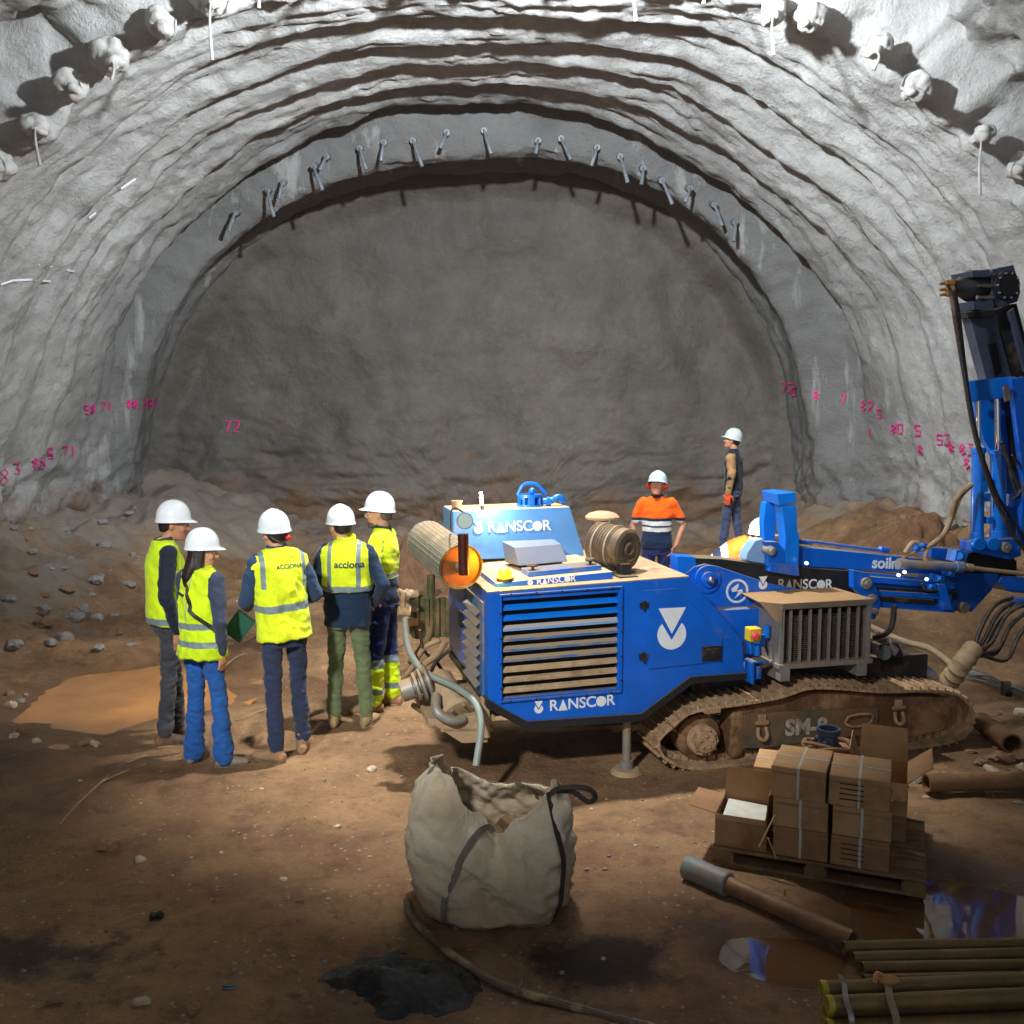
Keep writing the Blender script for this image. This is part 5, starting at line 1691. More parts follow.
    if cfg.get('back_text'):
        txt, size, cx_, cz_, m_ = cfg['back_text']
        tgt = vest or jk_
        bv = BVHTree.FromPolygons([v.co for v in tgt.data.vertices], [tuple(p.vertices) for p in tgt.data.polygons])
        me = text_mesh(txt, size * s, 0.0, 0.0022 if size > 0.05 else 0.0008)
        M4 = plane_M(up @ X(cx_, -0.5, cz_), (1, 0, 0), (0, 0, 1))
        bm = bmesh.new(); bm.from_mesh(me)
        bmesh.ops.subdivide_edges(bm, edges=[e for e in bm.edges if e.calc_length() > 0.02], cuts=2)
        for v in bm.verts:
            p = M4 @ v.co
            hit = bv.ray_cast(p, V((0, 1, 0)), 2.0)
            v.co = (hit[0] + V((0, -0.004, 0))) if hit[0] else p
        bm.to_mesh(me); bm.free()
        mesh_obj('vest_lettering', me, m_, tgt, smooth=False)
    # ---- trousers
    b = MB()
    hw = 0.95 if female else 1.0
    zrings(b, [(z * s, rx * s * bw * hw, ry * s * bw, yo * s) for z, rx, ry, yo in ((0.82, 0.165, 0.115, -0.004), (0.90, 0.168, 0.120, -0.006), (1.0, 0.150, 0.108, 0), (1.05, 0.145, 0.102, 0))])
    lr = cfg.get('leg_r', (0.086, 0.066, 0.060))
    for sd in (-1, 1):
        hip, kn, ank, fa = F_[sd]
        caps(b, hip - X(0, 0, 0.05), lr[0] * s * bw, kn, lr[1] * s * bw)
        kk = (kn + ank) / 2
        caps(b, kn, lr[1] * s * bw, ank + X(0, 0, cfg.get('cuff', 0.02)), lr[2] * s)
    blob(b, 'trousers', cfg['trousers'], root, 0.011, 4, fold=lambda p, sd=cfg.get('seed', 1): fbm(V((p.x * 8, p.y * 8, p.z * 12 + p.x * 5 + sd)), 3) * 0.011 - abs(fbm(V((p.x * 9 + p.z * 5, p.y * 9 + sd, p.z * 20)), 2)) * 0.014)
    # ---- boots
    for sd in (-1, 1):
        hip, kn, ank, fa = F_[sd]
        fd = V((-math.sin(fa), math.cos(fa), 0)); fs_ = V((math.cos(fa), math.sin(fa), 0))
        a0 = V((ank.x, ank.y, 0))
        b = MB()
        k = s * (0.9 if female else 1.0)
        caps(b, ank + V((0, 0, 0.05 * s)), 0.047 * k, a0 + V((0, 0, 0.06 * k)) - fd * 0.01, 0.046 * k)
        loft(b, [(a0 - fd * 0.075 * k + V((0, 0, 0.045 * k)), fs_ * 0.024 * k, V((0, 0, 0.030 * k))), (a0 - fd * 0.055 * k + V((0, 0, 0.05 * k)), fs_ * 0.038 * k, V((0, 0, 0.042 * k))), (a0 + fd * 0.02 * k + V((0, 0, 0.055 * k)), fs_ * 0.043 * k, V((0, 0, 0.05 * k))),
                 (a0 + fd * 0.10 * k + V((0, 0, 0.045 * k)), fs_ * 0.049 * k, V((0, 0, 0.038 * k))), (a0 + fd * 0.165 * k + V((0, 0, 0.038 * k)), fs_ * 0.046 * k, V((0, 0, 0.030 * k))), (a0 + fd * 0.20 * k + V((0, 0, 0.033 * k)), fs_ * 0.030 * k, V((0, 0, 0.022 * k)))], 18)
        bo = blob(b, 'boot', cfg.get('boots', M_boot), root, 0.009, 3)
        b = MB()
        out = []
        for i in range(20):
            t = 2 * pi * i / 20
            yy = math.sin(t); w_ = 0.046 + 0.005 * (yy > 0)
            out.append(a0 + fd * (0.065 + 0.142 * yy) * k + fs_ * w_ * k * math.cos(t) * (1 - 0.12 * yy * yy))
        n = 20
        b.add([p + V((0, 0, 0.0)) for p in out] + [p + V((0, 0, 0.024 * k)) for p in out], [tuple(range(n - 1, -1, -1)), tuple(range(n, 2 * n))] + [(i, (i + 1) % n, n + (i + 1) % n, n + i) for i in range(n)])
        b.build('boot_sole', M_sole, bo, bevel=0.003)
    root['scale_hint'] = s
    return root, s, up, J, HM4, X, vest, jk_


GRP = None
M_vest1 = cloth_mat('fluorescent_vest_low_band', FLUO, hb=[(0.96, 1.01)])
M_vest2 = cloth_mat('fluorescent_vest_two_bands', FLUO, hb=[(0.90, 0.945), (1.03, 1.075)], vb=[(0.004, 0.010, 1.1, 1.5)], bump=0.5)
M_vest3 = cloth_mat('fluorescent_vest_waist_band', FLUO2, hb=[(1.125, 1.18)], vb=[(0.135, 0.168, 1.29, 1.6)], slope=-0.05)
M_vest4 = cloth_mat('fluorescent_vest_braces', FLUO2, hb=[(1.135, 1.18)], vb=[(0.098, 0.132, 1.13, 1.6)])
M_navy = cloth_mat('navy_fleece', S(30, 44, 70))
M_navy2 = cloth_mat('dark_blue_sweater', S(30, 38, 54))
M_bluj = cloth_mat('slate_blue_jacket', S(43, 64, 94))
M_navq = cloth_mat('navy_padded_jacket', S(29, 50, 74), bump=0.4)
M_jeans = cloth_mat('blue_jeans', S(38, 92, 164), rough=0.9, bump=0.4)
M_jeansd = cloth_mat('dark_blue_jeans', S(46, 57, 84), rough=0.9, bump=0.4)
M_greyt = cloth_mat('charcoal_trousers', S(66, 68, 74))
M_green = cloth_mat('olive_green_trousers', S(106, 122, 86))
M_polo5 = cloth_mat('yellow_and_navy_work_shirt', FLUO2, zones=[(0.0, 1.16, NAVY), (1.165, 1.20, SILVER)])
M_tr5 = cloth_mat('navy_trousers_with_yellow_shins', S(26, 42, 92), zones=[(0.0, 0.47, FLUO), (0.40, 0.47, SILVER), (0.17, 0.22, SILVER)])
M_darktext = mat_simple('dark_print', S(40, 60, 70), 0.8)

person(172, 741, 499, -62, 'person in white helmet and yellow vest over dark sweater, behind the long haired woman', head=(-16, 4, 0), build=0.92, skin=M_skin2,
       arms={1: ((0.235, -0.04, 1.14), (0.21, 0.03, 0.88), (0, 0.1, -1), (-1, 0, 0)), -1: ((0.235, -0.03, 1.14), (0.22, 0.08, 0.88))}, feet=((-0.09, 0.06, 6), (0.09, -0.06, -6)),
       cfg=dict(top=M_navy2, topname='sweater', vest=M_vest1, trousers=M_greyt, boots=M_bootd, hoff=(0.0, 0.045), seed=2, hem=0.88, collar=M_greyt, vest_hem=0.90, vfold=0.010, shw=0.86))
r2 = person(207, 764, 526, -32, 'woman in white helmet, yellow vest and flared blue jeans carrying a green shoulder bag', head=(-46, 6, 0), female=True, build=1.02,
            arms={1: ((0.245, -0.05, 1.14), (0.20, 0.00, 0.89), (-0.1, 0.1, -1), (-1, 0, 0)), -1: ((0.225, 0.02, 1.14), (0.20, 0.16, 0.92))}, feet=((-0.12, -0.02, 14), (0.14, 0.04, -40)),
            cfg=dict(top=M_bluj if False else cloth_mat('charcoal_jumper', S(56, 66, 86)), topname='jumper', vest=M_vest2, trousers=M_jeans, boots=M_sneak, long_hair=True, shw=0.92, seed=4, leg_r=(0.084, 0.062, 0.082), cuff=-0.01, flare=1.12, vest_hem=0.84, vfold=0.022, htilt=6))
r3 = person(287, 757, 507, 27, 'person in yellow vest and dark jeans seen from behind, blue sleeves bent', head=(14, -6, -3), lean=(7, -2), build=0.94,
            arms={-1: ((0.245, 0.02, 1.16), (0.17, 0.30, 1.10), (0.1, 1, 0.15), (0.3, 0, 1), 0.9), 1: ((0.26, 0.04, 1.15), (0.16, 0.27, 1.10), (-0.3, 1, 0.1), (0, 0, 1), 0.9)}, feet=((-0.09, -0.06, 40), (0.13, 0.06, -22)),
            cfg=dict(top=M_bluj, topname='jacket', vest=M_vest3, trousers=M_jeansd, boots=M_boot, chin_cord=True, seed=6, collar=M_bluj, collar_h=0.06, vest_hem=0.865, back_text=('ACCIONA', 0.042, 0.05, 1.33, M_darktext)))
r4 = person(350, 726, 503, -3, 'person in navy jacket with yellow back panel and olive green trousers seen from behind', head=(38, 4, 0),
            arms={-1: ((0.27, 0.02, 1.15), (0.17, 0.20, 1.02), (-0.5, 1, -0.2), (0, 0, -1), 0.6), 1: ((0.285, -0.03, 1.16), (0.19, 0.14, 0.98), (-0.5, 0.8, -0.4), (0, 0, -1), 0.6)}, feet=((-0.13, 0.0, 8), (0.13, 0.02, -14)),
            cfg=dict(top=M_navq, topname='jacket', vest=M_vest4, trousers=M_green, boots=mat_simple('tan_walking_boot', S(168, 144, 104), 0.75, 0, 0.15, 12, 0.3, 0.004, dirt=0.4, dirt_col=S(110, 84, 60)), hoff=(-0.055, 0.02), seed=8, hem=0.83, bulk=1.06, vest_hem=1.115, collar=cloth_mat('yellow_collar', FLUO2), collar_h=0.075, vfold=0.006,
                     back_text=('acciona', 0.076, 0.045, 1.335, M_darktext)))
r5 = person(385, 708, 490, 80, 'bearded person in yellow and navy work clothes facing left beside the rig', head=(8, -2, 0), skin=M_skin,
            arms={-1: ((0.25, 0.02, 1.14), (0.14, 0.20, 0.98), (-0.6, 0.5, -0.6), (0, 0, -1), 0.5), 1: ((0.25, -0.02, 1.14), (0.18, 0.20, 1.0), (-0.4, 0.6, -0.6), (0, 0, -1), 0.5)}, feet=((-0.12, 0.05, 20), (0.11, -0.04, -8)),
            cfg=dict(top=M_polo5, topname='work_shirt', short_sleeve=True, trousers=M_tr5, boots=M_boot, seed=11, beard=M_hairg, hair=M_hairg, collar=cloth_mat('dark_green_collar', S(40, 70, 50)), collar_h=0.045, leg_r=(0.094, 0.078, 0.072)))


def wrap_strap(name, mat, parent, tgt, pts, w, th=0.006, axis=None):
    bv = BVHTree.FromPolygons([v.co for v in tgt.data.vertices], [tuple(p.vertices) for p in tgt.data.polygons])
    P_ = []; N_ = []
    for p in spline([V(q) for q in pts], 8):
        h = bv.find_nearest(p)
        P_.append(h[0] + h[1] * 0.002); N_.append(h[1])
    b = MB()
    b.strip(P_, lambda t: N_[int(round(t * (len(N_) - 1)))], w, th, smooth=0)
    return b.build(name, mat, parent)


X2 = r2[5]
wrap_strap('bag_strap', M_rub, r2[0], r2[6], [X2(-0.10, -0.06, 1.47), X2(-0.02, -0.16, 1.38), X2(0.08, -0.17, 1.20), X2(0.19, -0.05, 1.06), X2(0.20, 0.05, 1.0)], 0.028)
# folded shoulder bag, its own thing
gb_ = r2[0].matrix_basis @ X2(0.23, 0.17, 0.98)
b = MB()
b.T = Matrix.Translation(U(239, 626, gb_.y + 0.12)) @ Euler((0, rad(38), rad(10))).to_matrix().to_4x4()
b.box((0, 0, 0), (0.15, 0.05, 0.19)); b.box((0, -0.027, 0.03), (0.152, 0.008, 0.13))
b.build('shoulder_bag', mat_simple('green_leather', S(20, 82, 62), 0.5, 0, 0.1, 14), label='dark green shoulder bag hanging at the hip of the woman in flared jeans', cat='bag', bevel=0.012)
# phone in the hands of the third person is hidden; chest logo marks
wrap_strap('vest_logo', M_darktext, r2[6], r2[6], [X2(-0.12, -0.2, 1.34), X2(-0.06, -0.2, 1.335)], 0.02, 0.003)

# worker in orange behind the rig
OR = (1.0, 0.14, 0.005)
M_polo_o = cloth_mat('orange_and_navy_polo', OR, zones=[(0.0, 1.20, NAVY), (1.20, 1.25, S(222, 226, 222)), (1.25, 1.285, NAVY), (1.10, 1.15, NAVY), (1.13, 1.18, S(222, 226, 222))], var=0.08)
ro = person(655, 640, 468, 172, 'worker in orange and navy polo shirt with red ear muffs behind the rig', Hh=1.80, d=11.6, z0=0.0, head=(-12, -14, 0), skin=M_skin2,
            arms={-1: ((0.30, -0.06, 1.16), (0.22, 0.06, 0.95), (-0.5, 0.3, -1), (-1, 0, 0), 0.5), 1: ((0.27, -0.04, 1.15), (0.25, 0.02, 0.93))}, group='people on site', build=1.0,
            cfg=dict(top=M_polo_o, topname='polo_shirt', short_sleeve=True, trousers=cloth_mat('navy_work_trousers', S(38, 44, 92)), boots=M_bootd, muffs=True, helmet=mat_simple('pale_blue_helmet_plastic', S(190, 210, 222), 0.3), collar=cloth_mat('navy_collar', NAVY), collar_h=0.04, seed=14, hem=0.90, hair=M_hairg))
# worker on the muck pile at the back
rb = person(732, 527, 427, 62, 'worker in dark shirt with muddy tan sleeve standing on muck by the heading', d=14.4, z0=gz(3.25, 14.4), head=(10, -12, 0), skin=M_skin2,
            arms={-1: ((0.22, -0.04, 1.15), (0.22, 0.0, 0.90)), 1: ((0.22, 0.0, 1.15), (0.22, 0.06, 0.90))}, feet=((-0.1, 0.1, 5), (0.1, -0.1, -5)),
            cfg=dict(top=cloth_mat('black_navy_shirt', S(22, 30, 44)), topname='shirt', trousers=cloth_mat('blue_grey_trousers', S(62, 72, 100)), boots=M_bootd, helmet=M_helmg, sleeve_mat=cloth_mat('muddy_tan_sleeve', S(150, 118, 76), var=0.3), gloves=mat_simple('orange_glove', S(214, 84, 40), 0.7), seed=17, hem=0.92))
_p = U(737, 427, 14.4)
print('back worker top z', _p.z, 'orange', U(655, 468, 11.6).z)
# bending worker behind the boom: bands run round the leaning trunk
t = NT('orange_top_white_bands')
yy = t.sep(t.coord())[1]
c = t.mix(t.math('GREATER_THAN', yy, 0.20), NAVY, OR)
c = t.mix(t.math('MAXIMUM', t.band(yy, 0.02, 0.07), t.band(yy, 0.14, 0.20)), c, S(232, 232, 228))
M_bent = t.set(c, 0.8, 0, t.bump(t.noise(14, 4, 0.55), 0.3, 0.02))
rk = person(704, 590, 520, -96, 'worker bending forward in orange top with white bands behind the blue boom', Hh=1.76, d=9.4, z0=0.0, lean=(50, 0), head=(0, -45, 0), skin=M_skin2,
            arms={-1: ((0.24, 0.12, 1.30), (0.18, 0.32, 1.25), (0, 1, 0), (0, 0, -1)), 1: ((0.24, 0.12, 1.30), (0.18, 0.32, 1.25), (0, 1, 0), (0, 0, -1))}, feet=((-0.14, 0.05, 5, 0.06), (0.14, -0.1, -5, 0.06)),
            cfg=dict(top=M_bent, topname='work_jacket', trousers=cloth_mat('navy_overalls', S(40, 44, 90)), boots=M_bootd, helmet=M_helmg, seed=19, hem=0.9, bulk=1.1))
# ------------------------------------------------------------- things on the ground
M_bag = None
t = NT('woven_bag_fabric')
co = t.coord()
n = t.noise(3, 5, 0.6)
c = t.mix(t.mapr(n, 0.35, 0.68), S(212, 200, 176), S(178, 160, 130))
z_ = t.sep(co)[2]
f = t.mapr(t.math('ADD', z_, t.math('MULTIPLY', t.math('SUBTRACT', n, 0.5), 0.9)), 0.42, 0.05)
c = t.mix(t.math('MULTIPLY', f, 0.7, clamp=True), c, S(138, 104, 72))
nrm = t.bump(t.noise(5, 5, 0.6, dist=0.8), 0.6, 0.05)
nrm = t.bump(t.noise(160, 2, 0.5), 0.2, 0.001, nrm)
M_bag = t.set(c, 0.75, 0, nrm, 0.3)
M_strap = mat_simple('dark_webbing', S(58, 52, 44), 0.8, 0, 0.15, 30)
M_strap2 = mat_simple('grey_webbing', S(104, 98, 84), 0.8, 0, 0.15, 30)
BC = V((-0.085, 5.04, 0))
bag = empty('bulk_bag', BC, 0, 'open beige woven bulk bag with dark straps standing alone in the foreground', 'bag')
rimk = [(0, .60), (45, .52), (90, .50), (135, .62), (180, .78), (225, .76), (250, .56), (273, .44), (295, .55), (318, .73), (360, .60)]


def rim(a):
    a = a % 360
    for (a0, z0), (a1, z1_) in zip(rimk, rimk[1:]):
        if a0 <= a <= a1:
            return z0 + (z1_ - z0) * smoothstep(a0, a1, a)
    return 0.6


def bagp(a, h, inner=0.0):
    t_ = rad(a)
    c_, s_ = math.cos(t_), math.sin(t_)
    k = (abs(c_) ** 3.2 + abs(s_) ** 3.2) ** (-1 / 3.2)
    zr = rim(a)
    z = h * zr
    bul = 0.405 + 0.045 * math.sin(pi * min(1, h * 0.95 + 0.08)) - 0.05 * smoothstep(0.75, 1, h) - 0.05 * smoothstep(0.10, 0.0, h)
    # the front wall sags in towards its dip
    dip = math.exp(-((a - 268) / 24) ** 2) * smoothstep(0.5, 1.0, h) * 0.10
    r = (bul - dip - inner) * k * 0.97
    p = V((r * c_, r * s_ * 0.92, z))
    w = fbm(V((c_ * 1.3, s_ * 1.3, z * 1.8)), 3) * 0.05 - abs(fbm(V((c_ * 2.0 + z * 3.4, s_ * 2.0 - z * 1.2, z * 2.2)) + V((3, 3, 3)), 3)) * 0.055 + abs(fbm(V((c_ * 3 - z * 4, s_ * 3, z * 6)), 2)) * 0.03 - abs(fbm(V((c_ * 4 + z * 9, s_ * 4 - z * 3, z * 5 + 7)), 3)) * 0.028
    return p * 1.0 + V((c_, s_, 0)) * w


NA_, NH = 160, 44
vs = []; fs = []
for k in range(NH + 1):
    for i in range(NA_): vs.append(bagp(360 * i / NA_, k / NH))
for k in range(NH + 1):
    for i in range(NA_):
        h = 1 - k / NH * 0.72
        vs.append(bagp(360 * i / NA_, h, 0.006 + 0.0 * h))
for k in range(2 * NH + 1):
    for i in range(NA_):
        j = (i + 1) % NA_
        fs.append((k * NA_ + i, k * NA_ + j, (k + 1) * NA_ + j, (k + 1) * NA_ + i))
fs.append(tuple(range(NA_ - 1, -1, -1)))
b = MB(); b.add(vs, fs)
bs = b.build('bag_body', M_bag, bag, smooth=0)
bs.data.polygons.foreach_set('use_smooth', [True] * len(bs.data.polygons))
b = MB()
for k in range(26):
    a = random.uniform(0, 360); r = random.uniform(0, 0.26)
    b.box((r * math.cos(a), r * math.sin(a), 0.22 + random.uniform(0, 0.1)), (random.uniform(.05, .2), random.uniform(.05, .2), random.uniform(.02, .12)), (random.uniform(-.6, .6), random.uniform(-.6, .6), random.uniform(0, 3)))
b.add([V((0.33 * math.cos(2 * pi * i / 24), 0.31 * math.sin(2 * pi * i / 24), 0.2)) for i in range(24)], [tuple(range(24))])
b.build('scrap_filling', mat_simple('scrap', S(122, 96, 66), 0.8, 0, 0.4, 6), bag, kind='stuff', smooth=0)
def bstrap(name, pts, m, w=0.032):
    P_ = [bagp(a, h) + V((math.cos(rad(a)), math.sin(rad(a)), 0)) * 0.008 for a, h in pts]
    P_ = spline(P_, 3)
    b = MB(); A_ = [a for a, h in pts]
    b.strip(P_, lambda t_: V((math.cos(rad(A_[0] + (A_[-1] - A_[0]) * t_)), math.sin(rad(A_[0] + (A_[-1] - A_[0]) * t_)), 0.1)), w, 0.003, smooth=0)
    b.build(name, m, bag)


bstrap('seam_strap', [(268, 1.0), (262, 0.98), (254, 0.86), (248, 0.7), (244, 0.5), (240, 0.3), (238, 0.1), (238, 0.03)], M_strap2)
bstrap('seam_strap', [(311, 1.0), (311, 0.9), (310, 0.75), (311, 0.55), (313, 0.35), (314, 0.15), (315, 0.03)], M_strap)
bstrap('seam_strap', [(60, 1.0), (60, 0.7), (60, 0.3), (60, 0.05)], M_strap2)
bstrap('rim_tape', [(40 + 12 * i, 0.985) for i in range(8)], M_strap2, 0.02)
r0_ = bagp(311, 1.0)
b = MB(); b.strip([r0_ + V((0, 0, -0.03)), r0_ + V((0.05, -0.02, 0.02)), r0_ + V((0.14, -0.02, 0.03)), r0_ + V((0.21, -0.03, 0.02)), r0_ + V((0.235, -0.03, -0.02)), r0_ + V((0.20, -0.02, -0.045)), r0_ + V((0.12, 0.0, 0.0)), r0_ + V((0.02, 0.02, -0.01))], (0, -0.6, 0.8), 0.028, 0.004)
b.build('lifting_loop', M_strap, bag)
r1_ = bagp(205, 1.0)
b = MB(); b.strip([r1_ + V((0.02, 0, 0.0)), r1_ + V((-0.02, -0.01, -0.03)), r1_ + V((-0.055, -0.02, -0.14)), r1_ + V((-0.06, -0.02, -0.24)), r1_ + V((-0.035, -0.02, -0.28)), r1_ + V((-0.01, -0.01, -0.2)), r1_ + V((0.0, 0, -0.08))], (-0.5, -0.8, 0), 0.026, 0.004)
b.build('lifting_loop', M_strap2, bag)

# hose leaving the bag
def gtube(name, pts, r, m, label, cat, group=None, n=10, lift=None, tilt=1.0):
    P_ = []
    for x, y in pts:
        g = G(x, y, r)
        g.z = max(gz(g.x, g.y), -0.04) + r * 0.9 if lift is None else lift
        P_.append(g)
    b = MB(); b.tube(P_, r, n)
    return b.build(name, m, label=label, cat=cat, group=group)


gtube('ground_hose', [(407, 900), (411, 915), (426, 932), (455, 955), (500, 980), (560, 1000), (640, 1026), (700, 1040)], 0.020, mat_simple('brown_grey_hose', S(104, 84, 64), 0.6, 0, 0.15, 12, dirt=0.3), 'grey brown hose curling over the mud from the bulk bag', 'hose')
gtube('flat_hose', [(868, 634), (904, 645), (930, 652), (958, 664), (975, 672)], 0.03, mat_simple('tan_flat_hose', S(176, 158, 130), 0.75, 0, 0.1, 12, dirt=0.2), 'pale tan hose lying on the mud behind the right track', 'hose')
for k, pts in enumerate((((60, 828), (78, 808), (100, 788), (120, 768), (146, 757)), ((102, 786), (120, 778), (146, 768)), ((200, 705), (196, 690), (212, 676), (240, 664), (262, 662)), ((236, 722), (262, 712), (280, 706)), ((228, 652), (250, 644), (262, 632)))):
    gtube('ground_wire', pts, 0.007, mat_simple('pale_wire', S(150, 134, 110), 0.6), ['long pale wire running over the mud left of the group', 'short pale wire left of the group beside the longer one', 'looped pale wire on the mud between the jeans wearers', 'pale wire on the mud behind the dark jeans', 'pale wire behind the green bag'][k], 'wire', n=6)
# cable bundle at the right edge
cb = empty('cable_bundle', G(1000, 690, 0.05), 0, 'bundle of grey cables tied together on the mud at the right edge', 'cables')
c0_ = cb.location.copy()
for k in range(8):
    b = MB()
    pts = []
    for i, (x, y) in enumerate(((966, 676), (985, 680), (1004, 688), (1022, 694), (1045, 700))):
        sp = (k - 3.5) * (0.016 if i != 2 else 0.008)
        pts.append(G(x, y, 0.05) - c0_ + V((0, sp * 1.2, abs(sp) * 0.6 + 0.03 * math.sin(k + i))))
    b.tube(pts, 0.011, 8); b.build('cable', mat_simple('grey_cable', S(96, 92, 88), 0.5) if k == 0 else bpy.data.materials['grey_cable'], cb)
b = MB(); p_ = G(1006, 689, 0.05) - c0_; b.cyl(p_ - V((0.03, 0, 0)), p_ + V((0.03, -0.01, 0)), 0.075, n=16); b.build('tape_wrap', M_rub, cb)

# pallet with boxes
PA = G(712, 864); _q = G(925, 900) - PA; pa = math.atan2(_q.y, _q.x)
pal = empty('wooden_pallet', PA + V((0, 0, 0.005)), pa, 'muddy wooden pallet stacked with cardboard boxes at the edge of the puddle', 'pallet')
M_wood = mat_simple('muddy_pallet_wood', S(124, 96, 62), 0.8, 0, 0.25, 7, 0.3, 0.004, dirt=0.4, dirt_col=S(92, 66, 42))
PLn, PW = 1.12, 0.90
for k in range(7):
    b = MB(); b.box((PLn / 2, 0.05 + k * (PW - 0.1) / 6, 0.093), (PLn, 0.095, 0.02), (0, 0, random.uniform(-0.01, 0.01))); b.build('deck_board', M_wood, pal, bevel=0.003)
for v_ in (0.05, PW / 2, PW - 0.05):
    b = MB(); b.box((PLn / 2, v_, 0.011), (PLn, 0.10, 0.02)); b.build('bottom_board', M_wood, pal, bevel=0.003)
    for u_ in (0.06, PLn / 2, PLn - 0.06):
        b = MB(); b.box((u_, v_, 0.044), (0.12, 0.10, 0.045)); b.build('block', M_wood, pal, bevel=0.003)
for u_ in (0.06, PLn / 2, PLn - 0.06):
    b = MB(); b.box((u_, PW / 2, 0.0745), (0.10, PW, 0.016)); b.build('stringer_board', M_wood, pal, bevel=0.003)


def card_mat(name, col):
    t = NT(name)
    n = t.noise(6, 5, 0.6)
    c = t.mix(t.mapr(n, 0.35, 0.7), col, tuple(k * 0.72 for k in col))
    c = t.mix(t.math('MULTIPLY', t.mapr(t.noise(2.2, 5, 0.7), 0.56, 0.66), 0.5), c, S(96, 62, 40))
    return t.set(c, 0.85, 0, t.bump(n, 0.15, 0.004))


M_card = card_mat('brown_cardboard', S(176, 138, 94))
M_card2 = card_mat('dark_cardboard', S(150, 112, 76))
M_tape = mat_simple('packing_band', S(176, 176, 166), 0.5)
M_print = mat_simple('black_print', S(52, 40, 32), 0.8)
ML4 = Matrix.Translation(PA) @ Matrix.Rotation(pa, 4, 'Z')
def carton(u, v, z, size, label, rot=0.0, opened=None, prints=0, mat=None, band=True):
    loc = ML4 @ V((u, v, z))
    r_ = empty('cardboard_box', loc, pa + rad(rot), label, 'box', 'cardboard boxes on the pallet')
    L_, W_, H_ = size
    m = mat or M_card
    b = MB()
    if opened is None:
        b.box((0, 0, H_ / 2), size)
        b.build('carton', m, r_, bevel=0.004)
    else:
        for cx, cy, sx, sy in ((-L_ / 2, 0, .006, W_), (L_ / 2, 0, .006, W_), (0, -W_ / 2, L_, .006), (0, W_ / 2, L_, .006)): b.box((cx, cy, H_ / 2), (sx, sy, H_))
        b.box((0, 0, 0.005), (L_, W_, 0.008))
        b.build('carton', m, r_)
        for side, ang, fl_ in opened:
            # flap hinged on the top edge: side 0 -x,1 +x,2 -y,3 +y; ang from the horizontal outward
            a = rad(ang)
            d_ = [V((-1, 0, 0)), V((1, 0, 0)), V((0, -1, 0)), V((0, 1, 0))][side]
            w_ = W_ if side < 2 else L_
            hinge = d_ * ((L_ if side < 2 else W_) / 2) + V((0, 0, H_))
            dir_ = d_ * math.cos(a) + V((0, 0, math.sin(a)))
            tang = V((0, 0, 1)).cross(d_)
            b = MB()
            n_ = dir_.cross(tang)
            q = [hinge + tang * w_ / 2, hinge - tang * w_ / 2, hinge - tang * w_ * 0.47 + dir_ * fl_, hinge + tang * w_ * 0.47 + dir_ * fl_]
            b.add(q + [p + n_ * 0.005 for p in q], [(0, 1, 2, 3), (7, 6, 5, 4), (0, 4, 5, 1), (1, 5, 6, 2), (2, 6, 7, 3), (3, 7, 4, 0)])
            b.build('flap', m, r_)
    if band and opened is None:
        b = MB(); b.box((0.0, 0, H_ + 0.001), (0.014, W_ + 0.004, 0.003)); b.box((0, -W_ / 2 - 0.0015, H_ / 2), (0.014, 0.003, H_ + 0.002)); b.box((0, 0, H_ + 0.001), (L_ + 0.004, 0.012, 0.003)); b.build('packing_band', M_tape, r_)
    for k in range(prints):
        b = MB(); b.box((-L_ * 0.12, -W_ / 2 - 0.002, H_ * (0.25 + 0.17 * k)), (L_ * 0.4, 0.002, 0.007)); b.build('print_line', M_print, r_)
    if mat is None or True:
        b = MB(); b.box((0, -W_ / 2 - 0.001, H_ * 0.80), (L_ * 0.98, 0.002, 0.012)); b.build('tape', mat_simple('brown_tape', S(140, 106, 74), 0.4) if not bpy.data.materials.get('brown_tape') else bpy.data.materials['brown_tape'], r_)
    return r_


zb_ = 0.108; bh = 0.165
carton(0.475, 0.20, zb_, (0.29, 0.36, bh), 'bottom box of the middle front stack on the pallet', mat=M_card2)
carton(0.470, 0.20, zb_ + bh + .002, (0.29, 0.36, bh), 'middle box of the middle front stack on the pallet', 0)
carton(0.46, 0.20, zb_ + 2 * bh + .004, (0.29, 0.37, bh + 0.01), 'banded top box of the middle front stack on the pallet', -2)
carton(0.785, 0.20, zb_, (0.30, 0.37, bh), 'bottom box of the right front stack, black print on its front', prints=4, mat=M_card2)
carton(0.79, 0.20, zb_ + bh + .002, (0.30, 0.36, bh), 'middle box of the right front stack on the pallet', 0)
carton(0.77, 0.20, zb_ + 2 * bh + .004, (0.31, 0.37, bh), 'banded top box of the right front stack, black print on its front', 0, prints=4)
carton(0.150, 0.18, zb_, (0.28, 0.30, 0.18), 'open cardboard box with raised flaps at the left end of the pallet', 0, opened=[(3, 82, 0.17), (0, 8, 0.16), (1, 86, 0.14), (2, -70, 0.03)], mat=M_card2)
b = MB(); b.T = ML4; b.box((0.155, 0.18, zb_ + 0.15), (0.23, 0.25, 0.02), (0.03, 0.06, 0.03)); b.build('packing_sheet', mat_simple('pale_sheet', S(196, 200, 190), 0.6), label='pale sheet lying inside the open box at the left end of the pallet', cat='sheet')
carton(0.27, 0.62, zb_, (0.25, 0.33, bh), 'bottom box of the rear left stack on the pallet', mat=M_card2)
carton(0.275, 0.62, zb_ + bh + .002, (0.25, 0.33, bh), 'banded top box of the rear left stack on the pallet', 2)
carton(0.565, 0.64, zb_, (0.29, 0.38, 0.42), 'tall box in the middle rear of the pallet under the pipe fitting', mat=M_card2, band=False)
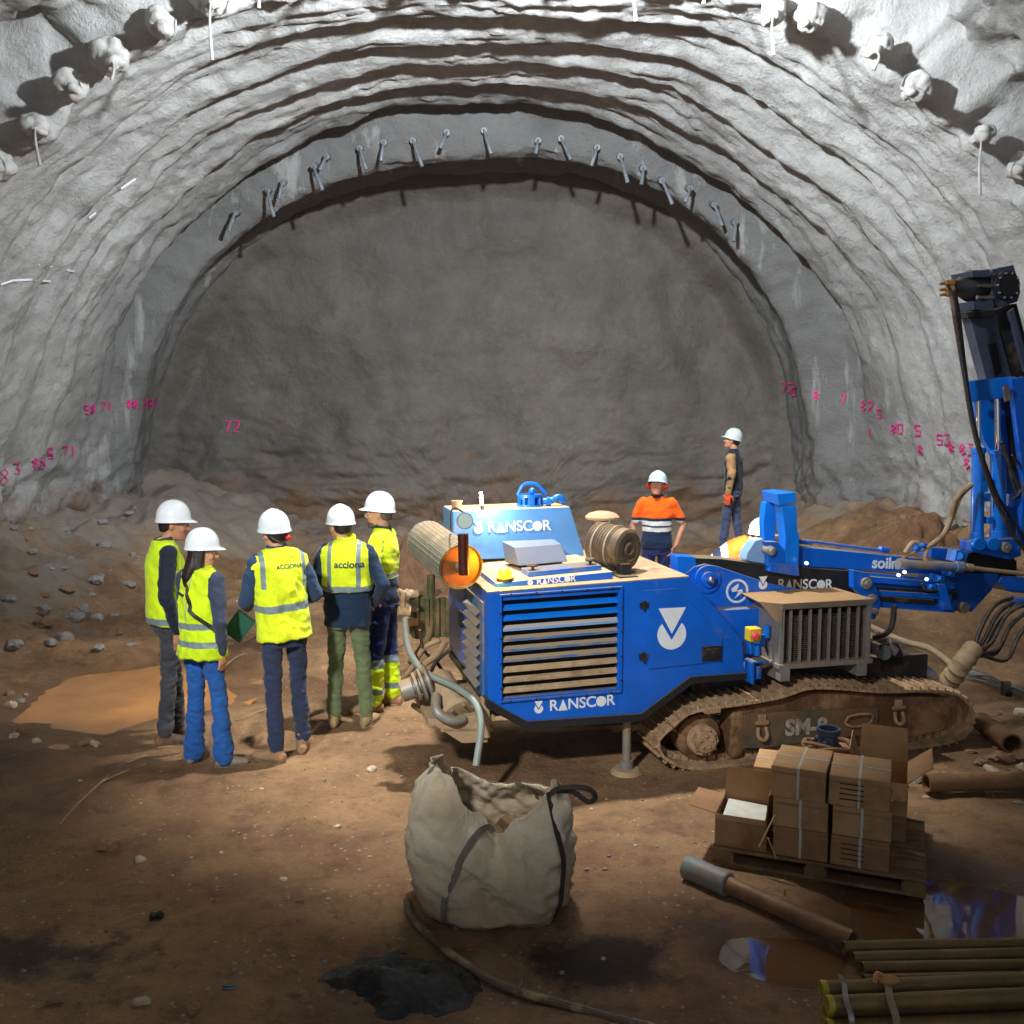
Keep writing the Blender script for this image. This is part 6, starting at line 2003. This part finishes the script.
carton(0.875, 0.64, zb_, (0.28, 0.38, 0.15), 'lower rear right box on the pallet below the open box', mat=M_card2, band=False)
carton(0.875, 0.64, zb_ + 0.152, (0.28, 0.38, 0.19), 'open box with tall flaps on the rear right stack', 0, opened=[(3, 78, 0.20), (1, 40, 0.17), (0, 75, 0.17), (2, -60, 0.10)])
# fitting on the boxes
ft = ML4 @ V((0.565, 0.62, zb_ + 0.424))
b = MB()
b.lathe([(0.048, 0), (0.075, 0.0), (0.078, 0.12), (0.060, 0.25), (0.056, 0.62), (0.068, 0.70), (0.070, 1.0), (0.056, 1.0), (0.052, 0.1), (0.048, 0)], ft + V((0, 0, 0.02)), ft + V((0, 0, 0.14)), 30)
for a in (0.6, 2.4, 4.2): b.sphere(ft + V((0.066 * math.cos(a), 0.066 * math.sin(a), 0.06)), 0.022, 10)
b.build('pipe_fitting', mat_simple('blue_grey_cast_metal', S(64, 78, 96), 0.5, 0.4, 0.15, 12), label='dark blue grey cast pipe fitting standing on the boxes', cat='pipe fitting')
b = MB()
b.tube([ft + V((0.14 * math.cos(a), 0.11 * math.sin(a), 0.034 + 0.012 * math.sin(3 * a))) for a in [i * 2 * pi / 12 for i in range(13)]], 0.016, 8)
b.tube([ft + V((0.12 * math.cos(a) - 0.02, 0.09 * math.sin(a), 0.05 + 0.015 * math.sin(2 * a))) for a in [1.6 + i * 0.4 for i in range(9)]], 0.012, 8)
b.build('torn_wrapping', M_card2, label='torn brown wrapping ring lying around the pipe fitting', cat='packaging')
# slats leaning on the pallet front
for k, (p, q) in enumerate((((759, 847), (775, 815)), ((776, 858), (768, 838)))):
    a_ = G(p[0], p[1], 0.16); b_ = G(q[0], q[1], 0.26); b_.y = a_.y + 0.02
    b = MB(); b.bar(a_, U(q[0], q[1], a_.y - 0.01), 0.012, 0.006)
    b.build('wood_sliver', mat_simple('pale_sliver', S(170, 146, 108), 0.8) if k == 0 else bpy.data.materials['pale_sliver'], label=['long pale sliver leaning against the pallet front by the open box', 'short pale sliver on the pallet front by the open box'][k], cat='stick')

# pipes
M_pipe = mat_simple('rusty_pipe_steel', S(124, 92, 66), 0.6, 0.3, 0.25, 9, 0.2, 0.003, dirt=0.4, dirt_col=S(150, 116, 78))
M_pipeo = mat_simple('olive_drill_pipe', S(112, 92, 56), 0.55, 0.3, 0.2, 9, 0.15, 0.003, dirt=0.4, dirt_col=S(132, 102, 66))
def pipe_thing(name, p, q, r, m, label, cat='pipe', group=None):
    d_ = (q - p)
    o = empty(name, p, 0, label, cat, group)
    b = MB(); b.pipe(V((0, 0, 0)), d_, r, r * 0.82, 26); b.build('tube', m, o)
    return o


p0_ = G(722, 884, 0.065); q0_ = G(852, 940, 0.045)
sp_ = pipe_thing('sleeved_pipe', G(690, 868, 0.07), q0_, 0.047, M_pipe, 'brown steel pipe with grey sleeve end lying in front of the pallet')
s0 = sp_.location.copy()
dd_ = (q0_ - s0).normalized()
b = MB(); b.lathe([(0.048, 0), (0.064, 0.0), (0.066, 0.03), (0.066, 0.97), (0.060, 1.0), (0.048, 1.0), (0.048, 0)], dd_ * -0.02, dd_ * 0.25, 28)
b.build('grey_sleeve', mat_simple('grey_sleeve_plastic', S(116, 128, 128), 0.5, 0, 0.1, 8, dirt=0.3, dirt_col=S(130, 110, 84)), sp_)
for k, (x0, y0, x1, y1) in enumerate(((843, 947, 1060, 943), (853, 958, 1060, 953), (862, 968, 1060, 965), (864, 981, 1060, 977))):
    pipe_thing('drill_pipe', G(x0, y0, 0.034), G(x1, y1, 0.034), 0.029, M_pipeo, ['rearmost of the four loose drill pipes at the bottom right', 'second from the back of the four loose drill pipes', 'third from the back of the four loose drill pipes', 'front one of the four loose drill pipes, nearest the strapped bundle'][k], group='loose drill pipes')
bz = [((822, 989, 0.105), (1070, 979, 0.105)), ((828, 1004, 0.105), (1070, 994, 0.105)), ((826, 1012, 0.034), (1070, 1002, 0.034)), ((828, 1028, 0.034), (1070, 1018, 0.034))]
Lb = ['upper rear pipe of the strapped bundle at the bottom right', 'upper front pipe of the strapped bundle at the bottom right', 'lower rear pipe of the strapped bundle at the bottom right', 'lower front pipe of the strapped bundle at the bottom right']
for k, (a_, b_) in enumerate(bz):
    P0, P1 = G(a_[0], a_[1], a_[2]), G(b_[0], b_[1], b_[2])
    o = pipe_thing('drill_pipe', P0, P1, 0.034, M_pipeo, Lb[k], group='strapped drill pipes')
    b = MB(); d_ = (P1 - P0).normalized(); b.lathe([(0.026, 0), (0.0345, 0), (0.036, 0.5), (0.0345, 1), (0.026, 1), (0.026, 0)], d_ * -0.006, d_ * 0.02, 24)
    b.build('yellow_rim', mat_simple('yellow_thread_cap', S(168, 150, 50), 0.6) if k == 0 else bpy.data.materials['yellow_thread_cap'], o)
for k, (x, m_) in enumerate(((844, 'steel'), (888, 'cloth'))):
    pts = [G(x, 982, 0.10) + V((0, 0.05, 0)), G(x, 986, 0.143), G(x + 2, 1000, 0.14), G(x + 3, 1010, 0.10) - V((0, 0.055, 0)), G(x + 3, 1024, 0.04) - V((0, 0.045, 0)), G(x + 3, 1030, 0.0)]
    b = MB(); b.strip(pts, (0, -0.6, 0.8), 0.022 if k == 0 else 0.03, 0.004)
    b.build('bundle_strap', mat_simple('steel_strap', S(150, 150, 146), 0.4, 0.6) if k == 0 else mat_simple('cloth_strap', S(140, 118, 88), 0.8), label=['steel strap round the drill pipe bundle, nearest the pipe ends', 'wide tan cloth strap round the drill pipe bundle'][k], cat='strap')
b = MB(); kn = G(889, 980, 0.15); b.sphere(kn, 0.04, 10, (1.3, 0.6, 0.5)); b.tube([kn, kn + V((-0.05, 0, 0.03)), kn + V((-0.07, -0.02, 0.0))], 0.01, 8); b.build('rag_knot', mat_simple('orange_tan_rag', S(170, 120, 78), 0.85), label='knotted rag on top of the wide bundle strap', cat='rag')
pipe_thing('thick_pipe', G(926, 783, 0.062), G(1060, 779, 0.062), 0.062, M_pipe, 'thick rusty pipe on the mud right of the pallet')
pipe_thing('short_pipe', G(1012, 744, 0.085), G(982, 722, 0.085), 0.075, M_pipe, 'short open pipe piece among the rubble by the track end')

# rubble beside the track and scattered stones
def rock_mesh(name, seed, mat):
    bm = bmesh.new()
    bmesh.ops.create_icosphere(bm, subdivisions=3, radius=1.0)
    sd = V((seed * 3.1, seed * 1.7, seed))
    for v in bm.verts:
        n_ = fbm(v.co * 0.9 + sd, 4) * 0.55 + fbm(v.co * 2.6 + sd, 3) * 0.18
        v.co = v.co * (1 + n_)
        v.co.z *= 0.65
        for ax in (V((1, 0.3, 0.2)), V((-0.5, 1, 0.3)), V((0.2, -0.8, 0.5)), V((0.1, 0.3, 1))):
            a = ax.normalized(); dd = v.co.dot(a)
            if dd > 0.72: v.co -= a * (dd - 0.72) * 0.85
    me = bpy.data.meshes.new(name)
    bm.to_mesh(me); bm.free()
    me.materials.append(mat)
    me.polygons.foreach_set('use_smooth', [True] * len(me.polygons))
    me.set_sharp_from_angle(angle=rad(38))
    return me


M_rock = [mat_simple('brown_stone', S(136, 106, 80), 0.85, 0, 0.25, 3, 0.4, 0.02), mat_simple('pale_stone', S(186, 168, 144), 0.85, 0, 0.15, 3, 0.4, 0.02), mat_simple('reddish_stone', S(134, 98, 72), 0.85, 0, 0.25, 3, 0.4, 0.02), mat_simple('grey_rubble', S(140, 136, 130), 0.85, 0, 0.2, 3, 0.4, 0.02)]
RM = [rock_mesh('stone', k + 1, M_rock[k % 4]) for k in range(8)]
rr = random.Random(5)
SPOTS = [(G(1000, 733).x, G(1000, 733).y, 0.12)]
def stone(name, x, y, s_, k, label, group, sink=0.25):
    if any((x - a) ** 2 + (y - b_) ** 2 < ((s_ + c_) * 1.15) ** 2 for a, b_, c_ in SPOTS): return
    lu = (x - RO.x) * cA + (y - RO.y) * sA; lv = -(x - RO.x) * sA + (y - RO.y) * cA
    if -0.5 < lu < 3.95 and -0.12 < lv < 1.8: return
    SPOTS.append((x, y, s_))
    o = bpy.data.objects.new(name, RM[k % 8])
    C.objects.link(o)
    o.scale = (s_ * rr.uniform(.8, 1.3), s_ * rr.uniform(.8, 1.2), s_ * rr.uniform(.7, 1.1))
    o.rotation_euler = (0, 0, rr.uniform(0, 6.28))
    o.location = (x, y, gz(x, y) + s_ * 0.65 * (1 - 2 * sink) * 0.8)
    return tag(o, label, 'stone', group)


for k in range(46):
    px_, py_ = rr.uniform(962, 1024), rr.uniform(716, 775)
    if py_ > 762 and px_ < 975: continue
    g = G(px_, py_)
    stone('rubble_stone', g.x, g.y, rr.uniform(0.03, 0.085), k, 'broken stone in the rubble heap by the end of the right track', 'rubble by the track end')
for k in range(34):
    px_, py_ = rr.uniform(760, 1024), rr.uniform(762, 800)
    g = G(px_, py_)
    stone('rubble_stone', g.x, g.y, rr.uniform(0.012, 0.035), k, 'small broken stone on the mud behind the pallet', 'small rubble behind the pallet')
for (x, y, s_, k) in ((108, 846, .06, 0), (140, 858, .035, 1), (283, 876, .022, 1), (372, 771, .035, 1), (337, 827, .022, 1), (296, 996, .03, 0), (195, 1011, .04, 0), (55, 1002, .035, 0), (140, 1003, .03, 1), (300, 905, .025, 2)):
    g = G(x, y)
    stone('mud_stone', g.x, g.y, s_, k, 'single mud covered stone lying on the open ground in the foreground', 'stones on the open ground')
for k in range(150):
    px_, py_ = rr.uniform(10, 760), rr.uniform(770, 1015)
    g = G(px_, py_)
    if puddle_mask(g.x, g.y) > -0.1 or (abs(g.x + 0.085) < 0.5 and abs(g.y - 5.26) < 0.5): continue
    stone('pebble', g.x, g.y, rr.uniform(0.005, 0.014), k * 3 + 1, 'tiny pebble scattered on the brown foreground mud', 'pebbles on the foreground mud', 0.1)
for k in range(60):
    px_, py_ = rr.uniform(0, 140), rr.uniform(560, 660)
    g = G(px_, py_)
    if g.x < -6.4: continue
    stone('wall_foot_stone', g.x, g.y, rr.uniform(0.03, 0.10), 3 + 4 * (k % 2) if k % 5 else 0, 'grey lump of shotcrete rebound along the foot of the left wall', 'rebound lumps at the left wall')
for k in range(50):
    x = rr.uniform(5.7, 6.6); y = rr.uniform(11.5, 15.5)
    stone('wall_foot_stone', x, y, rr.uniform(0.04, 0.12), k + 2, 'lump of muck along the foot of the right wall', 'muck lumps at the right wall')
for k in range(40):
    px_, py_ = rr.uniform(0, 100), rr.uniform(690, 745)
    g = G(px_, py_)
    if puddle_mask(g.x, g.y) > -0.05: continue
    stone('wet_clod', g.x, g.y, rr.uniform(0.02, 0.05), k, 'wet glistening clod beside the muddy puddle on the left', 'wet clods by the left puddle', 0.3)
for k in range(26):
    px_ = rr.uniform(85, 170); py_ = 690 - (px_ - 85) * 0.35 + rr.uniform(-8, 8)
    g = G(px_, py_)
    if puddle_mask(g.x, g.y) > -0.05: continue
    stone('wet_clod', g.x, g.y, rr.uniform(0.02, 0.06), k, 'wet clod on the far bank of the left puddle', 'wet clods on the far bank', 0.3)
# black tarry muck
def heap(name, cx, cy, rx, ry, hgt, mat, label, cat, seed=0, n=64, rough=0.35, kind=None):
    vs = []; fs = []
    for j in range(n + 1):
        for i in range(n + 1):
            a = (i / n * 2 - 1); c_ = (j / n * 2 - 1)
            r = math.sqrt(a * a + c_ * c_)
            q = V((cx + a * rx, cy + c_ * ry, 0))
            nn = fbm(q * (1.6 / max(rx, 0.2)) + V((seed, 0, 0)), 5)
            h = hgt * (smoothstep(1.0, 0.15, r + nn * 0.45) * (1 + nn * rough)) + fbm(q * (7 / max(rx, .2)), 3) * hgt * 0.08 * smoothstep(1.0, 0.7, r)
            vs.append(V((q.x, q.y, gz(q.x, q.y) + (h if r < 1 else 0) - 0.02)))
    for j in range(n):
        for i in range(n):
            a = j * (n + 1) + i
            fs.append((a, a + 1, a + n + 2, a + n + 1))
    me = bpy.data.meshes.new(name); me.from_pydata([tuple(v) for v in vs], [], fs); me.update()
    return mesh_obj(name, me, mat, label=label, cat=cat, kind=kind)


M_muck = mat_simple('black_muck', S(30, 26, 24), 0.6, 0, 0.5, 6, 0.9, 0.03, dirt=0.15, dirt_col=S(96, 66, 46))
mk_ = G(405, 985)
heap('muck_pile', mk_.x, mk_.y, 0.42, 0.32, 0.12, M_muck, 'flat pile of black muck on the mud beside the bulk bag hose', 'muck', 3, rough=0.8)
M_heap = mat_simple('brown_soil_heap', S(112, 82, 56), 0.9, 0, 0.3, 2.5, 0.7, 0.05, dirt=0.3, dirt_col=S(98, 68, 46))
for (px_, d_, rx, ry, hh, lb) in ((418, 12.6, 1.25, 1.0, 0.95, 'large brown soil heap behind the bearded person and the muffler'), (895, 12.6, 1.0, 0.8, 0.7, 'low brown soil heap under the boom in front of the right wall')):
    p_ = U(px_, 520, d_)
    heap('soil_heap', p_.x, p_.y, rx, ry, hh, M_heap, lb, 'soil', px_ * 0.1, n=90)
b = MB(); g = G(233, 989, 0.012); b.box(g, (0.095, 0.03, 0.02), (0.1, 0.1, 0.15)); b.box(g + V((-0.02, 0.005, 0.012)), (0.05, 0.02, 0.01), (0, 0.2, 0.3)); b.build('metal_scrap', mat_simple('teal_scrap', S(50, 66, 74), 0.4, 0.4), label='small dark teal scrap piece on the foreground mud', cat='scrap', bevel=0.003)
g = G(156, 917, 0.02); b = MB(); b.box(g, (0.06, 0.03, 0.03), (0.3, 0.3, 0.5)); b.sphere(g + V((0.02, 0, 0.01)), 0.022, 8); b.build('dark_clod', M_muck, label='small black clod alone on the mud at the left foreground', cat='clod')

# ------------------------------------------------------------- pipes of the umbrella, sprayed marks
M_spile = mat_simple('shotcrete_covered_pipe', S(170, 168, 163), 0.8, 0, 0.15, 10, 0.5, 0.01)
M_spiled = mat_simple('bare_umbrella_pipe', S(128, 136, 142), 0.5, 0.3, 0.2, 10, 0.2, 0.003, dirt=0.3, dirt_col=S(150, 148, 142))


def vertical_drop(p, L, r, b, n=8, seed=0):
    b.tube([p, p + V((0.02 * math.sin(seed), 0, -L * 0.4)), p + V((0.03 * math.cos(seed * 2), 0.01, -L))], lambda t_: r * (0.6 + 0.9 * t_), n)


big = [(42, 132), (78, 95), (118, 66), (167, 34), (215, 8), (268, -6), (769, 22), (803, 28), (872, 56), (907, 96), (975, 142), (1014, 174), (2, 172), (352, -8), (430, -10), (545, -12), (630, -10), (700, -4)]
for k, (x, y) in enumerate(big):
    p = U(x, y, 11.45)
    out = radial(p)
    o = empty('umbrella_pipe', p, 0, 'shotcrete covered pipe end jutting out of the nearest arch step in the crown', 'pipe', 'near umbrella pipe ends')
    b = MB()
    q_ = V((0, 0, 0)) + out * (0.06 if y > 5 else 0.16)
    ax_ = (V((0, -1, 0)) - out * 0.35).normalized()
    ks = 0.25 if y < 5 else (0.65 if 5 < k < 12 or k > 12 else 0.85) + 0.35 * ((k * 7) % 5) / 4
    b.cyl(q_ - ax_ * 0.45, q_ + ax_ * 0.16, 0.075, 0.05, 14)
    b.sphere(q_ + ax_ * 0.02 + V((0.04 * math.sin(k * 3), 0, -0.03)), 0.10 * ks, 12, (1.0, 1.2, 0.8)); b.sphere(q_ - ax_ * 0.20 + out * 0.10, 0.17 * ks, 14, (1.1, 1, 1))
    blob(b, 'pipe_end', M_spile, o, 0.025, 3, fold=lambda c: fbm(c * 5 + V((k, k, k)), 3) * 0.06)
    if k % 2 and y > 5: continue
    b = MB(); vertical_drop(q_ + ax_ * 0.16, [0.4, 0.3, 0.2, 0.35, 0.6, 0.3][k % 6] * (0.8 if k > 11 else 1), 0.014, b, seed=k)
    b.build('hanging_drip', M_spile, o)
small = [(236, 214), (268, 192), (283, 184), (314, 168), (327, 158), (360, 150), (384, 144), (413, 142), (447, 134), (484, 132), (538, 142), (561, 140), (597, 149), (620, 158), (643, 170), (662, 182), (690, 190), (714, 206), (735, 224)]
for k, (x, y) in enumerate(small):
    p = U(x, y, 16.92)
    o = empty('umbrella_pipe', p, 0, 'thin steel pipe end hanging from the deep arch step above the heading', 'pipe', 'deep umbrella pipe ends')
    b = MB(); L_ = [0.30, 0.42, 0.26, 0.38, 0.22, 0.34][k % 6]
    tl_ = [(-0.1, 0.35), (0.12, 0.25), (-0.04, 0.2), (0.16, 0.3)][k % 4]
    b.cyl((0, 0.35, 0.12), (0, -0.02, 0.02), 0.055, 0.05, 12)
    b.build('pipe_stub', M_spiled, o)
    b = MB(); b.tube([V((0, -0.02, 0.03)), V((tl_[0] * 0.4, -0.10, -L_ * 0.4)), V((tl_[0], -0.12, -L_))], lambda t_: 0.022 + 0.012 * t_, 8)
    b.build('hanging_strip', M_spiled, o)
# sprayed marks on the lining (flat paint following the wall)
bpy.context.view_layer.update()
walls = [o for o in bpy.data.objects if o.name in ('wall_left', 'wall_right', 'ceiling', 'wall_back')]
BV = {o.name: BVHTree.FromPolygons([v.co for v in o.data.vertices], [tuple(p.vertices) for p in o.data.polygons]) for o in walls}
def wall_hit(px_, py_):
    o_ = V((0, 0, H)); d_ = ray(px_, py_).normalized()
    best = None
    for o in walls:
        h = BV[o.name].ray_cast(o_, d_, 60)
        if h[0] is not None and (best is None or h[3] < best[1][3]): best = (o, h)
    return best


def sprayed(strokes, m, wpx=1.3, name='sprayed_mark'):
    b = MB(); par = None
    for st in strokes:
        pts = []; nn = []
        for x, y in st:
            h = wall_hit(x, y)
            if h is None: continue
            par = h[0]
            n_ = h[1][1]; n_ = n_ if n_.dot(ray(x, y)) < 0 else -n_
            pts.append(h[1][0] + n_ * 0.02); nn.append(n_)
        if len(pts) > 1:
            b.strip(pts, nn[0], wpx * pts[0].y / F, 0.006, smooth=0)
    if par and b.v: b.build(name, m, par, smooth=0)


M_pink = mat_simple('pink_survey_paint', S(232, 40, 140), 0.7, 0, 0.1, 20)
M_pale = mat_simple('white_survey_paint', S(236, 240, 246), 0.6, 0, 0.05, 20)
DG = {'0': [[(0, 0), (1, 0), (1, 2), (0, 2), (0, 0)]], '2': [[(0, 0), (1, 0), (1, 1), (0, 2), (1, 2)]], '3': [[(0, 0), (1, 0), (0.5, 1), (1, 1.2), (0.9, 2), (0, 2)]], '5': [[(1, 0), (0, 0), (0, 1), (1, 1.1), (1, 2), (0, 2)]], '1': [[(0.5, 0), (0.5, 2)]], '7': [[(0, 0), (1, 0), (0.3, 2)]], '8': [[(0.5, 1), (0, 0.4), (0.5, 0), (1, 0.5), (0, 1.5), (0.5, 2), (1, 1.5), (0.5, 1)]], '-': [[(0, 1), (1, 1)]]}
def marks(txt, x, y, s_, m=None, w_=1.5, sl=0.0):
    st = []
    for i, ch in enumerate(txt):
        for poly in DG[ch]: st.append([(x + (i * 1.5 + a) * s_, y + b_ * s_ + sl * i) for a, b_ in poly])
    sprayed(st, m or M_pink, w_)


for a in (('8', 0, 470, 7), ('3', 13, 462, 6), ('88', 32, 458, 5), ('5', 47, 448, 5), ('71', 62, 446, 5), ('58', 84, 405, 4), ('71', 101, 402, 4), ('88', 127, 400, 4), ('38', 142, 399, 4), ('1', 154, 397, 4), ('72', 225, 421, 5.5),
          ('72', 782, 383, 4.5), ('3', 793, 387, 4), ('8', 814, 391, 4.5), ('7', 841, 394, 4.5), ('82', 862, 401, 4.5), ('5', 878, 409, 4), ('1', 868, 428, 4), ('80', 892, 424, 4.5), ('5', 916, 425, 5), ('8', 919, 445, 4.5), ('53', 938, 434, 5), ('8', 950, 443, 4.5), ('83', 961, 444, 5), ('8', 965, 458, 5), ('1', 8, 520, 4)):
    marks(*a)
sprayed([[(0, 284), (12, 280), (30, 279), (50, 281)], [(38, 264), (51, 266)], [(66, 269), (74, 271)], [(88, 217), (95, 212)], [(120, 188), (135, 178)]], M_pale, 2.0, 'chalk_line')
# ------------------------------------------------------------- light
def spot(name, loc, target, power, size_deg, blend=0.4, radius=0.15, col=(1, 1, 1)):
    l = bpy.data.lights.new(name, 'SPOT')
    l.energy = power; l.spot_size = rad(size_deg); l.spot_blend = blend; l.shadow_soft_size = radius; l.color = col
    o = bpy.data.objects.new(name, l)
    C.objects.link(o)
    o.location = loc
    o.rotation_euler = (V(target) - V(loc)).to_track_quat('-Z', 'Y').to_euler()
    return o


def point(name, loc, power, radius=0.1, col=(1, 1, 1)):
    l = bpy.data.lights.new(name, 'POINT')
    l.energy = power; l.shadow_soft_size = radius; l.color = col
    o = bpy.data.objects.new(name, l)
    C.objects.link(o)
    o.location = loc
    return o


# floodlights: one high over the working area, one turned to the crown, one behind the camera; further spots are added fill
spot('flood_fill_spot', (-0.2, 7.9, 6.7), (0.2, 8.3, 0), 2700, 62, 0.6, 0.12, (1.0, 0.97, 0.92))
spot('flood_fill_spot', (0.3, 8.8, 6.9), (0.3, 12.4, 6.9), 3800, 168, 0.7, 0.12, (0.88, 0.94, 1.0))
spot('flood_fill_spot', (0.8, 7.6, 6.4), (-3.9, 9.2, 0), 1500, 20, 0.6, 0.08, (1.0, 0.95, 0.88))  # narrow spot added to brighten the ground at the left puddle
spot('flood_fill_spot', (-2.5, 0.0, 5.4), (-0.3, 9.4, 1.3), 2900, 50, 0.8, 0.25, (1.0, 0.98, 0.95))
point('beacon_light', BEACON, 12, 0.03, (1.0, 0.42, 0.02))
spot('flood_fill_spot', (-1.5, 4.5, 6.0), (4.0, 8.2, 2.2), 1500, 34, 0.7, 0.15, (0.95, 0.97, 1.0))  # added spot without a known source, brightens the mast and boom
point('work_lamp_light', U(742, 520, 9.0), 25, 0.04, (1.0, 0.97, 0.95))
point('lamp_tube_light', LAMP, 9, 0.02, (1.0, 0.92, 0.95))
w = bpy.data.worlds.new('world')
bpy.context.scene.world = w
w.use_nodes = True
w.node_tree.nodes['Background'].inputs[0].default_value = (0.80, 0.88, 1.0, 1)
w.node_tree.nodes['Background'].inputs[1].default_value = 0.6
sc = bpy.context.scene
sc.view_settings.view_transform = 'Standard'
sc.view_settings.look = 'None'
sc.view_settings.gamma = 1
sc.view_settings.exposure = 0.0
sc.view_settings.use_curve_mapping = False
